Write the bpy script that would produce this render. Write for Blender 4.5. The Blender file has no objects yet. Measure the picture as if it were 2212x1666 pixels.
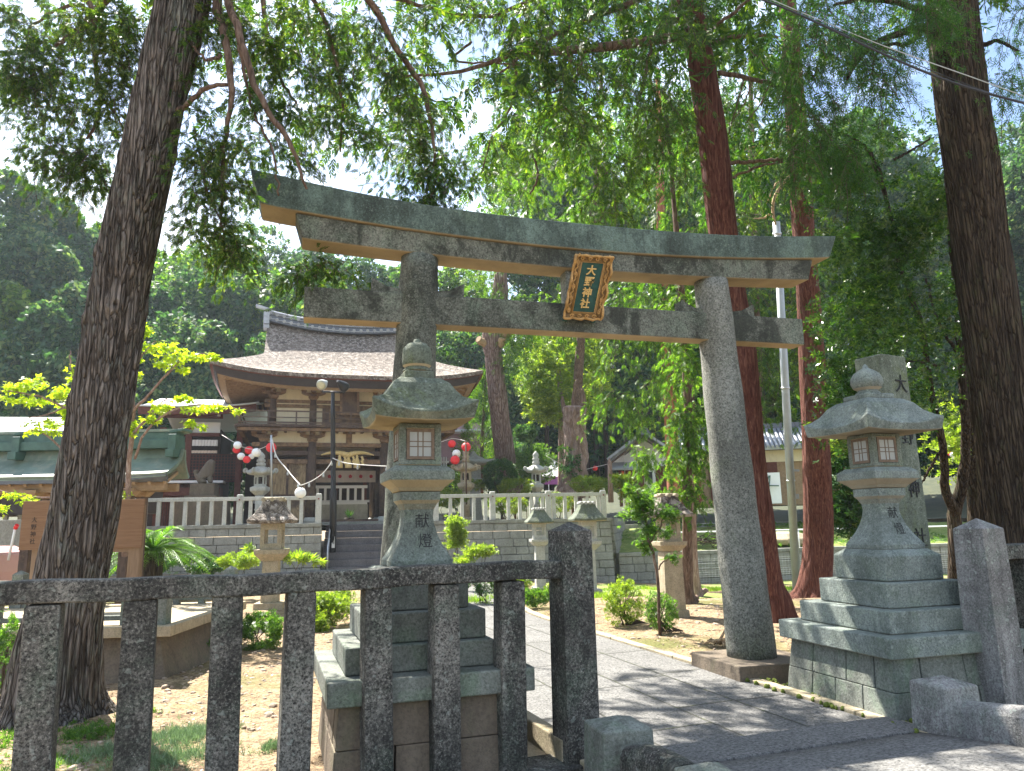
import bpy, math, random
import numpy as np
from math import sin, cos, radians, pi, sqrt, atan2, exp
from mathutils import Vector, Matrix, noise
random.seed(7)
RNG = np.random.default_rng(11)
scene = bpy.context.scene
COL = scene.collection

# ------------------------------------------------ camera
F = 1600.0; YAW = radians(20); PITCH = radians(10.67); ROLL = radians(-1.156)
C = np.array([0.0, 0.0, 1.5])
FWD = np.array([sin(YAW)*cos(PITCH), cos(YAW)*cos(PITCH), sin(PITCH)])
_r = np.array([cos(YAW), -sin(YAW), 0.0]); _u = np.cross(_r, FWD)
RT = _r*cos(ROLL) + _u*sin(ROLL); UP = _u*cos(ROLL) - _r*sin(ROLL)
cam_d = bpy.data.cameras.new('camera'); cam = bpy.data.objects.new('camera', cam_d)
COL.objects.link(cam); scene.camera = cam
cam_d.sensor_fit = 'HORIZONTAL'; cam_d.sensor_width = 36.0; cam_d.lens = 36.0*F/2212.0
cam_d.clip_start = 0.05; cam_d.clip_end = 3000
m = Matrix((( RT[0], UP[0], -FWD[0], C[0]), (RT[1], UP[1], -FWD[1], C[1]), (RT[2], UP[2], -FWD[2], C[2]), (0, 0, 0, 1)))
cam.matrix_world = m

# ------------------------------------------------ sky, sun, exposure
SUN_AZ = radians(-23.0)      # measured from +Y towards +X
SUN_EL = radians(55.0)
world = bpy.data.worlds.new('World'); scene.world = world; world.use_nodes = True
nt = world.node_tree; nt.nodes.clear()
wo = nt.nodes.new('ShaderNodeOutputWorld'); bg = nt.nodes.new('ShaderNodeBackground')
sky = nt.nodes.new('ShaderNodeTexSky'); sky.sky_type = 'NISHITA'; sky.sun_disc = False
sky.sun_elevation = SUN_EL; sky.sun_rotation = SUN_AZ
sky.air_density = 1.0; sky.dust_density = 0.8; sky.ozone_density = 1.0
tc = nt.nodes.new('ShaderNodeTexCoord'); mp = nt.nodes.new('ShaderNodeMapping'); mp.inputs['Scale'].default_value = (1, 1, 2.5)
nz = nt.nodes.new('ShaderNodeTexNoise'); nz.inputs['Scale'].default_value = 1.7; nz.inputs['Detail'].default_value = 8; nz.inputs['Roughness'].default_value = 0.6
cr = nt.nodes.new('ShaderNodeValToRGB'); cr.color_ramp.elements[0].position = 0.47; cr.color_ramp.elements[1].position = 0.68
mx = nt.nodes.new('ShaderNodeMix'); mx.data_type = 'RGBA'
mx.inputs['B'].default_value = (9.0, 9.6, 10.2, 1)     # bright thin cloud
nt.links.new(tc.outputs['Generated'], mp.inputs['Vector']); nt.links.new(mp.outputs['Vector'], nz.inputs['Vector'])
nt.links.new(nz.outputs['Fac'], cr.inputs['Fac']); nt.links.new(cr.outputs['Color'], mx.inputs['Factor'])
nt.links.new(sky.outputs['Color'], mx.inputs['A']); nt.links.new(mx.outputs['Result'], bg.inputs['Color'])
bg.inputs['Strength'].default_value = 0.078
nt.links.new(bg.outputs['Background'], wo.inputs['Surface'])
sl = bpy.data.lights.new('sun', 'SUN'); sl.energy = 5.0; sl.angle = radians(0.5); sl.color = (1.0, 0.95, 0.86)
sun = bpy.data.objects.new('sun', sl); COL.objects.link(sun)
sdir = Vector((sin(SUN_AZ)*cos(SUN_EL), cos(SUN_AZ)*cos(SUN_EL), sin(SUN_EL)))
sun.rotation_euler = sdir.to_track_quat('Z', 'Y').to_euler()
sun.location = (0, 0, 30)
vs = scene.view_settings
vs.view_transform = 'Standard'; vs.look = 'None'; vs.gamma = 1.0; vs.use_curve_mapping = False
vs.exposure = 2.08
scene.cycles.max_bounces = 8; scene.cycles.transparent_max_bounces = 8
scene.cycles.diffuse_bounces = 4; scene.cycles.transmission_bounces = 4

# ------------------------------------------------ sight helpers (photo pixel -> place, at a chosen distance or on a chosen plane)
def ray(x, y): return FWD*F + RT*(x-1106) - UP*(y-833)
def D(x, y, dep): return C + ray(x, y)*dep/F
def G(x, y, z=0.0):
    d = ray(x, y); return C + d*(z-C[2])/d[2]
def PL(x, y, p0, yaw=0.0):
    n = np.array([-sin(yaw), cos(yaw), 0.0]); d = ray(x, y)
    return C + d*np.dot(np.array(p0, float)-C, n)/np.dot(d, n)
def sstep(t): t = min(max(t, 0.0), 1.0); return t*t*(3-2*t)
def zg(X, Y): return sstep((Y-8)/14)*(0.22-0.0545*(min(max(X, -1), 15)+1))
def GG(x, y):
    d = ray(x, y); d = d/np.linalg.norm(d); t = 1.0
    while t < 90:
        p = C + d*t
        if p[2] <= zg(p[0], p[1]): break
        t += 0.02
    return p

# ------------------------------------------------ object helpers
ORG = {}
def empty(name, loc, label, cat, group=None):
    o = bpy.data.objects.new(name, None); COL.objects.link(o); o.location = tuple(float(a) for a in loc)
    o.empty_display_size = 0.2
    o['label'] = label; o['category'] = cat
    if group: o['group'] = group
    ORG[o.name] = np.array(loc, float)
    return o
def tag(o, label=None, cat=None, group=None, kind=None):
    if label: o['label'] = label
    if cat: o['category'] = cat
    if group: o['group'] = group
    if kind: o['kind'] = kind
    return o
def copy_tree(o, parent=None):
    c = o.copy(); COL.objects.link(c)
    if parent is not None: c.parent = parent
    for ch in list(o.children): copy_tree(ch, c)
    return c
def link_mesh(name, me, mat, parent=None, loc=None):
    o = bpy.data.objects.new(name, me); COL.objects.link(o)
    if mat is not None and len(me.materials) == 0: me.materials.append(mat)
    if parent is not None:
        o.parent = parent; ORG[o.name] = ORG[parent.name]
    else:
        l = np.zeros(3) if loc is None else np.array(loc, float)
        o.location = tuple(float(a) for a in l); ORG[o.name] = l
    return o

class MB:
    def __init__(s): s.v = []; s.f = []; s.s = []
    def add(s, vs, fs, smooth=False):
        b = len(s.v); s.v.extend([tuple(float(c) for c in p) for p in vs])
        for f in fs: s.f.append(tuple(b+i for i in f)); s.s.append(smooth)
        return s
    def box(s, c, size, yaw=0.0, top=1.0, R=None):
        hx, hy, hz = size[0]/2, size[1]/2, size[2]/2
        P = [(-hx, -hy, -hz), (hx, -hy, -hz), (hx, hy, -hz), (-hx, hy, -hz), (-hx*top, -hy*top, hz), (hx*top, -hy*top, hz), (hx*top, hy*top, hz), (-hx*top, hy*top, hz)]
        if R is None: R = Matrix.Rotation(yaw, 3, 'Z')
        c = Vector(c); P = [R @ Vector(p) + c for p in P]
        return s.add(P, [(0, 3, 2, 1), (4, 5, 6, 7), (0, 1, 5, 4), (1, 2, 6, 5), (2, 3, 7, 6), (3, 0, 4, 7)])
    def beam(s, a, b, w, h, up=(0, 0, 1)):
        a = Vector(a); b = Vector(b); d = (b-a); L = d.length; d.normalize()
        x = d.cross(Vector(up)); x.normalize(); z = x.cross(d)
        R = Matrix((( x[0], d[0], z[0]), (x[1], d[1], z[1]), (x[2], d[2], z[2])))
        return s.box((a+b)/2, (w, L, h), R=R)
    def loft(s, rings, cap=True, smooth=False, closed=False):
        n = len(rings[0]); b = len(s.v)
        for r in rings: s.v.extend([tuple(float(c) for c in p) for p in r])
        m_ = len(rings)
        for i in range(m_ if closed else m_-1):
            i2 = (i+1) % m_
            for j in range(n):
                k = (j+1) % n
                s.f.append((b+i*n+j, b+i*n+k, b+i2*n+k, b+i2*n+j)); s.s.append(smooth)
        if cap and not closed:
            s.f.append(tuple(b+j for j in reversed(range(n)))); s.s.append(False)
            s.f.append(tuple(b+(m_-1)*n+j for j in range(n))); s.s.append(False)
        return s
    def sq(s, c, levels, yaw=0.0, smooth=False):
        """stack of square rings: (half width, z) or (hx, hy, z)"""
        rings = []
        for L in levels:
            hx, hy, z = (L[0], L[0], L[1]) if len(L) == 2 else L
            rings.append([(c[0]+cos(yaw)*a*hx-sin(yaw)*b*hy, c[1]+sin(yaw)*a*hx+cos(yaw)*b*hy, z) for a, b in ((-1, -1), (1, -1), (1, 1), (-1, 1))])
        return s.loft(rings, smooth=smooth)
    def lathe(s, c, prof, seg=16, smooth=True, sides=None):
        rings = [[(c[0]+r*cos(2*pi*j/seg), c[1]+r*sin(2*pi*j/seg), z) for j in range(seg)] for r, z in prof]
        return s.loft(rings, smooth=smooth)
    def tube(s, pts, rad, seg=8, smooth=True, cap=True, fn=None):
        pts = [Vector(p) for p in pts]; n = len(pts)
        if not hasattr(rad, '__len__'): rad = [rad]*n
        t0 = (pts[1]-pts[0]).normalized(); x = t0.orthogonal().normalized(); rings = []
        for i in range(n):
            t = (pts[min(i+1, n-1)]-pts[max(i-1, 0)]).normalized()
            x = (x - t*x.dot(t)).normalized(); y = t.cross(x)
            ring = []
            for j in range(seg):
                a = 2*pi*j/seg; r = rad[i]
                if fn: r = fn(i, a, r)
                ring.append(pts[i] + (x*cos(a)+y*sin(a))*r)
            rings.append(ring)
        return s.loft(rings, smooth=smooth, cap=cap)
    def grid(s, P, smooth=True, flip=False):
        nr, nc = len(P), len(P[0]); b = len(s.v)
        for r in P: s.v.extend([tuple(float(c) for c in p) for p in r])
        for i in range(nr-1):
            for j in range(nc-1):
                q = (b+i*nc+j, b+i*nc+j+1, b+(i+1)*nc+j+1, b+(i+1)*nc+j)
                s.f.append(q[::-1] if flip else q); s.s.append(smooth)
        return s
    def build(s, name, mat, parent=None, loc=None, bevel=0.0, seg=2, thick=0.0):
        off = ORG[parent.name] if parent is not None else (np.zeros(3) if loc is None else np.array(loc, float))
        me = bpy.data.meshes.new(name)
        v = np.array(s.v, float)-off
        me.from_pydata([tuple(p) for p in v], [], s.f)
        me.polygons.foreach_set('use_smooth', s.s); me.update()
        o = link_mesh(name, me, mat, parent, loc)
        if thick:
            md = o.modifiers.new('thick', 'SOLIDIFY'); md.thickness = thick; md.offset = -1
        if bevel:
            md = o.modifiers.new('bevel', 'BEVEL'); md.width = bevel; md.segments = seg; md.limit_method = 'ANGLE'; md.angle_limit = radians(40)
            md.harden_normals = False
        return o

def text_part(name, s, size, org, xd, yd, mat, parent, depth=0.004, remap=None, bold=0.0):
    """real letters as a thin mesh: org = centre of the line, xd/yd = reading and up directions"""
    cu = bpy.data.curves.new('tx', 'FONT'); cu.body = s; cu.size = size; cu.align_x = 'CENTER'; cu.align_y = 'CENTER'
    cu.extrude = 0.5*depth; cu.resolution_u = 3; cu.offset = bold
    to = bpy.data.objects.new('tx', cu); COL.objects.link(to)
    bpy.context.view_layer.update()
    me = bpy.data.meshes.new_from_object(to.evaluated_get(bpy.context.evaluated_depsgraph_get()))
    bpy.data.objects.remove(to); bpy.data.curves.remove(cu)
    xd = Vector(xd).normalized(); yd = Vector(yd).normalized(); zd = xd.cross(yd); og = Vector([float(a) for a in org])
    mb = MB()
    vs = [og + xd*v.co.x + yd*v.co.y + zd*v.co.z for v in me.vertices]
    if remap: vs = [remap(v) for v in vs]
    mb.add(vs, [tuple(p.vertices) for p in me.polygons])
    bpy.data.meshes.remove(me)
    return mb.build(name, mat, parent)

# ------------------------------------------------ materials
def new_mat(name):
    m = bpy.data.materials.new(name); m.use_nodes = True
    n = m.node_tree; n.nodes.clear()
    o = n.nodes.new('ShaderNodeOutputMaterial'); b = n.nodes.new('ShaderNodeBsdfPrincipled')
    n.links.new(b.outputs[0], o.inputs['Surface'])
    return m, n, b, o
def N(n, t, **kw):
    x = n.nodes.new(t)
    for k, v in kw.items():
        if k in x.inputs: x.inputs[k].default_value = v
        else: setattr(x, k, v)
    return x
def ramp(n, src, stops):
    r = n.nodes.new('ShaderNodeValToRGB'); e = r.color_ramp.elements
    while len(e) > 1: e.remove(e[-1])
    e[0].position = stops[0][0]; e[0].color = (*stops[0][1], 1) if len(stops[0][1]) == 3 else stops[0][1]
    for p, c in stops[1:]:
        k = e.new(p); k.color = (*c, 1)
    n.links.new(src, r.inputs['Fac']); return r.outputs['Color']
def mixc(n, fac, a, b, mode='MIX'):
    x = n.nodes.new('ShaderNodeMix'); x.data_type = 'RGBA'; x.blend_type = mode
    for sock, val in (('Factor', fac), ('A', a), ('B', b)):
        if isinstance(val, (int, float)): x.inputs[sock].default_value = val
        elif isinstance(val, tuple): x.inputs[sock].default_value = (*val, 1)
        else: n.links.new(val, x.inputs[sock])
    return x.outputs['Result']
def noise_n(n, vec, scale, detail=4, rough=0.6, dist=0.0):
    x = N(n, 'ShaderNodeTexNoise'); x.inputs['Scale'].default_value = scale; x.inputs['Detail'].default_value = detail
    x.inputs['Roughness'].default_value = rough; x.inputs['Distortion'].default_value = dist
    n.links.new(vec, x.inputs['Vector']); return x.outputs['Fac']
def objvec(n, scale=(1, 1, 1), coord='Object'):
    t = n.nodes.new('ShaderNodeTexCoord'); mp = n.nodes.new('ShaderNodeMapping'); mp.inputs['Scale'].default_value = scale
    n.links.new(t.outputs[coord], mp.inputs['Vector']); return mp.outputs['Vector']
def bump(n, b, h, strength=0.4, dist=0.01):
    x = n.nodes.new('ShaderNodeBump'); x.inputs['Strength'].default_value = strength; x.inputs['Distance'].default_value = dist
    n.links.new(h, x.inputs['Height']); n.links.new(x.outputs['Normal'], b.inputs['Normal'])

def stone(name, light, dark, moss=(0.10, 0.13, 0.07), moss_amt=0.3, speck=0.5, patch=2.2, grain=70, rough=0.9, stain=0.5, lichen=0.25, bmp=0.5, spots=0.0, streak=3.0, under=None, blotch=0.0):
    m, n, b, o = new_mat(name); v = objvec(n)
    big = noise_n(n, v, patch, 6, 0.65, 0.4)
    base = ramp(n, big, [(0.3, light), (0.62, tuple(l*(1-stain)+d*stain for l, d in zip(light, dark)))])
    sv = objvec(n, (1, 1, 1.0/streak))
    st = noise_n(n, sv, patch*3.1, 5, 0.7, 0.3)
    base = mixc(n, ramp(n, st, [(0.46, (0, 0, 0)), (0.66, (stain, stain, stain))]), base, dark)
    mo = noise_n(n, v, patch*1.3, 5, 0.7, 0.8)
    base = mixc(n, ramp(n, mo, [(0.5, (0, 0, 0)), (0.68, (moss_amt, moss_amt, moss_amt))]), base, moss)
    sp = noise_n(n, v, grain, 3, 0.75); sp2 = noise_n(n, v, grain*0.45, 4, 0.8, 0.5)
    base = mixc(n, ramp(n, sp2, [(0.40, (speck*0.6,)*3), (0.5, (0, 0, 0))]), base, dark)
    base = mixc(n, ramp(n, sp2, [(0.55, (0, 0, 0)), (0.65, (speck*0.35,)*3)]), base, tuple(min(1, l*1.3) for l in light))
    base = mixc(n, ramp(n, sp, [(0.36, (speck, speck, speck)), (0.5, (0, 0, 0))]), base, tuple(d*0.5 for d in dark))
    base = mixc(n, ramp(n, sp, [(0.56, (0, 0, 0)), (0.7, (speck*0.7,)*3)]), base, tuple(min(1, l*1.5) for l in light))
    if lichen:
        vo = N(n, 'ShaderNodeTexVoronoi'); vo.inputs['Scale'].default_value = 17; vo.inputs['Randomness'].default_value = 1
        dv = n.nodes.new('ShaderNodeVectorMath'); dv.operation = 'ADD'
        nn = N(n, 'ShaderNodeTexNoise'); nn.inputs['Scale'].default_value = 30; n.links.new(v, nn.inputs['Vector'])
        sc = n.nodes.new('ShaderNodeVectorMath'); sc.operation = 'SCALE'; sc.inputs['Scale'].default_value = 0.06
        n.links.new(nn.outputs['Color'], sc.inputs[0]); n.links.new(v, dv.inputs[0]); n.links.new(sc.outputs[0], dv.inputs[1]); n.links.new(dv.outputs[0], vo.inputs['Vector'])
        f = ramp(n, vo.outputs['Distance'], [(0.16, (lichen,)*3), (0.24, (0, 0, 0))])
        base = mixc(n, f, base, (0.36, 0.40, 0.35))
    if blotch:
        bn = noise_n(n, objvec(n, (1, 1, 0.6)), 2.6, 7, 0.72, 0.6)
        base = mixc(n, ramp(n, bn, [(0.50, (0, 0, 0)), (0.58, (blotch,)*3)]), base, tuple(d*0.8 for d in dark))
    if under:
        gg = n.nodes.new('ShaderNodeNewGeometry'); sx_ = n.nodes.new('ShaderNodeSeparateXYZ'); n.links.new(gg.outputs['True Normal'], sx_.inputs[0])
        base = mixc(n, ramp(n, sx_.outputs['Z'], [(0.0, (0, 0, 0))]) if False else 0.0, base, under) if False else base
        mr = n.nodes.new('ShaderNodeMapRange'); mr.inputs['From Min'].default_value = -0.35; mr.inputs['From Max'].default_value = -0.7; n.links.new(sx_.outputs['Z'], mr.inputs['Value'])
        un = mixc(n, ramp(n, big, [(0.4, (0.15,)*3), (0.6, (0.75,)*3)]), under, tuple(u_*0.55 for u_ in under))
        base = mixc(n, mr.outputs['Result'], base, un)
    n.links.new(base, b.inputs['Base Color']); b.inputs['Roughness'].default_value = rough
    b.inputs['Specular IOR Level'].default_value = 0.3
    hb = n.nodes.new('ShaderNodeMath'); hb.operation = 'ADD'; n.links.new(sp, hb.inputs[0]); n.links.new(noise_n(n, v, 9, 4), hb.inputs[1])
    bump(n, b, hb.outputs[0], bmp, 0.012)
    return m
def wood(name, a, c, grain=(1, 1, 8), scale=6, rough=0.8, bmp=0.25, weather=None):
    m, n, b, o = new_mat(name); v = objvec(n, grain)
    g = noise_n(n, v, scale, 6, 0.65, 0.6)
    base = ramp(n, g, [(0.3, a), (0.7, c)])
    if weather:
        w = noise_n(n, objvec(n), 1.7, 5, 0.7)
        base = mixc(n, ramp(n, w, [(0.5, (0, 0, 0)), (0.62, (0.8,)*3)]), base, weather)
    n.links.new(base, b.inputs['Base Color']); b.inputs['Roughness'].default_value = rough
    b.inputs['Specular IOR Level'].default_value = 0.25
    bump(n, b, g, bmp, 0.01); return m
def plain(name, c, rough=0.7, var=0.12, scale=5, metal=0.0, bmp=0.0, spec=0.4, dirt=None):
    m, n, b, o = new_mat(name); v = objvec(n); g = noise_n(n, v, scale, 5, 0.65)
    base = ramp(n, g, [(0.3, tuple(x*(1-var) for x in c)), (0.7, tuple(min(1, x*(1+var)) for x in c))])
    if dirt:
        w = noise_n(n, objvec(n, (1, 1, .3)), scale*1.7, 6, 0.75)
        base = mixc(n, ramp(n, w, [(0.5, (0, 0, 0)), (0.7, (0.6,)*3)]), base, dirt)
    n.links.new(base, b.inputs['Base Color']); b.inputs['Roughness'].default_value = rough; b.inputs['Metallic'].default_value = metal
    b.inputs['Specular IOR Level'].default_value = spec
    if bmp: bump(n, b, g, bmp, 0.01)
    return m
def leafmat(name, a, c, e=None, trans=0.45, tcol=None, rough=0.45, spec=0.35, ns=0.9):
    """leaf colours vary leaf by leaf (random per island) and clump by clump"""
    m, n, b, o = new_mat(name)
    ge = n.nodes.new('ShaderNodeNewGeometry'); v = objvec(n)
    cl = noise_n(n, v, ns, 3, 0.6)
    ad = n.nodes.new('ShaderNodeMath'); ad.operation = 'MULTIPLY_ADD'; ad.inputs[1].default_value = 0.5
    n.links.new(ge.outputs['Random Per Island'], ad.inputs[0])
    mu = n.nodes.new('ShaderNodeMath'); mu.operation = 'MULTIPLY'; mu.inputs[1].default_value = 0.55; n.links.new(cl, mu.inputs[0])
    n.links.new(mu.outputs[0], ad.inputs[2])
    stops = [(0.2, a), (0.62, c)]
    if e: stops.append((0.85, e))
    base = ramp(n, ad.outputs[0], stops)
    n.links.new(base, b.inputs['Base Color']); b.inputs['Roughness'].default_value = rough; b.inputs['Specular IOR Level'].default_value = spec
    t = n.nodes.new('ShaderNodeBsdfTranslucent')
    tc_ = mixc(n, 1.0, base, tcol or (1.6, 1.8, 0.55), 'MULTIPLY'); n.links.new(tc_, t.inputs['Color'])
    ms = n.nodes.new('ShaderNodeMixShader'); ms.inputs[0].default_value = trans
    n.links.new(b.outputs[0], ms.inputs[1]); n.links.new(t.outputs[0], ms.inputs[2]); n.links.new(ms.outputs[0], o.inputs['Surface'])
    return m
def bark(name, a, c, hl, sx=9, bmp=0.8, lich=0.0, lcol=(0.2, 0.25, 0.2), deep=False, sy=0.9):
    m, n, b, o = new_mat(name); v = objvec(n, (sx, sx, sy)); g = noise_n(n, v, 3.0, 7, 0.7, 0.8 if not deep else 0.35)
    base = ramp(n, g, [(0.35, a), (0.52, c), (0.7, hl)])
    v2 = objvec(n, (1, 1, .5)); w = noise_n(n, v2, 2.2, 5, 0.7)
    base = mixc(n, ramp(n, w, [(0.48, (0, 0, 0)), (0.66, (0.5,)*3)]), base, tuple((x+y)/2*0.8 for x, y in zip(a, c)))
    if lich:
        w2 = noise_n(n, objvec(n, (1, 1, .4)), 5, 6, 0.8)
        base = mixc(n, ramp(n, w2, [(0.52, (0, 0, 0)), (0.64, (lich,)*3)]), base, lcol)
    if deep:
        vv_ = objvec(n, (1, 1, 0.03)); nd = N(n, 'ShaderNodeTexNoise'); nd.inputs['Scale'].default_value = 6; n.links.new(vv_, nd.inputs['Vector'])
        s1 = n.nodes.new('ShaderNodeVectorMath'); s1.operation = 'SCALE'; s1.inputs['Scale'].default_value = 0.05; n.links.new(nd.outputs['Color'], s1.inputs[0])
        s2 = n.nodes.new('ShaderNodeVectorMath'); s2.operation = 'ADD'; n.links.new(s1.outputs[0], s2.inputs[0]); n.links.new(vv_, s2.inputs[1])
        vo = N(n, 'ShaderNodeTexVoronoi'); vo.feature = 'DISTANCE_TO_EDGE'; vo.inputs['Scale'].default_value = deep; n.links.new(s2.outputs[0], vo.inputs['Vector'])
        g2 = vo.outputs['Distance']
        base = mixc(n, ramp(n, g2, [(0.015, (0.85,)*3), (0.085, (0, 0, 0))]), base, a)
        mr2 = n.nodes.new('ShaderNodeMapRange'); mr2.inputs['From Max'].default_value = 0.25; n.links.new(g2, mr2.inputs['Value']); g2 = mr2.outputs['Result']
        mm = n.nodes.new('ShaderNodeMath'); mm.operation = 'MULTIPLY_ADD'; mm.inputs[1].default_value = 1.5; n.links.new(g2, mm.inputs[0]); n.links.new(g, mm.inputs[2]); g = mm.outputs[0]
    n.links.new(base, b.inputs['Base Color']); b.inputs['Roughness'].default_value = 0.92; b.inputs['Specular IOR Level'].default_value = 0.15
    bump(n, b, g, bmp, 0.03); return m

M = {}
M['granite_dark'] = stone('granite_dark', (0.25, 0.235, 0.205), (0.026, 0.025, 0.022), moss=(0.10, 0.14, 0.10), moss_amt=0.5, speck=0.95, grain=72, stain=0.85, lichen=0.3, streak=5.0, blotch=0.45)
M['granite_light'] = stone('granite_light', (0.33, 0.32, 0.305), (0.05, 0.047, 0.043), moss=(0.15, 0.2, 0.15), moss_amt=0.5, speck=0.5, grain=80, stain=0.7, lichen=0.5, streak=7.0)
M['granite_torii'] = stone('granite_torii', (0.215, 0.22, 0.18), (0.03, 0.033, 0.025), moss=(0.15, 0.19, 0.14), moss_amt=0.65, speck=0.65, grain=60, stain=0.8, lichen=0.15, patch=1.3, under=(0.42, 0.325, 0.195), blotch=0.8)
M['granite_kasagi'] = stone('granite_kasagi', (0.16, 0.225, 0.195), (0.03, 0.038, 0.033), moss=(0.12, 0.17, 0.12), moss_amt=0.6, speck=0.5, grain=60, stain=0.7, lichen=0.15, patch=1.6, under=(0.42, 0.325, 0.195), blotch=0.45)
M['granite_pillar'] = stone('granite_pillar', (0.27, 0.27, 0.235), (0.06, 0.062, 0.05), moss=(0.14, 0.17, 0.10), moss_amt=0.5, speck=0.75, grain=55, stain=0.6, lichen=0.1, patch=1.1, blotch=0.3, streak=8.0)
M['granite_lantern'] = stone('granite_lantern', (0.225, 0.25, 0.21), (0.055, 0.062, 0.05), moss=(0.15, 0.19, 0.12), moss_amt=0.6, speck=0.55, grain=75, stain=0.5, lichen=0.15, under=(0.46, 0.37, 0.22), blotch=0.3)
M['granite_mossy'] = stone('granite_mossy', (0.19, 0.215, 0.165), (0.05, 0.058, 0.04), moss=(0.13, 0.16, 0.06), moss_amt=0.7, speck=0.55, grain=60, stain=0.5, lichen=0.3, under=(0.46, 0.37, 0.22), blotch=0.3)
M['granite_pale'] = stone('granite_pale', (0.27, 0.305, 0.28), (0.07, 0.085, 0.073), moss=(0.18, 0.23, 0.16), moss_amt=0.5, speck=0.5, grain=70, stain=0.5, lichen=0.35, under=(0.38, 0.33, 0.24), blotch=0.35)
M['granite_base'] = stone('granite_base', (0.22, 0.235, 0.205), (0.06, 0.063, 0.052), moss=(0.13, 0.2, 0.12), moss_amt=0.5, speck=0.45, grain=60, stain=0.5, lichen=0.15)
M['granite_brown'] = stone('granite_brown', (0.19, 0.15, 0.11), (0.08, 0.065, 0.05), moss=(0.14, 0.15, 0.08), moss_amt=0.3, speck=0.3, grain=40, stain=0.5, lichen=0.0)
M['granite_white'] = stone('granite_white', (0.52, 0.52, 0.48), (0.2, 0.2, 0.17), moss=(0.3, 0.31, 0.22), moss_amt=0.3, speck=0.3, grain=60, stain=0.4, lichen=0.0, patch=3)
M['granite_tan'] = stone('granite_tan', (0.44, 0.37, 0.26), (0.17, 0.14, 0.09), moss=(0.2, 0.2, 0.1), moss_amt=0.4, speck=0.35, grain=60, stain=0.4, lichen=0.0, patch=4)
M['granite_blocks'] = stone('granite_blocks', (0.30, 0.30, 0.265), (0.13, 0.125, 0.105), moss=(0.16, 0.17, 0.12), moss_amt=0.3, speck=0.3, grain=22, stain=0.5, lichen=0.0, patch=1.2, bmp=1.0)
M['paving'] = stone('paving', (0.185, 0.18, 0.172), (0.07, 0.068, 0.064), moss=(0.16, 0.16, 0.14), moss_amt=0.2, speck=0.9, grain=45, stain=0.4, lichen=0.0, patch=0.9, bmp=0.6)
M['step_stone'] = stone('step_stone', (0.16, 0.15, 0.155), (0.06, 0.056, 0.06), moss=(0.1, 0.1, 0.09), moss_amt=0.2, speck=0.4, grain=40, stain=0.5, lichen=0.0, patch=1.2, bmp=0.6)
M['paper'] = plain('paper', (0.33, 0.34, 0.32), 0.9, 0.05)
M['frame_wood'] = wood('frame_wood', (0.12, 0.085, 0.06), (0.2, 0.15, 0.11), (1, 1, 1), 30)
M['ink'] = plain('ink', (0.02, 0.02, 0.02), 0.8, 0.1)
M['gold'] = plain('gold', (0.42, 0.245, 0.085), 0.5, 0.35, 18, 0.25, 0.6)
M['gold_dark'] = plain('gold_dark', (0.17, 0.10, 0.035), 0.7, 0.5, 26, 0.0, 0.8)
M['gold_text'] = plain('gold_text', (0.62, 0.42, 0.16), 0.5, 0.15, 20, 0.2)
M['panel_green'] = plain('panel_green', (0.012, 0.062, 0.052), 0.55, 0.35, 14)
M['bark_left'] = bark('bark_left', (0.03, 0.024, 0.020), (0.175, 0.15, 0.132), (0.33, 0.295, 0.27), 9, 1.0, 0.5, (0.22, 0.25, 0.215), deep=30, sy=0.45)
M['bark_red'] = bark('bark_red', (0.040, 0.015, 0.011), (0.125, 0.050, 0.038), (0.24, 0.125, 0.09), 14, 1.0, sy=0.5)
M['bark_pale2'] = bark('bark_pale2', (0.09, 0.055, 0.045), (0.27, 0.19, 0.165), (0.42, 0.36, 0.33), 8, 0.9, deep=9)
M['bark_brown'] = bark('bark_brown', (0.04, 0.028, 0.02), (0.15, 0.10, 0.075), (0.26, 0.2, 0.16), 9, 0.9)
M['bark_pale'] = bark('bark_pale', (0.13, 0.085, 0.07), (0.28, 0.2, 0.17), (0.42, 0.36, 0.33), 8, 0.9)
M['bark_dark'] = bark('bark_dark', (0.016, 0.011, 0.008), (0.075, 0.056, 0.039), (0.145, 0.113, 0.08), 10, 0.9, 0.4, (0.08, 0.09, 0.04), deep=26, sy=0.45)
M['bark_red_sunlit'] = bark('bark_red_sunlit', (0.24, 0.08, 0.05), (0.40, 0.16, 0.105), (0.52, 0.27, 0.2), 8, 0.5)  # red bark with the sunlight on it put into the colour
M['twig'] = plain('twig', (0.075, 0.05, 0.035), 0.9, 0.4, 20)
M['deadwood'] = plain('deadwood', (0.34, 0.24, 0.14), 0.9, 0.3, 20)
M['leaf_hinoki'] = leafmat('leaf_hinoki', (0.016, 0.042, 0.010), (0.055, 0.11, 0.02), (0.20, 0.26, 0.035), 0.55)
M['leaf_hinoki_silhouette'] = leafmat('leaf_hinoki_silhouette', (0.014, 0.036, 0.010), (0.042, 0.088, 0.018), (0.19, 0.23, 0.04), 0.5)  # hinoki leaf darkened: silhouette shade of the left crown put into the colour
M['leaf_hinoki_light'] = leafmat('leaf_hinoki_light', (0.03, 0.075, 0.015), (0.085, 0.17, 0.03), (0.24, 0.32, 0.06), 0.55)
M['leaf_sugi'] = leafmat('leaf_sugi', (0.015, 0.05, 0.012), (0.04, 0.11, 0.02), (0.10, 0.19, 0.03), 0.5)
M['leaf_broad'] = leafmat('leaf_broad', (0.014, 0.045, 0.012), (0.045, 0.105, 0.022), (0.15, 0.23, 0.04), 0.42, rough=0.25, spec=0.7)
M['leaf_far'] = leafmat('leaf_far', (0.018, 0.055, 0.032), (0.06, 0.135, 0.066), (0.22, 0.27, 0.12), 0.42, rough=0.6, spec=0.25, ns=0.28)
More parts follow.
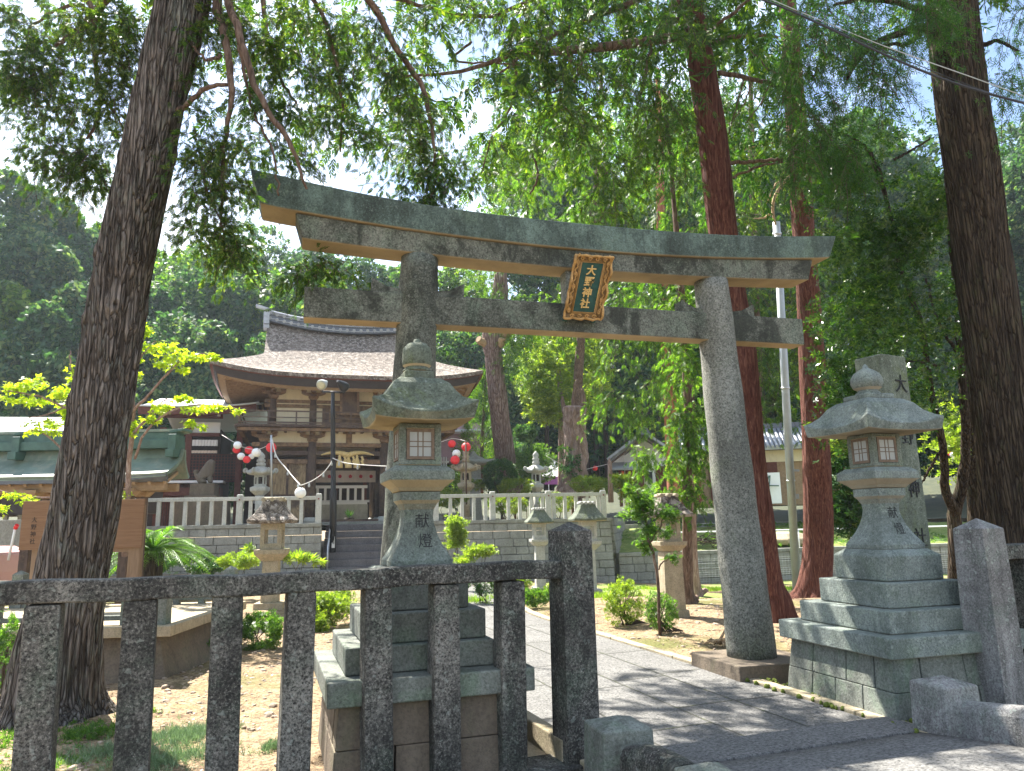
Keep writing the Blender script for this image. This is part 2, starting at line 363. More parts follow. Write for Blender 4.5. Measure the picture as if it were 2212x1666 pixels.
M['leaf_cherry'] = leafmat('leaf_cherry', (0.18, 0.28, 0.02), (0.33, 0.44, 0.035), (0.50, 0.58, 0.07), 0.62, tcol=(1.5, 1.5, 0.5))
M['leaf_maple'] = leafmat('leaf_maple', (0.035, 0.085, 0.02), (0.085, 0.17, 0.035), (0.19, 0.27, 0.06), 0.5)
M['leaf_lime'] = leafmat('leaf_lime', (0.08, 0.14, 0.025), (0.19, 0.26, 0.04), (0.40, 0.42, 0.09), 0.5)
M['leaf_dark'] = leafmat('leaf_dark', (0.015, 0.05, 0.015), (0.035, 0.10, 0.025), (0.12, 0.16, 0.04), 0.3)
M['leaf_azalea'] = leafmat('leaf_azalea', (0.06, 0.12, 0.015), (0.14, 0.2, 0.02), (0.36, 0.3, 0.06), 0.4)
M['leaf_cycad'] = leafmat('leaf_cycad', (0.05, 0.13, 0.02), (0.12, 0.24, 0.03), (0.26, 0.38, 0.06), 0.45)
M['leaf_red'] = leafmat('leaf_red', (0.25, 0.06, 0.02), (0.4, 0.12, 0.04), None, 0.5, tcol=(1, 1, 1))
M['grass'] = leafmat('grass', (0.09, 0.14, 0.07), (0.20, 0.28, 0.15), (0.42, 0.48, 0.3), 0.25, tcol=(1.0, 1.2, 0.8))
M['grass_lawn'] = leafmat('grass_lawn', (0.08, 0.16, 0.02), (0.18, 0.28, 0.03), (0.36, 0.42, 0.08), 0.4)
M['copper'] = plain('copper', (0.15, 0.20, 0.165), 0.5, 0.3, 2.5, 0.0, 0.1, 0.5, dirt=(0.36, 0.33, 0.25))
M['copper_dark'] = plain('copper_dark', (0.06, 0.12, 0.10), 0.55, 0.3, 4, 0.0, 0.1)
M['roof_white'] = plain('roof_white', (0.62, 0.64, 0.66), 0.35, 0.06, 2, 0.0, 0.0, 0.6)
M['tile'] = plain('tile', (0.30, 0.32, 0.35), 0.4, 0.25, 6, 0.0, 0.2, 0.6)
M['tile_dark'] = plain('tile_dark', (0.10, 0.11, 0.13), 0.45, 0.25, 6)
M['plaster'] = plain('plaster', (0.68, 0.60, 0.44), 0.9, 0.06, 2.5, dirt=(0.5, 0.43, 0.31))
M['plaster_white'] = plain('plaster_white', (0.72, 0.72, 0.72), 0.9, 0.05, 2)
M['wood_old'] = wood('wood_old', (0.10, 0.062, 0.038), (0.33, 0.21, 0.125), (1, 1, 1), 7, weather=(0.09, 0.06, 0.045))
M['wood_oldd'] = wood('wood_oldd', (0.05, 0.036, 0.03), (0.13, 0.085, 0.065), (3, 3, 0.6), 7, weather=(0.17, 0.115, 0.07))
M['wood_light'] = wood('wood_light', (0.23, 0.155, 0.092), (0.35, 0.25, 0.155), (1, 1, 1), 8)
M['wood_sign'] = wood('wood_sign', (0.145, 0.078, 0.042), (0.21, 0.12, 0.068), (0.7, 0.7, 9), 5, bmp=0.1)
M['wood_post'] = wood('wood_post', (0.15, 0.095, 0.06), (0.25, 0.165, 0.105), (9, 9, 0.8), 4)
M['wood_red'] = wood('wood_red', (0.085, 0.03, 0.022), (0.15, 0.055, 0.04), (1, 1, 1), 6)
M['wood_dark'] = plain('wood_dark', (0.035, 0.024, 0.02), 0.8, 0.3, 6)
M['fascia'] = plain('fascia', (0.13, 0.045, 0.03), 0.7, 0.2, 4)
M['black'] = plain('black', (0.018, 0.018, 0.02), 0.4, 0.2, 5, 0.2)
M['metal'] = plain('metal', (0.42, 0.43, 0.44), 0.35, 0.1, 6, 0.7)
M['pole_grey'] = plain('pole_grey', (0.34, 0.37, 0.39), 0.5, 0.12, 3, 0.2, dirt=(0.3, 0.3, 0.28))
M['white'] = plain('white', (0.78, 0.79, 0.8), 0.6, 0.03)
M['red_paper'] = plain('red_paper', (0.75, 0.035, 0.04), 0.6, 0.1)
M['white_paper'] = plain('white_paper', (0.85, 0.85, 0.82), 0.6, 0.03)
M['rope'] = plain('rope', (0.62, 0.46, 0.2), 0.9, 0.25, 40, bmp=0.5)
M['wire'] = plain('wire', (0.6, 0.57, 0.52), 0.7, 0.1)
M['cable'] = plain('cable', (0.03, 0.03, 0.035), 0.6, 0.1)
M['cable_grey'] = plain('cable_grey', (0.4, 0.42, 0.42), 0.6, 0.1)
M['purple'] = plain('purple', (0.28, 0.10, 0.34), 0.8, 0.15)
M['cloth'] = plain('cloth', (0.66, 0.52, 0.42), 0.9, 0.08)
M['cloth_white'] = plain('cloth_white', (0.72, 0.68, 0.66), 0.9, 0.06)
M['crest'] = plain('crest', (0.5, 0.02, 0.03), 0.8, 0.1)
M['glass_dark'] = plain('glass_dark', (0.03, 0.035, 0.04), 0.15, 0.2)
M['glass_lamp'] = plain('glass_lamp', (0.45, 0.43, 0.3), 0.2, 0.1)
M['maroon'] = plain('maroon', (0.17, 0.03, 0.025), 0.6, 0.1)
M['car_paint'] = plain('car_paint', (0.62, 0.36, 0.33), 0.25, 0.03)
M['tyre'] = plain('tyre', (0.02, 0.02, 0.02), 0.8, 0.1)
M['moss'] = plain('moss', (0.11, 0.14, 0.02), 0.95, 0.45, 30, bmp=0.8)
# thatch
m, n, b, o = new_mat('thatch'); v = objvec(n)
g = noise_n(n, v, 7, 4, 0.75, 0.6); g2 = noise_n(n, v, 0.8, 4, 0.6); g3 = noise_n(n, v, 15, 3, 0.7)
base = ramp(n, g, [(0.40, (0.045, 0.034, 0.026)), (0.5, (0.135, 0.105, 0.08)), (0.6, (0.33, 0.285, 0.245))])
base = mixc(n, ramp(n, g2, [(0.42, (0, 0, 0)), (0.65, (0.5,)*3)]), base, (0.17, 0.13, 0.10))
base = mixc(n, ramp(n, g3, [(0.62, (0, 0, 0)), (0.70, (0.8,)*3)]), base, (0.6, 0.56, 0.52))
n.links.new(base, b.inputs['Base Color']); b.inputs['Roughness'].default_value = 0.85
bump(n, b, g, 1.0, 0.06); M['thatch'] = m
# earth
m, n, b, o = new_mat('earth'); v = objvec(n)
a1 = noise_n(n, v, 0.35, 6, 0.65, 0.5); a2 = noise_n(n, v, 3.5, 6, 0.75); a3 = noise_n(n, v, 28, 4, 0.8)
base = ramp(n, a2, [(0.3, (0.11, 0.075, 0.045)), (0.47, (0.30, 0.215, 0.13)), (0.72, (0.44, 0.335, 0.21))])
base = mixc(n, ramp(n, a3, [(0.4, (0.75,)*3), (0.52, (0, 0, 0))]), base, (0.10, 0.07, 0.05))
base = mixc(n, ramp(n, a3, [(0.6, (0, 0, 0)), (0.68, (0.8,)*3)]), base, (0.52, 0.42, 0.3))
base = mixc(n, ramp(n, a1, [(0.52, (0, 0, 0)), (0.62, (0.75,)*3)]), base, (0.10, 0.12, 0.03))
n.links.new(base, b.inputs['Base Color']); b.inputs['Roughness'].default_value = 0.95; b.inputs['Specular IOR Level'].default_value = 0.15
hb = n.nodes.new('ShaderNodeMath'); hb.operation = 'ADD'; n.links.new(a2, hb.inputs[0]); n.links.new(a3, hb.inputs[1]); bump(n, b, hb.outputs[0], 0.9, 0.03); M['earth'] = m
m, n, b, o = new_mat('turf'); v = objvec(n); a2 = noise_n(n, v, 2.5, 6, 0.75); a3 = noise_n(n, v, 30, 4, 0.8)
base = ramp(n, a2, [(0.3, (0.10, 0.15, 0.03)), (0.5, (0.2, 0.26, 0.05)), (0.7, (0.36, 0.36, 0.12))])
base = mixc(n, ramp(n, a3, [(0.4, (0.6,)*3), (0.52, (0, 0, 0))]), base, (0.05, 0.08, 0.02))
n.links.new(base, b.inputs['Base Color']); b.inputs['Roughness'].default_value = 0.95; bump(n, b, a3, 0.9, 0.03); M['turf'] = m
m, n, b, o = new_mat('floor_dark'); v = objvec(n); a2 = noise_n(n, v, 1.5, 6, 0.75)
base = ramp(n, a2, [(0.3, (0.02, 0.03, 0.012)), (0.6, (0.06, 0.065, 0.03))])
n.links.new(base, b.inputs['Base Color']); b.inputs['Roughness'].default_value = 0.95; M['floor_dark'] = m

# ------------------------------------------------ foliage
def q4(a, b, w, z0=0.0, z1=0.0):
    """diamond leaf from a to b (2D), width w"""
    a = np.array(a, float); b = np.array(b, float); d = b-a; L = np.linalg.norm(d); p = np.array([-d[1], d[0]])/L*w/2; mm = a+d*0.45
    return [(a[0], a[1], z0), (mm[0]+p[0], mm[1]+p[1], (z0+z1)/2), (b[0], b[1], z1), (mm[0]-p[0], mm[1]-p[1], (z0+z1)/2)]
def t_spray():
    T = [q4((0, 0), (0, 1), 0.07, 0, -0.1)]
    for i, (y, L) in enumerate(((0.08, 0.30), (0.24, 0.36), (0.4, 0.36), (0.56, 0.32), (0.72, 0.27), (0.88, 0.2))):
        for s in (-1, 1):
            T.append(q4((0, y), (s*L*0.72, y+L*0.8), 0.125, 0, -0.08+0.05*s*((i % 2)*2-1)))
    T.append(q4((0, 0.95), (0, 1.3), 0.1, 0, -0.1)); return np.array(T)
def t_sugi():
    T = []
    for i in range(9):
        a = 2.4*i; y = i*0.11
        T.append(q4((0, y), (0.32*cos(a), y+0.42), 0.085, 0, 0.32*sin(a)))
    return np.array(T)
def t_rosette():
    T = []
    for i in range(6):
        a = i*pi/3+0.2; L = 0.9+0.15*((i*7) % 3-1); c = (cos(a)*L, sin(a)*L)
        T.append(q4((0.06*cos(a), 0.06*sin(a)), c, 0.36, 0, 0.25-0.3*(i % 2)))
    return np.array(T)
def t_pair():
    return np.array([q4((0, 0), (0.25, 0.95), 0.5, 0, -0.15), q4((0, -0.1), (-0.75, 0.35), 0.45, 0, 0.1), q4((0, 0), (0.8, 0.2), 0.42, 0, -0.12)])
def t_clump():
    r = np.random.default_rng(3); T = []
    for i in range(5):
        a = r.uniform(0, 2*pi); b = r.uniform(-0.6, 0.6); o = r.uniform(-0.45, 0.45, 3)
        q = np.array(q4((0, -0.35), (0, 0.45), 0.42, 0, 0.08)); R = np.array(Matrix.Rotation(a, 3, 'Z') @ Matrix.Rotation(b, 3, 'X'))
        T.append(q @ R.T + o)
    return np.array(T)
def t_star():
    T = []
    for a in (-1.25, -0.65, 0.0, 0.65, 1.25):
        L = 1.0-0.25*abs(a); T.append(q4((0, 0), (sin(a)*L, cos(a)*L), 0.2, 0, -0.1*abs(a)))
    return np.array(T)
def t_blade():
    return np.array([q4((0, 0), (0.1, 1.0), 0.09, 0, 0.2), q4((0.05, 0), (-0.25, 0.8), 0.08, 0, -0.1), q4((0, 0.03), (0.35, 0.7), 0.08, 0, 0.05)])
TPL = dict(spray=t_spray(), sugi=t_sugi(), rosette=t_rosette(), pair=t_pair(), clump=t_clump(), star=t_star(), blade=t_blade())

def unit(a): return a/np.maximum(np.linalg.norm(a, axis=1, keepdims=True), 1e-9)
class Fol:
    def __init__(s, kind): s.T = TPL[kind]; s.p = []; s.a = []; s.n = []; s.s = []
    def add(s, p, a, nrm, sc):
        s.p.append(p); s.a.append(a); s.n.append(nrm); s.s.append(np.broadcast_to(sc, (len(p),)).astype(float)); return s
    def build(s, name, mat, parent=None, loc=None):
        off = ORG[parent.name] if parent is not None else (np.zeros(3) if loc is None else np.array(loc, float))
        P = np.concatenate(s.p)-off; A = unit(np.concatenate(s.a)); Nn = np.concatenate(s.n); S = np.concatenate(s.s)
        X = unit(np.cross(A, Nn)); Z = np.cross(X, A); T = s.T; k = T.shape[0]; n = len(P)
        V = (T[None, :, :, 0, None]*X[:, None, None, :] + T[None, :, :, 1, None]*A[:, None, None, :] + T[None, :, :, 2, None]*Z[:, None, None, :])
        V = (P[:, None, None, :] + V*S[:, None, None, None]).reshape(-1, 3)
        me = bpy.data.meshes.new(name); nq = n*k
        me.vertices.add(nq*4); me.vertices.foreach_set('co', V.astype(np.float32).ravel())
        me.loops.add(nq*4); me.loops.foreach_set('vertex_index', np.arange(nq*4, dtype=np.int32))
        me.polygons.add(nq); me.polygons.foreach_set('loop_start', np.arange(0, nq*4, 4, dtype=np.int32))
        try: me.polygons.foreach_set('loop_total', np.full(nq, 4, dtype=np.int32))
        except Exception: pass
        me.update(calc_edges=True); me.validate()
        return link_mesh(name, me, mat, parent, loc)
def rnd(n, r=None): return (r or RNG).normal(size=(n, 3))

def droop(fol, twigs, S, L=0.6, k=4, size=0.16, down=0.8, flat=0.25, per=2, tw=0.004, outward=None, rg=None):
    """twigs that reach out from the points S and hang, carrying sprays"""
    rg = rg or RNG; n = len(S)
    d = rg.normal(size=(n, 3)); d[:, 2] *= flat; d = unit(d)
    if outward is not None: d = unit(d+outward)
    LL = L*rg.uniform(0.6, 1.3, (n, 1)); prev = S; path = [S]
    for i in range(1, k+1):
        t = i/k; p = S + d*LL*t*0.75 + np.array([0, 0, -1.0])*LL*down*t*t + rg.normal(size=(n, 3))*0.015
        tan = unit(p-prev)
        for j in range(per):
            side = rg.normal(size=(n, 3)); a = unit(tan*0.9 + side*0.45 + np.array([0, 0, -0.25*down]))
            fol.add(p, a, rnd(n, rg)*0.7+np.array([0, 0, 0.8]), size*rg.uniform(0.65, 1.25, n))
        path.append(p); prev = p
    if twigs is not None:
        PP = np.array(path)
        for i in range(n):
            if i % 2 == 0: twigs.tube([PP[q][i] for q in range(k+1)], [tw*1.6]+[tw]*k, seg=3, smooth=True, cap=False)
def noisy(P, f, thr):
    keep = [noise.noise(Vector(p)*f) > thr for p in P]; return P[np.array(keep, bool)]
def ball(c, r, n, rg=None, shell=0.5):
    rg = rg or RNG; d = unit(rg.normal(size=(n, 3))); q = rg.uniform(shell**3, 1, (n, 1))**(1/3)
    return np.array(c)+d*q*np.array(r)
def patch(x0, y0, x1, y1, d0, d1, n, thr=0.0, f=0.014, seed=0, fn=None):
    """places filling a part of the sky seen between depths d0 and d1, with noise gaps"""
    rg = np.random.default_rng(seed+100); out = []
    while len(out) < n:
        x = rg.uniform(x0, x1); y = rg.uniform(y0, y1); t = thr(x, y) if callable(thr) else thr
        if noise.noise(Vector((x*f, y*f*1.15, seed*7.3)))+0.35*noise.noise(Vector((x*f*3, y*f*3, seed*3.1))) < t: 
            if t > 1.2: pass
            continue
        out.append(D(x, y, rg.uniform(d0, d1)))
    return np.array(out)
def ells(L, dens=1.0, rg=None, sub=5):
    """clusters (x, y, rx, ry, depth, n) seen in the photo -> points grouped in sub-clumps"""
    rg = rg or RNG; out = []
    for x, y, rx, ry, d, n in L:
        c = D(x, y, d); k = d/F; n = int(n*dens)
        subs = c + unit(rg.normal(size=(sub, 3)))*rg.uniform(0.1, 0.8, (sub, 1))*np.array([rx*k, rx*k, ry*k])
        for s_ in subs:
            m_ = max(2, n//sub); out.append(s_+rg.normal(size=(m_, 3))*np.array([rx*k, rx*k, ry*k])*0.33)
    return np.concatenate(out)

def trackpts(T, n):
    """T: (x, y, width_px, depth) -> smooth points and radii"""
    P = [D(x, y, d) for x, y, w, d in T]; R = [w*d/F/2 for x, y, w, d in T]
    P = np.array(P); R = np.array(R); t = np.linspace(0, len(P)-1, n); i = np.clip(t.astype(int), 0, len(P)-2); fr = (t-i)[:, None]
    def cm(A):
        A = A.reshape(len(A), -1); p0 = A[np.maximum(i-1, 0)]; p1 = A[i]; p2 = A[i+1]; p3 = A[np.minimum(i+2, len(A)-1)]
        return 0.5*((2*p1)+(-p0+p2)*fr+(2*p0-5*p1+4*p2-p3)*fr**2+(-p0+3*p1-3*p2+p3)*fr**3)
    return cm(P), cm(R)[:, 0]
def bark_tube(mb, P, R, seg, ridge=0.06, freq=9, zf=0.8, flare=0.0, seed=0, lobes=5, knots=(), furrow=0):
    n = len(P); z = np.concatenate([[0], np.cumsum(np.linalg.norm(np.diff(P, axis=0), axis=1))])
    def fn(i, a, r):
        v = Vector((cos(a)*freq*0.25+seed, sin(a)*freq*0.25, z[i]*zf))
        h = noise.noise(v*2.0)+0.6*noise.noise(v*4.3)+0.25*noise.noise(v*9)
        if furrow: h -= 1.6*max(0, 1-abs(noise.noise(Vector((cos(a)*furrow+seed, sin(a)*furrow, z[i]*0.9))))*7)
        rr = r*(1+ridge*h+0.06*noise.noise(Vector((cos(a), sin(a), z[i]*0.7+seed))))
        if flare: rr *= 1+flare*exp(-z[i]/0.22)*(0.55+0.45*cos(lobes*a+seed)+0.3*noise.noise(Vector((cos(a)*2, sin(a)*2, seed))))
        for kz, ka, ks, kr in knots:
            da = (a-ka+pi) % (2*pi)-pi; q = (da*r/ks)**2+((z[i]-kz)/ks)**2
            if q < 6: rr += kr*(exp(-q)-1.3*exp(-q*7))
        return rr
    mb.tube([Vector(p) for p in P], list(R), seg=seg, fn=fn)
def limb(mb, T, seg=7, n=14):
    P, R = trackpts(T, n); P = P+RNG.normal(size=P.shape)*0.008
    mb.tube([Vector(p) for p in P], list(np.maximum(R, 0.004)), seg=seg)
def tree_root(name, base, label, cat='tree', group=None): return empty(name, base, label, cat, group)

# ------------------------------------------------ big leaning hinoki on the left
b0 = D(110, 1545, 6.26); b0[2] = 0.0
tr = tree_root('cypress_tree', b0, 'large furrowed grey-brown cypress trunk leaning right behind the left end of the stone fence')
T = [(108, 1575, 200, 6.2), (112, 1500, 182, 6.25), (125, 1410, 172, 6.28), (142, 1310, 150, 6.3), (181, 1110, 134, 6.35), (217, 888, 122, 6.4), (245, 720, 116, 6.45), (272, 555, 112, 6.5), (326, 300, 106, 6.6), (365, 130, 106, 6.7), (397, 0, 104, 6.8), (450, -260, 98, 7.0), (500, -560, 85, 7.4), (540, -900, 60, 7.9)]
P, R = trackpts(T, 330)
mb = MB()
kn = [(4.05, 2.3, 0.06, 0.035), (3.45, 2.6, 0.05, 0.03), (4.6, 2.0, 0.05, 0.03), (2.75, 2.8, 0.06, 0.03), (5.05, 1.7, 0.06, 0.03), (3.6, 1.9, 0.07, 0.03), (4.9, 2.9, 0.05, 0.03)]
bark_tube(mb, P, R, 190, 0.05, 14, 0.5, 0.55, 3, 5, [(a, b_ + q, c, d_) for a, b_, c, d_ in kn for q in (0, 2.1, 4.2)], 3.2)
mb.build('trunk', M['bark_left'], tr)
lb = MB()
for Tl in ([(470, -120, 26, 7.0), (470, 0, 20, 6.8), (483, 73, 17, 6.6), (500, 147, 15, 6.5), (500, 187, 14, 6.4), (497, 233, 11, 6.4), (487, 300, 9, 6.4), (480, 367, 7, 6.4), (475, 500, 4, 6.4)],
           [(480, -120, 24, 7.0), (493, 0, 18, 6.7), (513, 67, 17, 6.5), (540, 160, 15, 6.4), (573, 233, 13, 6.3), (617, 293, 12, 6.3), (643, 350, 8, 6.3), (657, 407, 6, 6.3)],
           [(385, 238, 16, 6.5), (400, 230, 12, 6.45), (450, 190, 10, 6.4), (497, 182, 8, 6.4)],
           [(330, -150, 26, 6.8), (230, 0, 20, 7.0), (207, 30, 18, 7.0), (160, 73, 12, 7.1), (120, 100, 8, 7.1)],
           [(207, 30, 14, 7.0), (197, 83, 10, 7.0), (213, 187, 9, 7.0), (217, 217, 8, 7.0), (207, 267, 7, 7.0), (190, 300, 5, 7.0)],
           [(217, 213, 6, 7.0), (250, 247, 5, 7.0), (267, 283, 4, 7.0)],
           [(160, -60, 16, 7.4), (195, 20, 12, 7.3), (150, 10, 8, 7.3), (60, 60, 5, 7.3)],
           [(560, -160, 26, 7.4), (700, -60, 20, 7.6), (800, 0, 16, 7.8), (847, 93, 14, 7.9), (904, 173, 12, 8.0), (934, 267, 9, 8.0), (940, 360, 6, 8.0)],
           [(600, -100, 16, 7.6), (690, 20, 10, 7.6), (728, 150, 8, 7.7), (740, 240, 6, 7.7), (735, 330, 4, 7.7)],
           [(560, -100, 14, 7.2), (575, 60, 9, 7.2), (600, 150, 7, 7.2), (640, 230, 5, 7.2)],
           [(513, 100, 8, 6.5), (545, 230, 6, 6.5), (590, 330, 5, 6.5), (600, 420, 4, 6.5)],
           [(487, 300, 6, 6.4), (440, 380, 5, 6.4), (470, 470, 4, 6.4), (500, 560, 3, 6.4)],
           [(475, 120, 8, 6.5), (445, 130, 6, 6.4), (420, 100, 4, 6.4)]): limb(lb, Tl, 8, 20)
cl = [(20, 25, 40, 26, 7.2, 22), (105, 95, 70, 45, 7.2, 44), (40, 150, 55, 45, 7.2, 36), (95, 165, 70, 50, 7.1, 50), (200, 60, 60, 45, 7.0, 34), (265, 90, 42, 60, 6.9, 36), (240, 170, 45, 50, 6.9, 30), (80, 235, 75, 35, 7.1, 30), (190, 235, 50, 50, 7.0, 30),
      (135, 325, 65, 32, 7.0, 32), (195, 345, 50, 38, 7.0, 36), (95, 350, 32, 26, 7.0, 12), (185, 395, 28, 34, 7.0, 14), (265, 280, 25, 45, 6.8, 12), (255, 20, 50, 30, 6.9, 20), (150, 20, 40, 22, 7.2, 12),
      (440, 60, 30, 50, 6.7, 18), (560, 60, 55, 50, 6.9, 30), (600, 110, 45, 50, 7.0, 24), (560, 215, 45, 40, 6.6, 20), (630, 235, 38, 45, 6.8, 18), (425, 260, 30, 50, 6.4, 16), (440, 340, 45, 40, 6.4, 26), (505, 300, 45, 40, 6.4, 20),
      (565, 300, 40, 35, 6.4, 14), (660, 350, 30, 34, 6.5, 14), (480, 390, 55, 38, 6.4, 30), (545, 400, 38, 30, 6.4, 14), (440, 430, 42, 26, 6.4, 14), (480, 490, 58, 30, 6.4, 30), (500, 535, 42, 32, 6.4, 22), (415, 480, 30, 16, 6.4, 8),
      (690, 575, 60, 28, 7.2, 20), (650, 600, 34, 20, 7.2, 10), (740, 590, 40, 22, 7.4, 12), (600, 330, 40, 40, 6.5, 12), (410, 160, 20, 60, 6.7, 12),
      (720, 60, 45, 55, 7.7, 26), (735, 170, 40, 50, 7.7, 24), (745, 260, 38, 42, 7.7, 22), (800, 60, 45, 50, 8.0, 24), (850, 150, 48, 45, 8.0, 28), (900, 230, 50, 48, 8.0, 30), (900, 310, 45, 45, 8.1, 28), (930, 380, 45, 45, 8.1, 34), (920, 430, 40, 28, 8.1, 24), (870, 390, 26, 40, 8.1, 12), (800, 290, 40, 26, 7.8, 12), (980, 400, 30, 36, 8.1, 12),
      (660, 130, 40, 50, 7.2, 18), (690, 240, 34, 40, 7.4, 14), (480, 20, 50, 30, 6.9, 20), (640, 20, 60, 30, 7.3, 24)]
cl = [(x, y, rx, ry, (7.9 if (x > 535 and y > 265 and d < 7) else d), n) for x, y, rx, ry, d, n in cl]
S = ells(cl, 2.0, None, 9)
fo = Fol('spray'); tw = MB()
droop(fo, tw, S, 0.30, 4, 0.072, 0.75, 0.4, 2, 0.003)
# the rest of the crown, above the picture
rg = np.random.default_rng(5)
Pc = np.concatenate([ball((0.2, 8.2, 9.0), (4.2, 3.4, 2.6), 420, rg, 0.2), ball((-1.5, 7.8, 12.5), (2.8, 2.8, 3.4), 260, rg, 0.2)])
droop(fo, None, noisy(Pc, 0.6, 0.0), 1.0, 4, 0.3, 0.7, 0.4, 2)
fo.build('crown', M['leaf_hinoki_silhouette'], tr); lb.build('branch', M['bark_brown'], tr); tw.build('twig', M['twig'], tr)

# ------------------------------------------------ red-barked trunks
def red_tree(name, T, label, nring=170, seg=96, knots=(), flare=0.6, matl='bark_red', ridge=0.03, seed=1):
    P, R = trackpts(T, nring); base = P[0].copy()
    t = tree_root(name, base, label); mb = MB(); bark_tube(mb, P, R, seg, ridge, 12, 0.35, flare, seed, 4, knots, 2.4); mb.build('trunk', M[matl], t); return t
r1 = red_tree('red_cypress_tree', [(1686, 1350, 62, 11.2), (1678, 1300, 58, 11.2), (1664, 1250, 48, 11.2), (1647, 1110, 46, 11.2), (1630, 1000, 47, 11.3), (1606, 750, 52, 11.4), (1580, 620, 56, 11.5), (1564, 522, 60, 11.5), (1543, 333, 62, 11.6), (1520, 170, 58, 11.7), (1501, 60, 54, 11.8), (1488, 0, 52, 11.8), (1440, -400, 44, 12.6), (1400, -800, 30, 13.6)], 'tall smooth red-brown trunk leaning left directly behind the right gate pillar')
r2 = red_tree('red_cypress_tree', [(1757, 1300, 78, 15.9), (1760, 1270, 66, 15.9), (1767, 1200, 62, 15.9), (1767, 1110, 60, 15.9), (1760, 900, 56, 15.9), (1749, 700, 50, 16), (1737, 520, 45, 16), (1728, 380, 46, 16), (1712, 150, 40, 16.2), (1700, 0, 36, 16.5), (1680, -300, 30, 17)], 'straight red-brown trunk between the grey pole and the right stone lantern', seed=5)
r3 = red_tree('slender_cypress_tree', [(1494, 1303, 34, 14.8), (1487, 1290, 28, 14.8), (1484, 1250, 25, 14.8), (1485, 1094, 20, 14.8), (1487, 900, 18, 15), (1478, 750, 16, 15), (1470, 600, 14, 15), (1455, 430, 10, 15.3), (1440, 250, 7, 15.6)], 'thin dark brown trunk hung with drooping green sprays left of the right gate pillar', 90, 28, (), 0.4, 'bark_brown', 0.08, 9)
r4 = red_tree('pale_cypress_tree', [(1512, 1286, 30, 17.5), (1503, 1270, 22, 17.5), (1498, 1200, 18, 17.5), (1496, 1094, 15, 17.5), (1492, 950, 13, 17.5), (1486, 800, 11, 17.7)], 'thin pale tan trunk close behind the dark slender trunk', 70, 24, (), 0.5, 'bark_pale', 0.08, 12)
r5 = red_tree('sunlit_red_tree', [(1458, 1110, 30, 24), (1456, 1060, 29, 24), (1452, 960, 29, 24), (1447, 868, 28, 24), (1440, 750, 25, 24.5), (1428, 500, 20, 25), (1424, 300, 15, 26), (1420, 150, 9, 27)], 'red trunk in front of the white gabled shop, sunlight put into its salmon-orange colour', 70, 28, (), 0.1, 'bark_red_sunlit', 0.03, 15)

lb = MB()
for Tl in ([(1500, 60, 34, 11.8), (1474, 77, 22, 11.6), (1347, 96, 20, 11.2), (1230, 110, 18, 10.9), (1200, 112, 17, 10.8), (1120, 113, 14, 10.5), (1057, 138, 10, 10.2), (950, 160, 7, 9.9), (850, 168, 4, 9.6)],
           [(1490, -60, 26, 12), (1370, 3, 15, 11.6), (1257, 47, 13, 11.3), (1170, 90, 9, 11.2), (1080, 160, 5, 11)],
           [(1230, 112, 10, 10.9), (1230, 140, 9, 10.9), (1195, 175, 7, 10.8), (1150, 200, 4, 10.7)],
           [(1260, 105, 9, 11), (1250, 150, 8, 11), (1235, 180, 7, 11), (1185, 205, 4, 11)],
           [(1500, 30, 16, 11.8), (1430, 60, 10, 11.7), (1400, 120, 8, 11.6), (1390, 190, 6, 11.5), (1375, 230, 4, 11.5)],
           [(1100, 116, 8, 10.5), (1115, 160, 6, 10.5), (1100, 240, 5, 10.5), (1060, 300, 4, 10.5), (1040, 380, 3, 10.5)],
           [(1480, -100, 20, 12), (1200, -20, 12, 11.6), (1080, 30, 9, 11.2), (1020, 34, 9, 11.1), (950, 23, 9, 11), (870, 0, 8, 10.9), (800, -20, 7, 10.8)],
           [(1020, 90, 6, 11), (980, 130, 5, 11), (1060, 135, 4, 11), (1130, 142, 3, 11)],
           [(1150, 330, 4, 11), (1162, 380, 5, 11), (1145, 420, 4, 11)],
           [(1552, 157, 11, 11.6), (1600, 165, 10, 11.5), (1662, 180, 9, 11.3), (1702, 200, 8, 11.2)],
           [(1575, 353, 9, 11.5), (1640, 348, 8, 11.4), (1692, 345, 7, 11.3)], [(1580, 385, 6, 11.5), (1640, 360, 5, 11.4), (1690, 350, 4, 11.3)],
           [(1538, 93, 10, 11.7), (1580, 80, 9, 11.7), (1625, 77, 8, 11.7), (1682, 80, 6, 11.7)],
           [(1540, 60, 8, 11.7), (1600, 15, 7, 11.7), (1640, -20, 6, 11.7)],
           [(1622, 110, 3, 11.5), (1660, 150, 4, 11.4), (1690, 165, 5, 11.3)], [(1662, 180, 4, 11.3), (1640, 230, 3, 11.3), (1610, 265, 2, 11.3)],
           [(1610, 165, 4, 11.5), (1590, 230, 3, 11.5), (1575, 290, 2, 11.5)], [(1625, 170, 3, 11.5), (1612, 215, 3, 11.5), (1585, 260, 2, 11.5)]): limb(lb, Tl, 8, 18)
lb.build('branch', M['bark_brown'], r1)
lb = MB()
for Tl in ([(1705, 383, 9, 15.8), (1685, 405, 8, 15.6), (1675, 425, 7, 15.5), (1669, 450, 6, 15.5), (1675, 485, 4, 15.5)], [(1669, 460, 5, 15.5), (1650, 470, 4, 15.5), (1628, 472, 2, 15.5)],
           [(1650, 310, 4, 15.5), (1610, 322, 4, 15.5), (1575, 322, 3, 15.5)], [(1690, 388, 4, 15.6), (1675, 400, 4, 15.6), (1655, 440, 2, 15.6)]): limb(lb, Tl, 6, 10)
lb.build('dead_branch', M['deadwood'], r2)

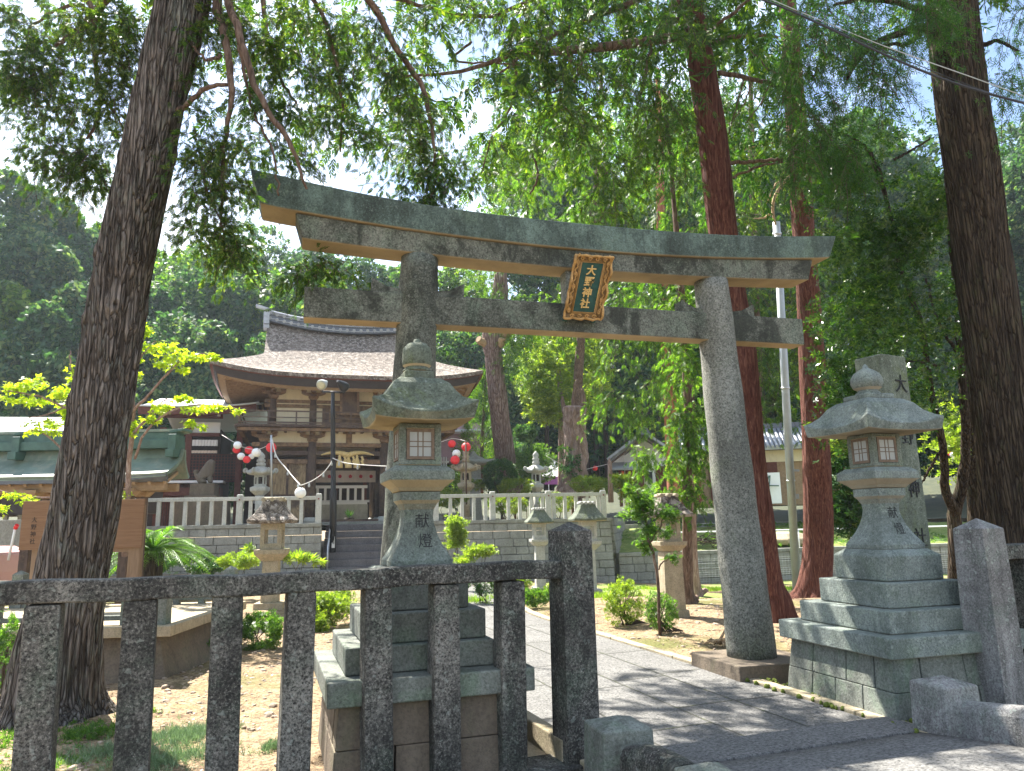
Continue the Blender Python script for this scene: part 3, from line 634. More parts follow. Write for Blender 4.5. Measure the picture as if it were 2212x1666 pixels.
# crown of the first red trunk: reaches left over the gate
fo = Fol('spray'); tw = MB()
def thr1(x, y):
    t = 0.05
    if y > 330: t += (y-330)/450
    if 960 < x < 1070 and 60 < y < 230: t += 0.25
    if x < 900: t += 0.12
    return t
S = patch(790, -40, 1500, 470, 9.8, 12.2, 950, thr1, 0.011, 3)
droop(fo, tw, S, 0.5, 4, 0.105, 0.9, 0.4, 2, 0.004)
rg = np.random.default_rng(6)
Pc = np.concatenate([ball((4.6, 11.5, 11.0), (4.8, 3.6, 2.6), 420, rg, 0.2), ball((5.5, 12.3, 15), (3, 3, 3.5), 200, rg, 0.2), ball((7.8, 6.8, 10.5), (3.2, 2.8, 1.8), 230, rg, 0.2)])
droop(fo, None, noisy(Pc, 0.5, 0.0), 1.1, 4, 0.32, 0.7, 0.4, 2)
fo.build('crown', M['leaf_hinoki'], r1); tw.build('twig', M['twig'], r1)
# second red trunk: crown over the right half
fo = Fol('spray'); tw = MB()
S = patch(1520, -40, 1700, 330, 14.5, 17.5, 220, 0.12, 0.012, 8)
droop(fo, tw, S, 0.8, 4, 0.17, 0.9, 0.4, 2, 0.005)
fo.build('crown', M['leaf_hinoki'], r2); tw.build('twig', M['twig'], r2)
# slender trunk hung with sprays
fo = Fol('spray'); tw = MB()
S = ells([(1470, 760, 30, 60, 14.8, 20), (1480, 900, 34, 50, 14.8, 26), (1480, 980, 38, 50, 14.8, 30), (1450, 1060, 34, 30, 14.6, 20), (1490, 1060, 26, 30, 14.6, 14), (1400, 975, 22, 16, 14.5, 6), (1375, 985, 14, 12, 14.5, 4), (1520, 930, 18, 60, 14.8, 10), (1460, 650, 34, 50, 15, 20)], 2.0)
droop(fo, tw, S, 0.42, 4, 0.14, 1.0, 0.4, 2, 0.004)
fo.build('crown', M['leaf_hinoki_light'], r3); tw.build('twig', M['twig'], r3)
fo = Fol('spray'); tw = MB()
S = patch(1395, 120, 1530, 700, 22, 27, 150, -0.2, 0.012, 12)
droop(fo, tw, S, 1.2, 4, 0.34, 1.0, 0.4, 2, 0.008); fo.build('crown', M['leaf_hinoki_light'], r5); tw.build('twig', M['twig'], r5)
fo = Fol('spray')
S = patch(1470, 640, 1530, 860, 17, 18, 40, -0.3, 0.012, 13)
droop(fo, None, S, 0.9, 4, 0.24, 1.0, 0.4, 2); fo.build('crown', M['leaf_hinoki_light'], r4)

# ------------------------------------------------ big furrowed cedar on the far right
T = [(2195, 1420, 150, 9.6), (2190, 1340, 128, 9.7), (2185, 1250, 116, 9.8), (2180, 1110, 112, 9.9), (2165, 888, 112, 10), (2122, 555, 108, 10.2), (2094, 333, 104, 10.3), (2072, 170, 100, 10.4), (2058, 50, 98, 10.5), (2050, -60, 94, 10.6), (2020, -400, 80, 11.2), (2000, -800, 60, 12)]
P, R = trackpts(T, 260); t = tree_root('cedar_tree', P[0], 'massive dark furrowed cedar trunk at the right edge behind the tall fence post')
mb = MB(); bark_tube(mb, P, R, 150, 0.045, 16, 0.35, 0.3, 21, 5, [(9.6, 2.4, 0.12, 0.06), (9.6, 4.2, 0.12, 0.06), (9.4, 0.8, 0.1, 0.05)], 3.0); mb.build('trunk', M['bark_dark'], t)
lb = MB()
for Tl in ([(2040, 60, 30, 10.4), (2000, 62, 22, 10.2), (1950, 70, 16, 10.0), (1880, 100, 10, 9.8), (1830, 170, 6, 9.6)], [(2030, 40, 20, 10.3), (1990, 20, 14, 10), (1900, 0, 10, 9.8), (1800, 10, 6, 9.6)],
           [(2000, 62, 10, 10.2), (1960, 95, 8, 10.1), (1905, 100, 6, 10), (1880, 160, 4, 9.9)], [(2060, 0, 20, 10.4), (2120, -30, 16, 10.2), (2200, -20, 10, 10)], [(2100, 110, 14, 10.4), (2150, 90, 8, 10.2), (2200, 110, 5, 10)]): limb(lb, Tl, 8, 16)
lb.build('branch', M['bark_dark'], t)
fo = Fol('sugi'); tw = MB()
S = np.concatenate([patch(1680, -40, 2060, 90, 8.8, 10.6, 300, 0.0, 0.012, 21), patch(1690, 60, 1960, 210, 9.4, 11, 200, 0.08, 0.012, 22), patch(1700, 200, 1860, 400, 9.8, 11.2, 230, 0.0, 0.012, 23), patch(2100, -40, 2260, 260, 9.4, 10.8, 120, 0.05, 0.012, 24)])
droop(fo, tw, S, 0.42, 4, 0.11, 1.0, 0.4, 2, 0.004)
rg = np.random.default_rng(9); Pc = ball((7.5, 9.5, 10.5), (4.0, 3.5, 2.8), 300, rg, 0.2)
droop(fo, None, Pc, 1.0, 4, 0.32, 0.8, 0.4, 2)
fo.build('crown', M['leaf_sugi'], t); tw.build('twig', M['twig'], t)

# ------------------------------------------------ broadleaf evergreen with several stems behind the tablet
base = D(2065, 1290, 12.5); t = tree_root('evergreen_oak_tree', base, 'dark glossy broadleaf tree with crooked twin stems behind the inscribed tablet')
mb = MB()
for Tl in ([(2068, 1300, 40, 12.5), (2066, 1200, 32, 12.4), (2063, 1110, 28, 12.4), (2077, 1050, 24, 12.3), (2085, 988, 20, 12.2), (2085, 888, 18, 12), (2078, 780, 17, 12), (2070, 700, 14, 12), (2060, 560, 12, 12), (2040, 420, 9, 12)],
           [(2066, 1110, 22, 12.3), (2040, 1060, 19, 12.2), (2042, 1005, 17, 12.1), (2030, 930, 15, 12), (2010, 840, 13, 11.9), (1990, 700, 12, 11.8), (1972, 655, 11, 11.8), (1955, 605, 11, 11.8), (1942, 555, 10, 11.8), (1915, 430, 9, 11.8), (1880, 330, 7, 11.8)],
           [(2032, 975, 6, 12), (2010, 1010, 6, 12), (1988, 1048, 4, 12)], [(1960, 640, 8, 11.8), (1920, 650, 5, 11.8), (1890, 680, 4, 11.8)], [(1925, 480, 7, 11.8), (1900, 370, 6, 11.7), (1860, 310, 5, 11.7), (1820, 290, 4, 11.6)],
           [(2075, 770, 9, 12), (2030, 700, 6, 12), (2000, 600, 5, 12)], [(1930, 345, 6, 11.7), (1960, 330, 5, 11.7), (2010, 300, 4, 11.7)], [(2030, 790, 6, 11.8), (1960, 780, 5, 11.6), (1900, 800, 4, 11.5)]): limb(mb, Tl, 9, 24)
mb.build('trunk', M['bark_dark'], t)
fo = Fol('rosette')
def rosettes(S, n_, spread, size, rg=None):
    rg = rg or RNG
    P = np.repeat(S, n_, axis=0)+rg.normal(size=(len(S)*n_, 3))*spread
    fo.add(P, rnd(len(P), rg), rnd(len(P), rg)*0.6+np.array([0, 0, 1.0]), size*rg.uniform(0.6, 1.25, len(P)))
def thr2(x, y):
    t = 0.05
    if y < 300: t += 0.12
    if 1850 < x < 2010 and 280 < y < 370: t += 0.4
    return t
S = np.concatenate([patch(1760, 240, 2090, 560, 10.8, 13, 330, thr2, 0.012, 31), patch(1780, 520, 2090, 900, 10.3, 12.8, 420, 0.0, 0.012, 32), patch(1790, 760, 1880, 960, 10, 11, 70, -0.2, 0.012, 33)])
rosettes(S, 12, 0.17, 0.082)
fo.build('crown', M['leaf_broad'], t)
# mossy short trunk beside it
P, R = trackpts([(2118, 1300, 44, 12.6), (2115, 1200, 38, 12.6), (2108, 1050, 34, 12.6), (2098, 960, 30, 12.5), (2092, 880, 24, 12.4), (2095, 800, 16, 12.4)], 60)
t2 = tree_root('mossy_tree', P[0], 'short moss-covered trunk just left of the massive right cedar'); mb = MB(); bark_tube(mb, P, R, 30, 0.08, 9, 0.6, 0.1, 4); mb.build('trunk', M['bark_dark'], t2)
fo = Fol('rosette'); S = patch(2020, 880, 2140, 1010, 12.6, 13.6, 50, -0.3, 0.012, 37); rosettes(S, 9, 0.18, 0.09); fo.build('crown', M['leaf_lime'], t2)
# thick round shrub right of the second red trunk (clipped camellia)
sh = empty('camellia_shrub', D(1840, 1130, 17), 'dense dark glossy shrub between the second red trunk and the right lantern', 'shrub')
fo = Fol('rosette'); c = D(1845, 1050, 17.5); S = ball(c, (0.85, 0.8, 1.15), 520, None, 0.75); rosettes(S, 5, 0.1, 0.13); fo.build('leaves', M['leaf_dark'], sh)
fo = Fol('rosette'); c = D(1838, 975, 17.5); S = ball(c, (0.65, 0.6, 0.35), 120, None, 0.7); rosettes(S, 5, 0.1, 0.12); fo.build('new_leaves', M['leaf_lime'], sh)
mb = MB(); limb(mb, [(1835, 1140, 30, 17.5), (1845, 1100, 60, 17.5), (1850, 1040, 50, 17.6)], 10, 8); mb.build('stem', M['bark_dark'], sh)

# ------------------------------------------------ mid-distance trees on the terrace and behind
def mid_tree(name, label, base, T, S, kind, matl, L, size, down=0.9, k=4, bk='bark_brown', twg=True, per=2, ring=60):
    P, R = trackpts(T, ring); t = tree_root(name, P[0], label); mb = MB(); bark_tube(mb, P, R, 26, 0.06, 10, 0.4, 0.15, len(name)); mb.build('trunk', M[bk], t)
    fo = Fol(kind); tw = MB() if twg else None; droop(fo, tw, S, L, k, size, down, 0.4, per, 0.008); fo.build('crown', M[matl], t)
    if twg: tw.build('twig', M['twig'], t)
    return t
mid_tree('hinoki_tree', 'light green cypress with drooping sprays seen above the gate beam right of centre', None, [(1246, 1120, 24, 34), (1250, 800, 20, 34), (1290, 400, 14, 32), (1300, 100, 6, 31)], np.concatenate([patch(1090, 180, 1480, 520, 26, 33, 640, -0.03, 0.010, 41), patch(1340, 500, 1480, 700, 26, 33, 200, -0.1, 0.010, 44)]), 'spray', 'leaf_hinoki_light', 1.3, 0.28)
mid_tree('hinoki_tree', 'bright feathery cypress filling the gateway opening below the beam', None, [(1496, 1120, 18, 25), (1494, 900, 16, 25), (1480, 700, 13, 25), (1440, 500, 8, 25)], np.concatenate([patch(1330, 620, 1460, 830, 22, 27, 300, -0.1, 0.012, 42), ells([(1180, 640, 50, 18, 26, 14), (1360, 860, 70, 20, 24, 26), (1410, 890, 30, 20, 24, 10), (1240, 660, 50, 30, 26, 20)], 2.0)]), 'spray', 'leaf_hinoki_light', 0.9, 0.21, 1.1)
mid_tree('hinoki_tree', 'dark green cypress behind the right gate pillar and red trunks', None, [(1640, 1120, 24, 24), (1635, 800, 20, 24), (1625, 400, 14, 24), (1620, 50, 6, 25)], patch(1510, 300, 1760, 880, 21, 26, 650, -0.05, 0.011, 43), 'spray', 'leaf_hinoki', 1.1, 0.23)
mid_tree('broadleaf_tree', 'sunlit pale yellow-green broadleaf tree standing over the gnarled trunk', None, [(1215, 1060, 20, 36), (1215, 900, 18, 36), (1205, 780, 8, 36)], np.concatenate([ball(D(1225, 800, 36), (2.1, 2.0, 2.6), 900, None, 0.75), ball(D(1180, 840, 36), (1.4, 1.4, 1.6), 400, None, 0.75)]), 'rosette', 'leaf_lime', 0.5, 0.19, 0.2, 2, 'bark_pale', False)
# dead-topped cedar with sawn limbs
T = [(1108, 1075, 64, 34), (1100, 1040, 50, 34), (1086, 950, 42, 34), (1074, 850, 40, 34), (1067, 780, 38, 34), (1063, 745, 42, 34), (1062, 722, 40, 34), (1072, 700, 38, 34), (1080, 640, 36, 34), (1082, 590, 26, 34)]
P, R = trackpts(T, 90); t = tree_root('pruned_cedar_tree', P[0], 'thick grey and red streaked trunk with sawn-off limb stubs right of the shrine gate'); mb = MB(); bark_tube(mb, P, R, 70, 0.06, 9, 0.15, 0.2, 8, 6, (), 2.0); mb.build('trunk', M['bark_pale2'], t)
for TT in ([(1062, 748, 24, 34), (1048, 742, 18, 33.8), (1036, 736, 16, 33.6), (1033, 732, 15, 33.5)], [(1070, 745, 26, 34), (1082, 740, 20, 33.8), (1086, 730, 17, 33.7)], [(1090, 728, 20, 34), (1098, 715, 18, 34), (1106, 700, 10, 34)]):
    mb = MB(); limb(mb, TT, 10, 8); mb.build('limb_stub', M['deadwood'], t)
fo = Fol('sugi'); droop(fo, None, patch(1010, 560, 1060, 640, 33, 35, 50, -0.5, 0.01, 51), 0.9, 3, 0.34, 0.2, 1, 2)
droop(fo, None, ells([(1110, 740, 30, 50, 34, 30), (1140, 700, 30, 40, 34, 24), (1100, 640, 44, 34, 34, 30)], 2), 0.9, 4, 0.3, 0.9, 0.4, 2); fo.build('crown', M['leaf_hinoki_light'], t)
# gnarled old trunk
T = [(1236, 1070, 66, 32), (1240, 1035, 54, 32), (1244, 990, 48, 32), (1243, 940, 46, 32), (1240, 900, 50, 32), (1240, 884, 50, 32), (1240, 878, 46, 32), (1240, 876, 10, 32)]
P, R = trackpts(T, 80); t = tree_root('gnarled_tree', P[0], 'gnarled hollow old trunk, broken off at the top, beside the purple-edged tent'); mb = MB(); bark_tube(mb, P, R, 60, 0.2, 6, 1.1, 0.25, 17, 3, (), 1.3); mb.build('trunk', M['bark_pale'], t)
for TT in ([(1222, 892, 16, 32), (1216, 872, 10, 32), (1214, 855, 5, 32)], [(1240, 880, 14, 32), (1240, 850, 9, 32), (1246, 820, 6, 32)], [(1258, 880, 16, 32), (1262, 865, 10, 32), (1258, 840, 6, 32)]):
    mb = MB(); limb(mb, TT, 8, 8); mb.build('limb', M['bark_brown'], t)
fo = Fol('rosette'); S = ells([(1232, 990, 26, 36, 31.6, 34), (1236, 1020, 24, 24, 31.6, 24), (1215, 1010, 12, 24, 31.8, 10)], 1); fo.add(S, rnd(len(S)), rnd(len(S)), 0.2); fo.build('ivy', M['leaf_dark'], t)
# cone-shaped young cedar
T = [(1040, 1065, 10, 35), (1042, 950, 8, 35), (1050, 810, 3, 35)]
P, R = trackpts(T, 12); t = tree_root('young_cedar_tree', P[0], 'bright green cone-shaped young cedar beside the sawn-off trunk'); mb = MB(); mb.tube([Vector(p) for p in P], list(R), 8); mb.build('trunk', M['bark_brown'], t)
fo = Fol('sugi'); rg = np.random.default_rng(2); hh = rg.uniform(0, 1, 900)**0.8; aa = rg.uniform(0, 2*pi, 900); c0 = D(1038, 1060, 35); c1 = D(1052, 812, 35)
rr = (1-hh)**0.7*1.15*rg.uniform(0.75, 1.05, 900)+0.05; Pp = c0+(c1-c0)*hh[:, None]+np.stack([cos_ for cos_ in (np.cos(aa)*rr, np.sin(aa)*rr, rr*0)], 1)
fo.add(Pp, np.stack([np.cos(aa)*0.8, np.sin(aa)*0.8, np.full(900, 0.7)], 1)+rnd(900, rg)*0.2, rnd(900, rg), 0.42*rg.uniform(0.7, 1.2, 900)); fo.build('crown', M['leaf_hinoki_light'], t)

# ------------------------------------------------ bright young cherry left of the gate
base = D(280, 1180, 12.3); t = tree_root('cherry_tree', base, 'young cherry with bright yellow-green leaves behind the leaning cypress trunk')
mb = MB()
for Tl in ([(268, 1200, 14, 12.3), (275, 1080, 12, 12.2), (283, 950, 10, 12.1), (288, 880, 9, 12), (292, 800, 7, 12), (300, 730, 5, 12), (312, 700, 3, 12)],
           [(285, 890, 7, 12), (310, 865, 6, 11.9), (350, 820, 5, 11.8), (385, 785, 4, 11.7), (430, 765, 3, 11.6), (462, 770, 2, 11.6)], [(283, 940, 7, 12), (330, 890, 4, 11.8), (360, 860, 3, 11.7)],
           [(290, 990, 6, 12), (320, 925, 5, 11.8), (370, 890, 4, 11.6), (430, 875, 3, 11.5), (500, 880, 2, 11.4), (520, 888, 2, 11.4)],
           [(270, 1000, 7, 12.2), (200, 930, 6, 12), (140, 880, 5, 11.9), (60, 850, 4, 11.8), (0, 845, 3, 11.8)], [(200, 930, 5, 12), (160, 820, 4, 12), (150, 760, 3, 12)], [(140, 880, 4, 11.9), (90, 900, 3, 11.8), (40, 905, 2, 11.8)],
           [(272, 1060, 6, 12.2), (180, 1010, 5, 12), (100, 940, 4, 11.8), (60, 930, 3, 11.8)], [(268, 1120, 6, 12.2), (150, 1080, 4, 12), (60, 1075, 3, 12), (0, 1060, 2, 12)], [(295, 780, 4, 12), (320, 755, 3, 12), (335, 735, 2, 12)]): limb(mb, Tl, 7, 16)
mb.build('trunk', M['bark_pale'], t)
fo = Fol('pair'); rg = np.random.default_rng(4)
S = ells([(312, 715, 18, 14, 12, 40), (304, 750, 12, 14, 12, 16), (298, 775, 10, 10, 12, 14), (345, 750, 34, 12, 11.8, 56), (375, 775, 34, 14, 11.7, 52), (425, 770, 34, 8, 11.6, 50), (458, 772, 14, 10, 11.6, 26), (350, 790, 20, 10, 11.8, 24), (395, 800, 16, 8, 11.7, 16), (300, 815, 8, 10, 12, 10),
          (390, 862, 24, 10, 11.6, 36), (350, 880, 28, 12, 11.7, 40), (330, 905, 20, 12, 11.8, 26), (420, 882, 30, 8, 11.5, 34), (470, 882, 30, 7, 11.4, 34), (512, 890, 16, 5, 11.4, 14), (415, 915, 22, 10, 11.5, 22), (440, 925, 10, 8, 11.5, 8), (285, 930, 10, 20, 12, 16), (300, 915, 12, 12, 12, 14),
          (30, 840, 36, 10, 11.8, 44), (80, 830, 36, 12, 11.8, 56), (130, 850, 34, 16, 11.9, 56), (160, 810, 18, 16, 12, 34), (150, 880, 24, 12, 12, 36), (60, 868, 50, 9, 11.8, 50), (20, 860, 26, 8, 11.8, 26), (110, 915, 40, 12, 11.8, 44), (150, 905, 18, 14, 12, 26), (70, 930, 30, 8, 11.8, 24), (120, 935, 22, 8, 11.8, 18),
          (30, 1070, 30, 10, 12, 30), (60, 1080, 20, 10, 12, 16), (10, 1100, 14, 14, 12, 14), (270, 1070, 16, 12, 12.2, 20), (275, 1110, 12, 10, 12.2, 10)], 1.5, rg, 4)
fo.add(S, rnd(len(S), rg)*np.array([1, 1, 0.5])+np.array([0, 0, -0.5]), rnd(len(S), rg)*0.6+np.array([0, 0, 1.0]), 0.082*rg.uniform(0.7, 1.25, len(S)))
fo.build('crown', M['leaf_cherry'], t)

# ------------------------------------------------ hills and far wood
mb = MB(); Pg = []
for i in range(25):
    row = []
    for j in range(41):
        a = radians(-75+150*j/40); d = 44+i*5.0
        X = sin(a+radians(12))*d; Y = cos(a+radians(12))*d
        h = 1.4+sstep((d-46)/90)*(24+7*sin(j*0.35+1.0)); row.append((X, Y, h))
    Pg.append(row)
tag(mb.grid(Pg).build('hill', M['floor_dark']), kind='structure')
def hill_z(X, Y):
    d = sqrt(X*X+Y*Y); a = atan2(X, Y)-radians(12); j = (a/radians(150)+0.5)*40
    return 1.4+sstep((d-46)/90)*(24+7*sin(j*0.35+1.0))
rg = np.random.default_rng(77); fo = Fol('clump'); fo2 = Fol('clump')
def crown_pts(c, r, h, n, cone):
    if cone:
        t_ = rg.uniform(0, 1, n)**0.75; ex = 0.6 if cone == 2 else 1.0; a = rg.uniform(0, 2*pi, n); q = r*(1.02-t_)**ex*rg.uniform(0.6, 1.1, n)*(1+0.25*np.sin(t_*22))
        return np.stack([c[0]+np.cos(a)*q, c[1]+np.sin(a)*q, c[2]+h*(0.1+t_*0.95)], 1)
    out = []
    for _ in range(9):
        s_ = np.array(c)+np.array([rg.normal()*r*0.45, rg.normal()*r*0.45, h*rg.uniform(0.45, 0.95)]); out.append(ball(s_, (r*0.48, r*0.48, h*0.16), n//9, rg, 0.8))
    return np.concatenate(out)
# skyline of the wood as seen: (x, y top, depth, cone?)
W = [(-60, 440, 50, 0), (20, 395, 46, 1), (80, 430, 47, 1), (140, 455, 49, 1), (60, 520, 44, 1), (-20, 560, 42, 1), (130, 560, 44, 1), (190, 520, 50, 1), (220, 505, 56, 1), (20, 640, 40, 1), (100, 680, 39, 1), (170, 640, 42, 1), (340, 545, 62, 0), (400, 560, 60, 0), (450, 540, 66, 0), (520, 545, 64, 0), (580, 520, 66, 0), (640, 555, 62, 0),
     (370, 620, 52, 0), (430, 610, 50, 0), (500, 640, 48, 1), (560, 600, 52, 0), (620, 620, 52, 0), (400, 690, 46, 1), (340, 650, 46, 1), (460, 720, 44, 1), (520, 700, 44, 0), (30, 740, 38, 1), (110, 780, 37, 1), (300, 700, 44, 1), (350, 760, 42, 1), (430, 780, 42, 1),
     (700, 560, 64, 0), (760, 590, 60, 0), (820, 600, 62, 0), (880, 570, 60, 0), (940, 590, 58, 0), (1000, 600, 56, 0), (980, 700, 50, 0), (1060, 720, 50, 0), (1130, 740, 50, 0), (960, 780, 48, 1), (1040, 850, 48, 1), (1130, 860, 50, 0), (1010, 900, 48, 0)]
for x in range(1120, 2400, 46):
    W.append((x, 330+70*sin(x*0.7), 56+6*sin(x), 0 if (x//46) % 3 else 1)); W.append((x+20, 560+60*sin(x*1.3), 52+3*sin(x*2), 1 if (x//46) % 3 else 0)); W.append((x+8, 800+50*sin(x*2.1), 53, 0)); W.append((x+8, 930+20*sin(x*2.1), 52, 0))
for x, y, d, cone in W:
    top = D(x, y, d); zb = hill_z(top[0], top[1]); h = max(top[2]-zb, 4.0); hc = min(h*0.95, 13.0); zc = top[2]-hc
    if cone and x < 1000: cone = 2
    r = (3.4 if cone else 3.5)*(0.85+0.3*rg.random()); n = 1900 if cone else 2200
    Pp = crown_pts((top[0], top[1], zc), r, hc, n, cone)
    f_ = fo if rg.random() < 0.72 else fo2
    f_.add(Pp, rnd(n if cone else (n//9)*9, rg), rnd(len(Pp), rg)*0.7+np.array([0, 0, 0.9]), 0.46*rg.uniform(0.6, 1.2, len(Pp)))
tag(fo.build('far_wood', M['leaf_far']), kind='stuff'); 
tag(fo2.build('far_wood_pale', M['leaf_hinoki_light']), kind='stuff')  # randomly picked crowns in a paler leaf green
mb = MB()
for x in range(940, 1400, 17):
    d = 46+5*random.random(); a = D(x+random.uniform(-8, 8), 1060, d); mb.tube([a, a+np.array([random.uniform(-.6, .6), 0, 7+random.random()*3])], [0.18, 0.1], 6)
tag(mb.build('far_trunks', M['bark_dark']), kind='stuff')

# ------------------------------------------------ ground
def axis(fine0, fine1, step, ext):
    a = list(np.arange(fine0, fine1, step)); s = step
    lo = [fine0]; 
    while lo[-1] > -ext: s *= 1.5; lo.append(lo[-1]-s)
    s = step; hi = [a[-1]]
    while hi[-1] < ext: s *= 1.5; hi.append(hi[-1]+s)
    return lo[:0:-1]+a+hi[1:]
GX = axis(-6, 16, 0.25, 900); GY = axis(3.0, 27, 0.25, 900)
def gh(X, Y):
    z = zg(X, Y)
    if 3.4 < Y < 24 and not (1.9 < X < 4.9 and Y < 12): z += 0.05*noise.noise(Vector((X*0.9, Y*0.9, 0)))*min(1, abs(Y-3.4)) + 0.02*noise.noise(Vector((X*3, Y*3, 2)))
    if Y > 14 and X > 14: pass
    return z-0.012
mb = MB(); mb.grid([[(X, Y, gh(X, Y)) for X in GX] for Y in GY]); tag(mb.build('ground', M['earth']), kind='structure')
# lawn patch on the right, low slope behind it
def strip(name, x0, x1, y0, y1, n1, n2, zf, mat, kind='structure'):
    mb = MB(); mb.grid([[(x0+(x1-x0)*i/n1, y0+(y1-y0)*j/n2, zf(x0+(x1-x0)*i/n1, y0+(y1-y0)*j/n2)) for i in range(n1+1)] for j in range(n2+1)])
    return tag(mb.build(name, mat), kind=kind)
strip('lawn', 8.6, 60, 14.8, 22.6, 90, 26, lambda X, Y: gh(X, Y)+0.004+0.03*noise.noise(Vector((X*.6, Y*.6, 4)))*sstep((Y-14.8)/1.5)*sstep((22.6-Y)/1), M['turf'])
# path: pale rough paving, running away and bending a little right
def pathx(Y, s):
    c = 3.35+0.02*(Y-5)+(3.1*sstep((Y-11)/14)); h = 1.14
    return c+s*h
mb = MB(); rows = []
Ys = [-3, 0, 3.0]+list(np.arange(4.0, 25.6, 0.4))
for Y in Ys: rows.append([(pathx(Y, s), Y, zg(pathx(Y, s), Y)+0.02) for s in (-1, -.5, 0, .5, 1)])
tag(mb.grid(rows).build('path', M['paving']), kind='structure')
# joints of the paving and edging stones
mb = MB(); rr = random.Random(3)
def strip_between(mb, a, b, w, z=0.0235):
    a = np.array(a); b = np.array(b); d = (b-a)/np.linalg.norm(b-a); p = np.array([-d[1], d[0]])*w/2
    mb.add([(*(a-p), zg(*a)+z), (*(b-p), zg(*b)+z), (*(b+p), zg(*b)+z), (*(a+p), zg(*a)+z)], [(0, 1, 2, 3)])
for s in (-0.55, 0.02, 0.52):
    for i in range(len(Ys)-1):
        strip_between(mb, (pathx(Ys[i], s), Ys[i]), (pathx(Ys[i+1], s), Ys[i+1]), 0.014)
for k, (s0, s1) in enumerate(((-1, -0.55), (-0.55, 0.02), (0.02, 0.52), (0.52, 1))):
    Y = 3.4+0.35*k
    while Y < 22:
        strip_between(mb, (pathx(Y, s0), Y), (pathx(Y, s1), Y+0.03), 0.012, 0.0238); Y += rr.uniform(0.9, 1.5)
tag(mb.build('path_joints', plain('joint', (0.06, 0.058, 0.05), 0.95, 0.4, 8, dirt=(0.12, 0.16, 0.03))), kind='structure')
for s, lab in ((1, 'row of pale edging stones along the right side of the paved path'), (-1, 'row of edging stones along the left side of the paved path')):
    mb = MB(); Y = 3.9
    while Y < 24.5:
        L = rr.uniform(0.7, 1.0); w = 0.12
        a = (pathx(Y, s)+s*0.075, Y+0.006, zg(pathx(Y, s), Y)+0.0); b = (pathx(Y+L, s)+s*0.075, Y+L-0.006, zg(pathx(Y+L, s), Y+L)+0.0)
        mb.beam(a, b, w, 0.09 + rr.uniform(-.005, .005)); Y += L
    o = mb.build('path_kerb', M['granite_tan'], None, (pathx(4, s), 4, 0), bevel=0.008); tag(o, kind='structure')
# moss tufts along the kerb
mb = MB()
for i in range(170):
    Y = rr.choice([rr.uniform(4.2, 6.4), rr.uniform(4.2, 6.4), rr.uniform(5.0, 5.9)]); s = 1; X = pathx(Y, 1)+rr.choice([0.0, 0.15, 0.17, 0.2])+rr.gauss(0, 0.02)
    if rr.random() < 0.25: X = pathx(Y, -1)-0.15+rr.gauss(0, .02); Y = rr.uniform(4.7, 5.6)
    r = rr.uniform(0.008, 0.024); mb.lathe((X, Y), [(r, 0.02), (r*1.0, 0.035+r*0.2), (r*0.6, 0.042+r*0.4), (0.001, 0.045+r*0.5)], 6)
tag(mb.build('moss_cushions', M['moss']), kind='stuff')
# pebbles, twigs
mb = MB(); rg = np.random.default_rng(8)
def pebble(X, Y, r):
    z = gh(X, Y); pts = []
    R = Matrix.Rotation(rr.uniform(0, 6), 3, 'Z'); sx, sy, sz = rr.uniform(.7, 1.3), rr.uniform(.5, 1), rr.uniform(.3, .6)
    rings = []
    for q, h in ((0.8, -0.3), (1.0, 0.1), (0.75, 0.7), (0.3, 1.0)):
        rings.append([tuple(R @ Vector((cos(a)*q*r*sx*rr.uniform(.85, 1.15), sin(a)*q*r*sy*rr.uniform(.85, 1.15), h*r*sz)) + Vector((X, Y, z))) for a in [k*pi/3 for k in range(6)]])
    mb.loft(rings, smooth=False)
for i in range(2600):
    if i % 2: X = rr.uniform(-2.4, 1.9); Y = rr.uniform(5.4, 12)
    else: X = rr.uniform(4.7, 9); Y = rr.uniform(5.2, 13)
    if 0.4 < X < 1.9 and 4.5 < Y < 6.0: continue
    pebble(X, Y, abs(rr.gauss(0, 0.013))+0.007 if rr.random() < .88 else rr.uniform(.025, .055))
tag(mb.build('pebbles', plain('pebble', (0.3, 0.23, 0.17), 0.9, 0.5, 9, bmp=0.4)), kind='stuff')
def litter(name, X0, X1, Y0, Y1, n, mat, size):
    fo = Fol('pair'); P = np.array([(x, y, gh(x, y)+0.008) for x, y in zip(rg.uniform(X0, X1, n), rg.uniform(Y0, Y1, n))]); P = noisy(P, 1.1, -0.15)
    fo.add(P, rnd(len(P), rg)*np.array([1, 1, .15]), rnd(len(P), rg)*.25+np.array([0, 0, 1.]), size*rg.uniform(.5, 1.3, len(P))); return tag(fo.build(name, mat), kind='stuff')
M['leaf_brown'] = leafmat('leaf_brown', (0.05, 0.03, 0.015), (0.14, 0.085, 0.045), (0.3, 0.2, 0.11), 0.1, tcol=(1, 1, 1))
litter('leaf_litter', -2.6, 2.0, 5.0, 12, 4500, M['leaf_brown'], 0.022); litter('leaf_litter', 4.7, 11, 5.0, 15, 8000, M['leaf_brown'], 0.024)
def grass_patch(name, regs, mat, n, size, kindt='blade', zf=gh):
    fo = Fol(kindt); out = []
    for (X, Y, rx, ry, w) in regs:
        k = int(n*w); a = rg.normal(size=(k, 2))*np.array([rx, ry])*0.5+np.array([X, Y]); out.append(a)
    A = np.concatenate(out); P = np.array([(x, y, zf(x, y)) for x, y in A])
    fo.add(P, rnd(len(P), rg)*0.45+np.array([0, 0, 0.9]), rnd(len(P), rg), size*rg.uniform(0.5, 1.3, len(P)))
    return tag(fo.build(name, mat), kind='stuff')
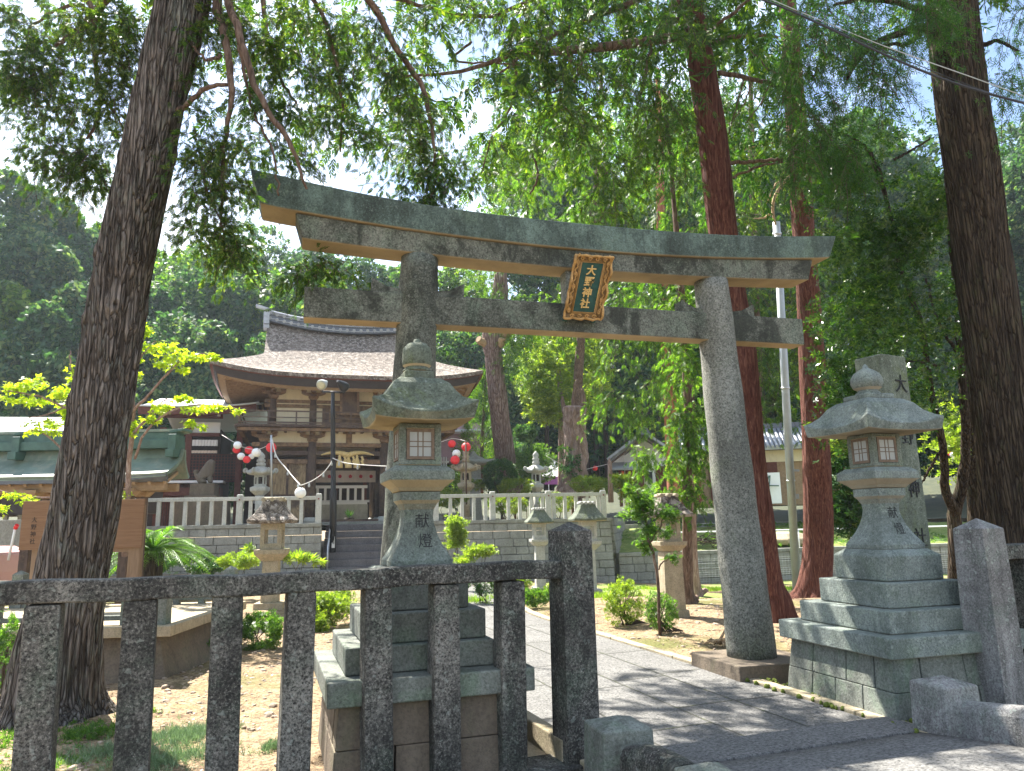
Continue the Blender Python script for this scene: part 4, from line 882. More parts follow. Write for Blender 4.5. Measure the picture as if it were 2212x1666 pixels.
g1 = [(*G(400, 1590)[:2], 0.32, 0.3, 1.0), (*G(360, 1640)[:2], 0.35, 0.25, 0.7), (*G(250, 1620)[:2], 0.35, 0.25, 0.5), (*G(590, 1620)[:2], 0.12, 0.1, 0.15)]
grass_patch('grass_tufts', g1, M['grass'], 1500, 0.055)
g2 = [(*G(20, 1600)[:2], 0.35, 0.4, 0.8), (*G(100, 1640)[:2], 0.4, 0.35, 0.7), (*G(180, 1580)[:2], 0.3, 0.25, 0.5), (*G(300, 1540)[:2], 0.2, 0.15, 0.2)]
grass_patch('ground_cover', g2, M['leaf_maple'], 300, 0.045, 'star')
g3 = [(*GG(1500, 1275)[:2], 3, .8, 0.9), (*GG(1640, 1275)[:2], 2.5, .8, 0.9), (*GG(1230, 1290)[:2], 1.6, .8, 0.8), (*GG(1000, 1300)[:2], 1, .8, 0.4), (*GG(2070, 1260)[:2], 3, 1.2, 0.7)]
grass_patch('lawn_grass', g3, M['grass_lawn'], 2600, 0.12)

# ------------------------------------------------ front stone fence
fy = radians(2.4); FX = np.array([cos(fy), sin(fy), 0]); FN = np.array([-sin(fy), cos(fy), 0]); E0 = np.array([2.10, 4.69, 0.0])
fr = empty('stone_fence', (0.4, 4.6, 0), 'weathered dark granite fence with thick top rail and square posts in the foreground', 'fence')
mb = MB(); a = E0-FX*3.9; b = E0-FX*0.05
rings = []
for i in range(41):
    p = a+(b-a)*i/40; z = 1.205+0.004*sin(i*0.9)+0.006*sin(i*0.23)
    rings.append([tuple(p-FN*0.09+np.array([0, 0, z-0.058])), tuple(p+FN*0.09+np.array([0, 0, z-0.058])), tuple(p+FN*0.088+np.array([0, 0, z+0.056])), tuple(p-FN*0.088+np.array([0, 0, z+0.058]))])
mb.loft(rings).build('rail', M['granite_dark'], fr, bevel=0.012)
for i, (px_, tilt) in enumerate(((100, -0.02), (306, -0.012), (492, -0.012), (649, 0.012), (812, -0.016), (958, 0.0), (1100, 0.012))):
    p = PL(px_, 1290, E0, fy); mb = MB(); w = 0.083
    mb.sq((0, 0), [(w*1.03, -0.1), (w, 0.5), (w*0.97, 1.1), (w*0.95, 1.146)])
    mb.v = [(p[0]+cos(fy)*x-sin(fy)*y+tilt*(z-1.1), p[1]+sin(fy)*x+cos(fy)*y, z) for x, y, z in mb.v]
    mb.build('post', M['granite_dark'], fr, bevel=0.01)
mb = MB(); mb.sq(E0, [(0.115, -0.1), (0.113, 1.0), (0.11, 1.455), (0.004, 1.515)], fy); mb.build('end_post', M['granite_dark'], fr, bevel=0.008)
mb = MB(); mb.box(E0-FX*1.9+np.array([0, 0, -0.06]), (4.2, 0.34, 0.16), fy); mb.build('sill', M['granite_dark'], fr, bevel=0.01)
# right fence
E1 = np.array([5.55, 4.42, 0.0])
fr2 = empty('stone_fence', E1, 'tall lichen-blotched granite post with rail at the right edge', 'fence')
MB().sq(E1, [(0.14, -0.1), (0.133, 1.0), (0.125, 1.40), (0.004, 1.48)], fy).build('end_post', M['granite_light'], fr2, bevel=0.01)
mb = MB(); mb.beam(E1+FX*0.08+np.array([0, 0, 1.21]), E1+FX*3.0+np.array([0, 0, 1.21]), 0.18, 0.115).build('rail', M['granite_dark'], fr2, bevel=0.01)
for i in (1, 2, 3, 4, 5, 6):
    mb = MB(); p = E1+FX*(0.03+0.43*i); mb.sq(p, [(0.083, -0.1), (0.08, 1.15)], fy); mb.build('post', M['granite_dark'], fr2, bevel=0.01)
mb = MB(); mb.box(E1+FX*1.6+np.array([0, 0, -0.06]), (3.6, 0.34, 0.16), fy); mb.build('sill', M['granite_dark'], fr2, bevel=0.01)
# bridge with its low parapets
br = empty('stone_bridge', (3.35, 3.0, 0), 'small arched stone bridge with low rounded parapets in front of the path', 'bridge')
mb = MB(); rows = []
for i in range(25):
    Y = 4.22-i*0.2; z = 0.03+0.16*(1-((Y-2.0)/2.25)**2 if abs(Y-2.0) < 2.25 else 0); rows.append([(2.2+2.3*j/12, Y, z) for j in range(13)])
mb.grid(rows, flip=True)
mb.add([(2.2, 4.22, 0.03), (4.5, 4.22, 0.03), (4.5, 4.22, -0.3), (2.2, 4.22, -0.3)], [(0, 1, 2, 3)])
mb.build('deck', M['paving'], br, thick=0.2)
def parapet(x, y0, y1, zb=0.0):
    mb = MB(); rings = []; w = 0.085
    for i in range(25):
        t = i/24; Y = y0+(y1-y0)*t; z0 = 0.02+0.15*(1-((Y-2.0)/2.25)**2 if abs(Y-2) < 2.25 else 0); h = z0+0.21+0.03*sin(pi*t)
        rings.append([(x-w, Y, z0-0.1), (x+w, Y, z0-0.1), (x+w, Y, h-0.06), (x+w*0.75, Y, h-0.015), (x+w*0.3, Y, h), (x-w*0.3, Y, h), (x-w*0.75, Y, h-0.015), (x-w, Y, h-0.06)])
    mb.loft(rings, smooth=False); return mb
def newel(x, y, h, w, matl='granite_dark', nm='newel'):
    MB().sq((x, y), [(w*1.06, -0.05), (w, h-0.03), (w, h), (0.004, h+0.05)], radians(-4)).build(nm, M[matl], br, bevel=0.012)
newel(4.655, 4.13, 0.36, 0.15, 'granite_light'); newel(2.13, 4.16, 0.34, 0.155, 'granite_base'); newel(2.19, 3.33, 0.30, 0.13, 'granite_base')
parapet(4.70, 3.99, -0.2).build('parapet', M['granite_light'], br, bevel=0.01); parapet(2.14, 4.02, 3.45).build('parapet', M['granite_dark'], br, bevel=0.01); parapet(2.22, 3.22, 0.0).build('parapet', M['granite_dark'], br, bevel=0.01)
mb = MB(); mb.box((3.35, 4.42, 0.015), (2.5, 0.38, 0.06)); mb.build('threshold', M['paving'], br, bevel=0.01)
# gutter slab left of the path
mb = MB(); mb.box((2.02, 5.2, 0.05), (0.10, 1.1, 0.2), 0.02); mb.box((1.86, 5.2, -0.02), (0.22, 1.1, 0.06), 0.02)
tag(mb.build('gutter_stone', M['granite_tan'], None, (1.95, 5.2, 0), bevel=0.01), 'pale mossy gutter stone beside the path between fence post and lantern base', 'gutter')

# ------------------------------------------------ torii
T0 = np.array([5.02, 6.58, 0.12]); TY = radians(-3.9)
_b = G(1625, 1425, 0.12); TX = np.array([cos(TY), sin(TY), 0]); TN = np.array([-sin(TY), cos(TY), 0]); TC = _b+TX*(-1.77); TC[2] = 0
tg = empty('torii_gate', TC, 'large mossy granite torii gate with curved top beam and carved plaque', 'torii gate')
def tp(s, y, z): return TC+TX*s+TN*y+np.array([0, 0, z])
def beam_s(s0, s1, zb, zt, hw, n=48, slant=0.0, hwt=None, roof=0.0, yoff=0):
    rings = []
    for i in range(n+1):
        t = i/n; s = s0+(s1-s0)*t; a, b_ = zb(s), zt(s); e = 0.0
        sg = (-1 if t < .5 else 1)*slant*max(0, (abs(t-.5)*2-0.93)/0.07)
        w2 = hwt or hw
        r_ = [tp(s-sg*0.5, -hw, a), tp(s-sg*0.5, hw, a), tp(s+sg*0.5, w2, b_), tp(s+sg*0.5, -w2, b_)]
        if roof: r_.insert(3, tp(s+sg*0.5, 0, b_+roof))
        rings.append(r_)
    return MB().loft(rings)
kb = lambda s: 4.255+0.017*s*s; kt = lambda s: 4.525+(0.0125 if s < 0 else 0.009)*abs(s)**2.5
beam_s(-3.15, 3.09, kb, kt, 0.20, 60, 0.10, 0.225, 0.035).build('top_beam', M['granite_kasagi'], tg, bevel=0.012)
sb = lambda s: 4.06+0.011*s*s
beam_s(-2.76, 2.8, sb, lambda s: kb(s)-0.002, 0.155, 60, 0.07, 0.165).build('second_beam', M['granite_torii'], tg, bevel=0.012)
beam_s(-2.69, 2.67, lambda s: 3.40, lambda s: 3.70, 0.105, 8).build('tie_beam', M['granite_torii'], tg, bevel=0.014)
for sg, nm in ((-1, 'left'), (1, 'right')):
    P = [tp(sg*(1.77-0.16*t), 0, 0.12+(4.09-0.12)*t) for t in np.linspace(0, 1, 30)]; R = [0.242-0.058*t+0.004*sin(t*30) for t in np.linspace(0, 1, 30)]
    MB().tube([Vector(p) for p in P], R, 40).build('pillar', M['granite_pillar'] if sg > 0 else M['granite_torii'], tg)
    c = tp(sg*1.79, 0, 0); MB().sq(c, [(0.46, -0.1), (0.455, 0.155)], TY).build('plinth', M['granite_brown'], tg, bevel=0.012)
    for k in (-1, 1):
        mb = MB(); s0 = sg*1.63+k*0.17; s1 = sg*1.63+k*0.44; w = 0.075
        prof = [(s0, 3.703), (s1, 3.703), (s1, 3.83), ((s0+s1)/2, 3.755), (s0, 3.735)]
        vs_ = [tp(s, -w, z) for s, z in prof]+[tp(s, w, z) for s, z in prof]
        mb.add(vs_, [(0, 1, 2, 3, 4), (9, 8, 7, 6, 5)]+[(i, (i+1) % 5, (i+1) % 5+5, i+5) for i in range(5)]); mb.build('wedge', M['granite_torii'], tg, bevel=0.006)
MB().box(tp(-0.02, 0, 3.88), (0.2, 0.17, 0.36), TY).build('strut', M['granite_pillar'], tg, bevel=0.008)
# name plaque, leaning forward
pb = [PL(x, y, TC-TN*0.17, TY) for x, y in ((1216, 686), (1297, 690))]; pt = [PL(x, y, TC-TN*0.44, TY) for x, y in ((1240, 549), (1326, 558))]
bc = (pb[0]+pb[1])/2; tc_ = (pt[0]+pt[1])/2; PW = np.linalg.norm(pb[1]-pb[0])*0.98; upv = (tc_-bc); PH = np.linalg.norm(upv); upv /= PH; rt = (pb[1]-pb[0])/np.linalg.norm(pb[1]-pb[0]); upv = upv-rt*np.dot(upv, rt)*0.0; nv = np.cross(rt, upv); nv /= np.linalg.norm(nv)
pq = empty('name_plaque', bc, 'gilt carved plaque with four characters on dark green, leaning forward from the gate beams', 'plaque')
def pp(u_, v_, w_): return bc+rt*u_*PW+upv*v_*PH+nv*w_
mb = MB(); R3 = Matrix(((rt[0], upv[0], nv[0]), (rt[1], upv[1], nv[1]), (rt[2], upv[2], nv[2])))
mb.box(pp(0, 0.5, -0.012), (PW*0.56, PH*0.8, 0.02), R=R3).build('panel', M['panel_green'], pq)
# scalloped frame
mb = MB(); nO = 120; out = []; inn = []
def edge(t):
    t = t % 4
    if t < 1: return (-0.5+t, 0.0)
    if t < 2: return (0.5, t-1)
    if t < 3: return (0.5-(t-2), 1.0)
    return (-0.5, 1-(t-3))
Rg = [[], [], [], []]
for i in range(nO):
    t = 4*i/nO; u_, v_ = edge(t); w_ = 0.035*sin(t*2*pi*3)+0.015*sin(t*2*pi*7)
    f = 1+w_*0.6; cu, cv = u_*f, 0.5+(v_-0.5)*(1+w_*0.35)
    Rg[0].append(pp(cu, cv, -0.02)); Rg[1].append(pp(cu, cv, 0.02+0.02*sin(t*2*pi*3))); 
    iu, iv = u_*0.86, 0.5+(v_-0.5)*0.9; Rg[2].append(pp(iu, iv, 0.005)); iu, iv = u_*0.60, 0.5+(v_-0.5)*0.80; Rg[3].append(pp(iu, iv, 0.002))
mb.loft(Rg, cap=False, smooth=True); mb.build('frame', M['gold_dark'], pq)
mb = MB(); mb.tube([Vector(p) for p in Rg[1]]+[Vector(Rg[1][0])], 0.014, 6); ins = [pp(u_, v_, 0.008) for u_, v_ in ((-0.30, 0.1), (0.30, 0.1), (0.30, 0.9), (-0.30, 0.9), (-0.30, 0.1))]
mb.tube([Vector(p) for p in ins], 0.007, 6); mb.tube([Vector(p) for p in [pp(u_*1.12, 0.5+(v_-0.5)*1.05, 0.008) for u_, v_ in ((-0.30, 0.1), (0.30, 0.1), (0.30, 0.9), (-0.30, 0.9), (-0.30, 0.1))]], 0.004, 6)
for side in (-1, 1):
    for k in range(5):
        v0 = 0.12+0.19*k; mb.tube([Vector(pp(side*(0.41+0.045*cos(a*1.0)*(1-a/11)), v0+0.045*sin(a)*(1-a/11), 0.018)) for a in np.linspace(0, 9, 18)], 0.007, 5)
        mb.tube([Vector(pp(side*(0.42+0.03*sin(q*6)), v0+0.05+q*0.1, 0.016)) for q in np.linspace(0, 1, 8)], 0.008, 5)
for k in range(4):
    for v0 in (0.045, 0.955):
        mb.tube([Vector(pp(-0.3+0.2*k+0.06*cos(a)*(1-a/11), v0+0.022*sin(a), 0.018)) for a in np.linspace(0, 9, 16)], 0.006, 5)
mb.build('carving', M['gold'], pq)
for i, ch in enumerate('大野神社'): text_part('lettering', ch, PH*0.165, pp(0, 0.765-0.177*i, 0.004), rt, upv, M['gold_text'], pq, 0.012, bold=0.002)
for s_ in (-0.42, 0.34): MB().box(pp(s_, 0.04, -0.03), (0.035, 0.13, 0.05), R=R3).build('bracket', M['panel_green'], pq)

# ------------------------------------------------ large stone lanterns
def roof_rings(c, yaw, levels, n=10):
    """levels: (half width, z, corner lift, plan concavity)"""
    rings = []
    for hw, z, lift, conc in levels:
        r_ = []
        for side in range(4):
            for k in range(n):
                t = -1+2*k/n; a, b_ = {0: (t, -1), 1: (1, t), 2: (-t, 1), 3: (-1, -t)}[side]
                q = abs(t)**3; sc = 1-conc*(1-q); X, Y = a*hw*(sc if side in (1, 3) else 1), b_*hw*(sc if side in (0, 2) else 1)
                if side in (0, 2): X = a*hw
                else: Y = b_*hw
                r_.append((c[0]+cos(yaw)*X-sin(yaw)*Y, c[1]+sin(yaw)*X+cos(yaw)*Y, z+lift*abs(t)**2.4))
        rings.append(r_)
    return rings
def big_lantern(c, yaw, tiers, cw, label, shafttop, ball_prof, roofl, mats, grp, wall_h, wb, wt):
    t = empty('stone_lantern', (c[0], c[1], 0), label, 'stone lantern', grp)
    X = np.array([cos(yaw), sin(yaw), 0]); Y = np.array([-sin(yaw), cos(yaw), 0])
    # block wall under the cap
    mb = MB(); rr_ = random.Random(5)
    for face in range(4):
        A = [(-1, -1), (1, -1), (1, 1), (-1, 1)][face]; B = [(1, -1), (1, 1), (-1, 1), (-1, -1)][face]
        for r0, r1 in ((0, 0.5), (0.5, 1)):
            u0 = 0.0; k = 0
            while u0 < 1:
                u1 = min(1.0, u0+rr_.uniform(0.2, 0.36)); u1 = 1.0 if u1 > 0.86 else u1; g = 0.004
                q = []
                for uu, vv in ((u0+g, r0+g), (u1-g, r0+g), (u1-g, r1-g), (u0+g, r1-g)):
                    hw = wb+(wt-wb)*vv; q.append(((A[0]+(B[0]-A[0])*uu)*hw, (A[1]+(B[1]-A[1])*uu)*hw, -0.02+(wall_h+0.02)*vv))
                nx, ny = ((0, -1), (1, 0), (0, 1), (-1, 0))[face]; d_ = rr_.uniform(0.0, 0.008)
                F_ = [(x+nx*d_, y+ny*d_, z) for x, y, z in q]; Bk = [(x-nx*0.05, y-ny*0.05, z) for x, y, z in q]
                P = [(c[0]+X[0]*x+Y[0]*y, c[1]+X[1]*x+Y[1]*y, z) for x, y, z in F_+Bk]
                mb.add(P, [(0, 1, 2, 3), (0, 4, 5, 1), (1, 5, 6, 2), (2, 6, 7, 3), (3, 7, 4, 0)]); u0 = u1; k += 1
    mb.build('base_wall', M[mats[0]], t, bevel=0.006)
    for i, (hw, z0, z1, dx, ch) in enumerate(tiers):
        cc = c+X*dx; lv = [(hw, z0+0.003), (hw, z1-ch), (hw-ch*1.3, z1)] if ch > 0.01 else [(hw, z0+0.003), (hw, z1)]
        MB().sq(cc, lv, yaw).build('base_step', M[mats[1]], t, bevel=0.01)
    sh = [(cw*1.0, 1.238+0.0), (cw*1.0, 1.275), (cw*0.93, 1.30), (cw*0.74, 1.37), (cw*0.60, 1.44), (cw*0.50, 1.52), (cw*0.47, 1.57), (cw*0.49, 1.62), (cw*0.58, 1.66), (cw*0.67, 1.685), (cw*0.67, shafttop)]
    so = MB().sq(c, sh, yaw).build('shaft', M[mats[2]], t, bevel=0.006)
    def hwz(z):
        for (w0, z0), (w1, z1) in zip(sh[1:], sh[2:]):
            if z0 <= z <= z1: return w0+(w1-w0)*(z-z0)/(z1-z0)
        return cw
    for ch, zc, off in (('献', 1.535, 0.02), ('燈', 1.40, 0.035)):
        def rm(v, zc=zc):
            q = np.array(v)-c; u_ = q@X; z = float(v[2]); return Vector(tuple(c+X*u_-Y*(hwz(z)+0.0025+(0.0 if (q@Y) > -0.0 else 0))+np.array([0, 0, z-c[2]])))
        mb0 = text_part('inscription', ch, 0.105, c+X*off+np.array([0, 0, zc]), X, (0, 0, 1), M['ink'], t, 0.0, rm)
    cap = [(cw*0.70, shafttop+0.003), (cw*0.80, shafttop+0.03), (cw*1.05, shafttop+0.075), (cw*1.07, shafttop+0.08), (cw*1.07, shafttop+0.14), (cw*0.86, shafttop+0.175), (cw*0.84, shafttop+0.18)]
    MB().sq(c, cap, yaw).build('capital', M[mats[2]], t, bevel=0.006)
    zf0, zf1 = shafttop+0.183, 2.224; fw = cw*0.70
    fb = MB(); zc = (zf0+zf1)/2; ww = fw*0.66; hh = 0.108; pw = (fw-ww)/2
    for a_, b_ in ((-1, -1), (1, -1), (1, 1), (-1, 1)): fb.sq(c+X*a_*(ww+pw)+Y*b_*(ww+pw), [(pw, zf0), (pw*1.03, zc), (pw, zf1)], yaw)
    fb.sq(c, [(fw*0.985, zf0+.001), (fw*0.985, zc-hh)], yaw); fb.sq(c, [(fw*0.985, zc+hh), (fw*0.985, zf1-.001)], yaw)
    fb.build('firebox', M[mats[3]], t, bevel=0.012, seg=3); fw0 = fw; fw = fw*0.93
    MB().sq(c, [(fw*.93, zf0+.02), (fw*.93, zf1-.02)], yaw).build('firebox_core', M['wood_dark'], t)
    zc = (zf0+zf1)/2+0.0
    for nrm, tan in ((-Y, X), (-X, -Y), (Y, -X), (X, Y)):
        fo_ = np.array(c)+nrm*(fw*1.01); hh = 0.108; ww = fw0*0.66
        Rm = Matrix(((tan[0], 0, nrm[0]), (tan[1], 0, nrm[1]), (0, 1, 0)))
        w = MB()
        for s in (-1, 1):
            w.box(fo_+tan*s*(ww-0.011)+np.array([0, 0, zc]), (0.022, 2*hh, 0.02), R=Rm); w.box(fo_+np.array([0, 0, zc+s*(hh-0.011)])+nrm*0.0005, (2*ww-0.044, 0.022, 0.019), R=Rm)
            w.box(fo_+tan*s*0.018+np.array([0, 0, zc]), (0.007, 2*hh-0.044, 0.014), R=Rm); w.box(fo_+np.array([0, 0, zc+s*0.018]), (2*ww-0.044, 0.007, 0.0125), R=Rm)
        wf = w.build('window', M['frame_wood'], t)
        MB().box(fo_+np.array([0, 0, zc]), (2*ww-0.03, 2*hh-0.03, 0.008), R=Rm).build('paper_pane', M['paper'], wf)
    MB().loft(roof_rings(c, yaw, roofl), smooth=False).build('roof', M[mats[4]], t, bevel=0.008)
    k = ball_prof
    MB().sq(c, [(k[0], k[1]), (k[0], k[2])], yaw+0.02).build('finial_base', M[mats[4]], t, bevel=0.012)
    MB().lathe(c, k[3], 28).build('finial', M[mats[4]], t)
    return t
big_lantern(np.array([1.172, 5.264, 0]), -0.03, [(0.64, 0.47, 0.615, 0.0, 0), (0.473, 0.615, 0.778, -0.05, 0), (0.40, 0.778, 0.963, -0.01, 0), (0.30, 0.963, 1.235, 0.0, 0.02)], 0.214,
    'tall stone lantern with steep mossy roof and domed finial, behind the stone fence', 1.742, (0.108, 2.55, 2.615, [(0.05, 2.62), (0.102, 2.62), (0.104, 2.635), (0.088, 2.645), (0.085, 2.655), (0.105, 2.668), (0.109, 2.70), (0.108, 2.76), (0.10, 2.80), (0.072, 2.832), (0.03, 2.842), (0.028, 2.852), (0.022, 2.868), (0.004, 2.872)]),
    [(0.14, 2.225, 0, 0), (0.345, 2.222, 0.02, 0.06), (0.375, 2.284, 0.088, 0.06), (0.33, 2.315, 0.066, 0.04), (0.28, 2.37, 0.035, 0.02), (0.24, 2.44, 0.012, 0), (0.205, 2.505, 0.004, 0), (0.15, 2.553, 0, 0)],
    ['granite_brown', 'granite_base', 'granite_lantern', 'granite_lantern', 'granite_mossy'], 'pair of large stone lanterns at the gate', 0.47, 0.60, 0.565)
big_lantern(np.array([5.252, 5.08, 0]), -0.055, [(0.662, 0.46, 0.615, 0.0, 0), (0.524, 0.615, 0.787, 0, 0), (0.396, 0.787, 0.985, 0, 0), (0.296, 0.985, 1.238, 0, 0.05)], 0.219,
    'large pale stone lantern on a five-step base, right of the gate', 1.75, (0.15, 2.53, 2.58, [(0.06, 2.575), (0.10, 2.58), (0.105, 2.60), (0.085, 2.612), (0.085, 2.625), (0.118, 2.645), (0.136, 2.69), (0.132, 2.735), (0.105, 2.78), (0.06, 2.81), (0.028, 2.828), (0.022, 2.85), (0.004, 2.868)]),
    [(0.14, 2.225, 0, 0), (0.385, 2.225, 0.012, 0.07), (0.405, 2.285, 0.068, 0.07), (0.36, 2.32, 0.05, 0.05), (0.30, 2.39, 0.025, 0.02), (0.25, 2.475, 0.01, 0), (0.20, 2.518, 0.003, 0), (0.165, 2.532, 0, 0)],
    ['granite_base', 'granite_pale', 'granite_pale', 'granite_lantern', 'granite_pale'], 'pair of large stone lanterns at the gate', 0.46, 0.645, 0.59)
# the lichen-crusted collar under the right finial
# ------------------------------------------------ inscribed tablet
pts = [D(1903, 767, 8.3), D(1955, 767, 8.55)]
A = D(1903, 767, 8.3); B = D(1955, 767, 8.52); fx = B-A; fx[2] = 0; w0 = np.linalg.norm(fx); fx /= w0; fn = np.array([-fx[1], fx[0], 0]); Z1 = (A[2]+B[2])/2
tb = empty('inscribed_pillar', (*(((A+B)/2)[:2]), 0), 'tall square stone pillar carved with large black characters, behind the right lantern', 'stone pillar')
cB = (A+B)/2; rings = []
for z, k in ((0.0, 1.35), (0.6, 1.3), (Z1-0.02, 1.0), (Z1, 0.94)):
    rings.append([tuple((cB+fx*a*w0/2*k+fn*b_)*np.array([1, 1, 0])+np.array([0, 0, z])) for a, b_ in ((-1, -0.02*k+0.02), (1, -0.02*k+0.02), (1, 0.34), (-1, 0.34))])
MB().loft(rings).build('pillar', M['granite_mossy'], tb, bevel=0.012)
for i, ch in enumerate('大野神社'):
    y_ = (832, 945, 1058, 1165)[i]; p = PL(1945+14*i, y_, cB, atan2(fx[1], fx[0])); text_part('inscription', ch, 0.22, p-fn*0.012, fx, (0, 0, 1), M['ink'], tb, 0.006)
MB().sq((cB+fn*0.16), [(0.36, -0.1), (0.34, 0.35)], atan2(fx[1], fx[0])).build('base', M['granite_base'], tb, bevel=0.015)
# ------------------------------------------------ grey pole and cables
bp = GG(1721, 1281); top = D(1677, 480, np.dot(bp-C, FWD))
pl = empty('utility_pole', bp, 'slim grey metal pole with a taped cap standing between the two red trunks', 'pole')
MB().tube([bp-np.array([0, 0, .2]), bp*0.5+np.array([*top[:2], top[2]])*0.5, top], [0.105, 0.098, 0.09], 20).build('shaft', M['pole_grey'], pl)
mb = MB()
for f_ in (0.30, 0.55, 0.93, 0.965): 
    mb = MB(); p = bp+(top-bp)*f_; mb.tube([p, p+(top-bp)/np.linalg.norm(top-bp)*0.05], [0.112, 0.112], 20); mb.build('band', M['metal'], pl)
mb = MB(); p = bp+(top-bp)*0.33; mb.box(p+np.array([0.13, -0.05, 0]), (0.2, 0.05, 0.05)); mb.box(bp+(top-bp)*0.26+np.array([0.12, -0.05, 0]), (0.12, 0.05, 0.12)); mb.build('fitting', M['cable_grey'], pl)
mb = MB(); mb.tube([D(1668, 551, 15.8), D(1640, 540, 15), D(1600, 522, 13.6)], 0.012, 5); mb.build('guy_wire', M['wire'], pl)
def cable(name, pts, r, mat, lab):
    P = [D(*p) for p in pts]; Q, _ = None, None
    TT = [(x, y, 1.2*r*F/d, d) for x, y, d in pts]; Pp, Rr = trackpts(TT, 24); mb = MB(); mb.tube([Vector(p) for p in Pp], list(Rr), 7)
    return tag(mb.build(name, mat, None, Pp[0]), lab, 'cable')
cable('overhead_cable', [(1560, -28, 9.4), (1700, 20, 9.0), (1942, 132, 8.4), (2100, 192, 8.1), (2300, 245, 7.8)], 0.022, M['cable'], 'thick black cable crossing the treetops at upper right')
cable('overhead_cable', [(1600, -30, 9.4), (1675, 3, 9.2), (1890, 92, 8.7), (2108, 170, 8.3), (2300, 240, 8.0)], 0.009, M['cable_grey'], 'thin grey wire running just above the thick black cable')
cable('overhead_cable', [(1580, -26, 9.4), (1760, 45, 9.0), (1942, 124, 8.5), (2130, 198, 8.1), (2300, 252, 7.8)], 0.008, M['cable'], 'thin dark wire bundled along the thick black cable')

# ------------------------------------------------ terrace, walls, stairs, balustrades
WY = radians(-10); WX = np.array([cos(WY), sin(WY), 0]); WN = np.array([-sin(WY), cos(WY), 0]); W0 = np.array([-1.58, 26.03, 0.0]); ZT = 1.64
def wp(s, y, z): return W0+WX*s+WN*y+np.array([0, 0, z])
def ws(x, y=1200): return float((PL(x, y, W0, WY)-W0)@WX)
sL0, sL1 = ws(395)-12, ws(693); sR0, sR1 = ws(944)-3.4*0-0.0, ws(1318, 1118)
sR0 = sL1+3.6
ob = np.array([*(wp(sR1, 0, 0)[:2]), 0])
mb = MB(); mb.add([wp(-60, 0.25, ZT-0.02), wp(sL1+.1, 0.25, ZT-0.02), wp(sL1+.1, 2.0, ZT-0.02), wp(sR0-.1, 2.0, ZT-0.02), wp(sR0-.1, 0.25, ZT-0.02), wp(sR1-.15, 0.25, ZT-0.02), wp(sR1+5, 24, ZT-0.02), wp(60, 40, ZT-0.02), wp(60, 60, ZT-0.02), wp(-60, 60, ZT-0.02)], [tuple(range(10))])
tag(mb.build('terrace_ground', M['earth']), kind='structure')
def block_wall(name, s0, s1, zb0, zb1, zt, label, y0=0.0, batter=0.22, ch=0.29, seed=1, org=wp, coping=True, mat='granite_blocks', cap0=False, cat='retaining wall'):
    rr_ = random.Random(seed); t = empty(name, org((s0+s1)/2, y0, min(zb0, zb1)), label, cat)
    mb = MB(); H = zt-(0.12 if coping else 0); n = int((H-min(zb0, zb1))/ch)+1; ch = (H-min(zb0, zb1))/n
    for r in range(n):
        za = H-(r+1)*ch; zc = za+ch; s = s0
        while s < s1:
            e = min(s1, s+rr_.uniform(0.4, 0.72)); e = s1 if s1-e < 0.2 else e
            zb = zb0+(zb1-zb0)*((s+e)/2-s0)/(s1-s0)
            if zc > zb-0.1:
                g = 0.006; d_ = rr_.uniform(0, 0.03); ya = y0-batter*(H-za)/2.0-d_; yc = y0-batter*(H-zc)/2.0-d_; j = rr_.uniform(-.01, .01)
                F_ = [org(s+g, ya, za+g), org(e-g, ya, za+g+j), org(e-g, yc, zc-g+j*0), org(s+g, yc, zc-g)]
                Bk = [p+ (org(0, .3, 0)-org(0, 0, 0)) for p in F_]
                mb.add(F_+Bk, [(0, 1, 2, 3), (0, 4, 5, 1), (1, 5, 6, 2), (2, 6, 7, 3), (3, 7, 4, 0)])
            s = e
    mb.build('block', M[mat], t, bevel=0.018)
    if coping:
        mb = MB(); s = s0
        while s < s1:
            e = min(s1, s+1.8); e = s1 if s1-e < .5 else e
            mb.beam(org(s+.004, y0-0.02+0.14, zt-0.06), org(e-.004, y0-0.02+0.14, zt-0.06), 0.36, 0.12); s = e
        mb.build('coping', M['granite_blocks'] if mat == 'granite_blocks' else M[mat], t, bevel=0.015)
    return t
block_wall('retaining_wall', sL0, sL1, 0.2, 0.02, ZT+0.05, 'grey stone block retaining wall left of the stairs', seed=2, batter=0.3)
block_wall('retaining_wall', sR0, sR1, -0.1, -0.52, ZT+0.05, 'tan-grey stone block retaining wall right of the stairs', seed=4, batter=0.3)
# return wall going back from the corner, and the low wall across the lawn
def wc(s, y, z): return wp(sR1, 0, 0)+(WN*0.93+WX*0.36)*s+(WX*0.93-WN*0.36)*(-y)+np.array([0, 0, z])
block_wall('retaining_wall', 0.35, 9, -0.55, 0.6, ZT+0.05, 'shaded side wall running back from the terrace corner', seed=6, org=wc, coping=False, batter=0.25)
def lw(s, y, z): return wp(sR1, 0, 0)+np.array([cos(radians(-7)), sin(radians(-7)), 0])*s+np.array([-sin(radians(-7)), cos(radians(-7)), 0])*y+np.array([0, 0, z])
block_wall('retaining_wall', 0.25, 26, -0.62, -0.75, 0.47, 'low stone block wall across the back of the sunlit lawn', seed=7, org=lw, batter=0.1)
mb = MB(); rows = []
for j in range(13):
    y = 0.2+j*0.75; rows.append([lw(s_, y, 0.40+0.82*sstep((y-0.2)/7.5)+0.06*noise.noise(Vector((s_, y, 0)))) for s_ in np.linspace(0.1, 40, 60)])
tag(mb.grid(rows).build('bank', M['turf']), kind='structure')
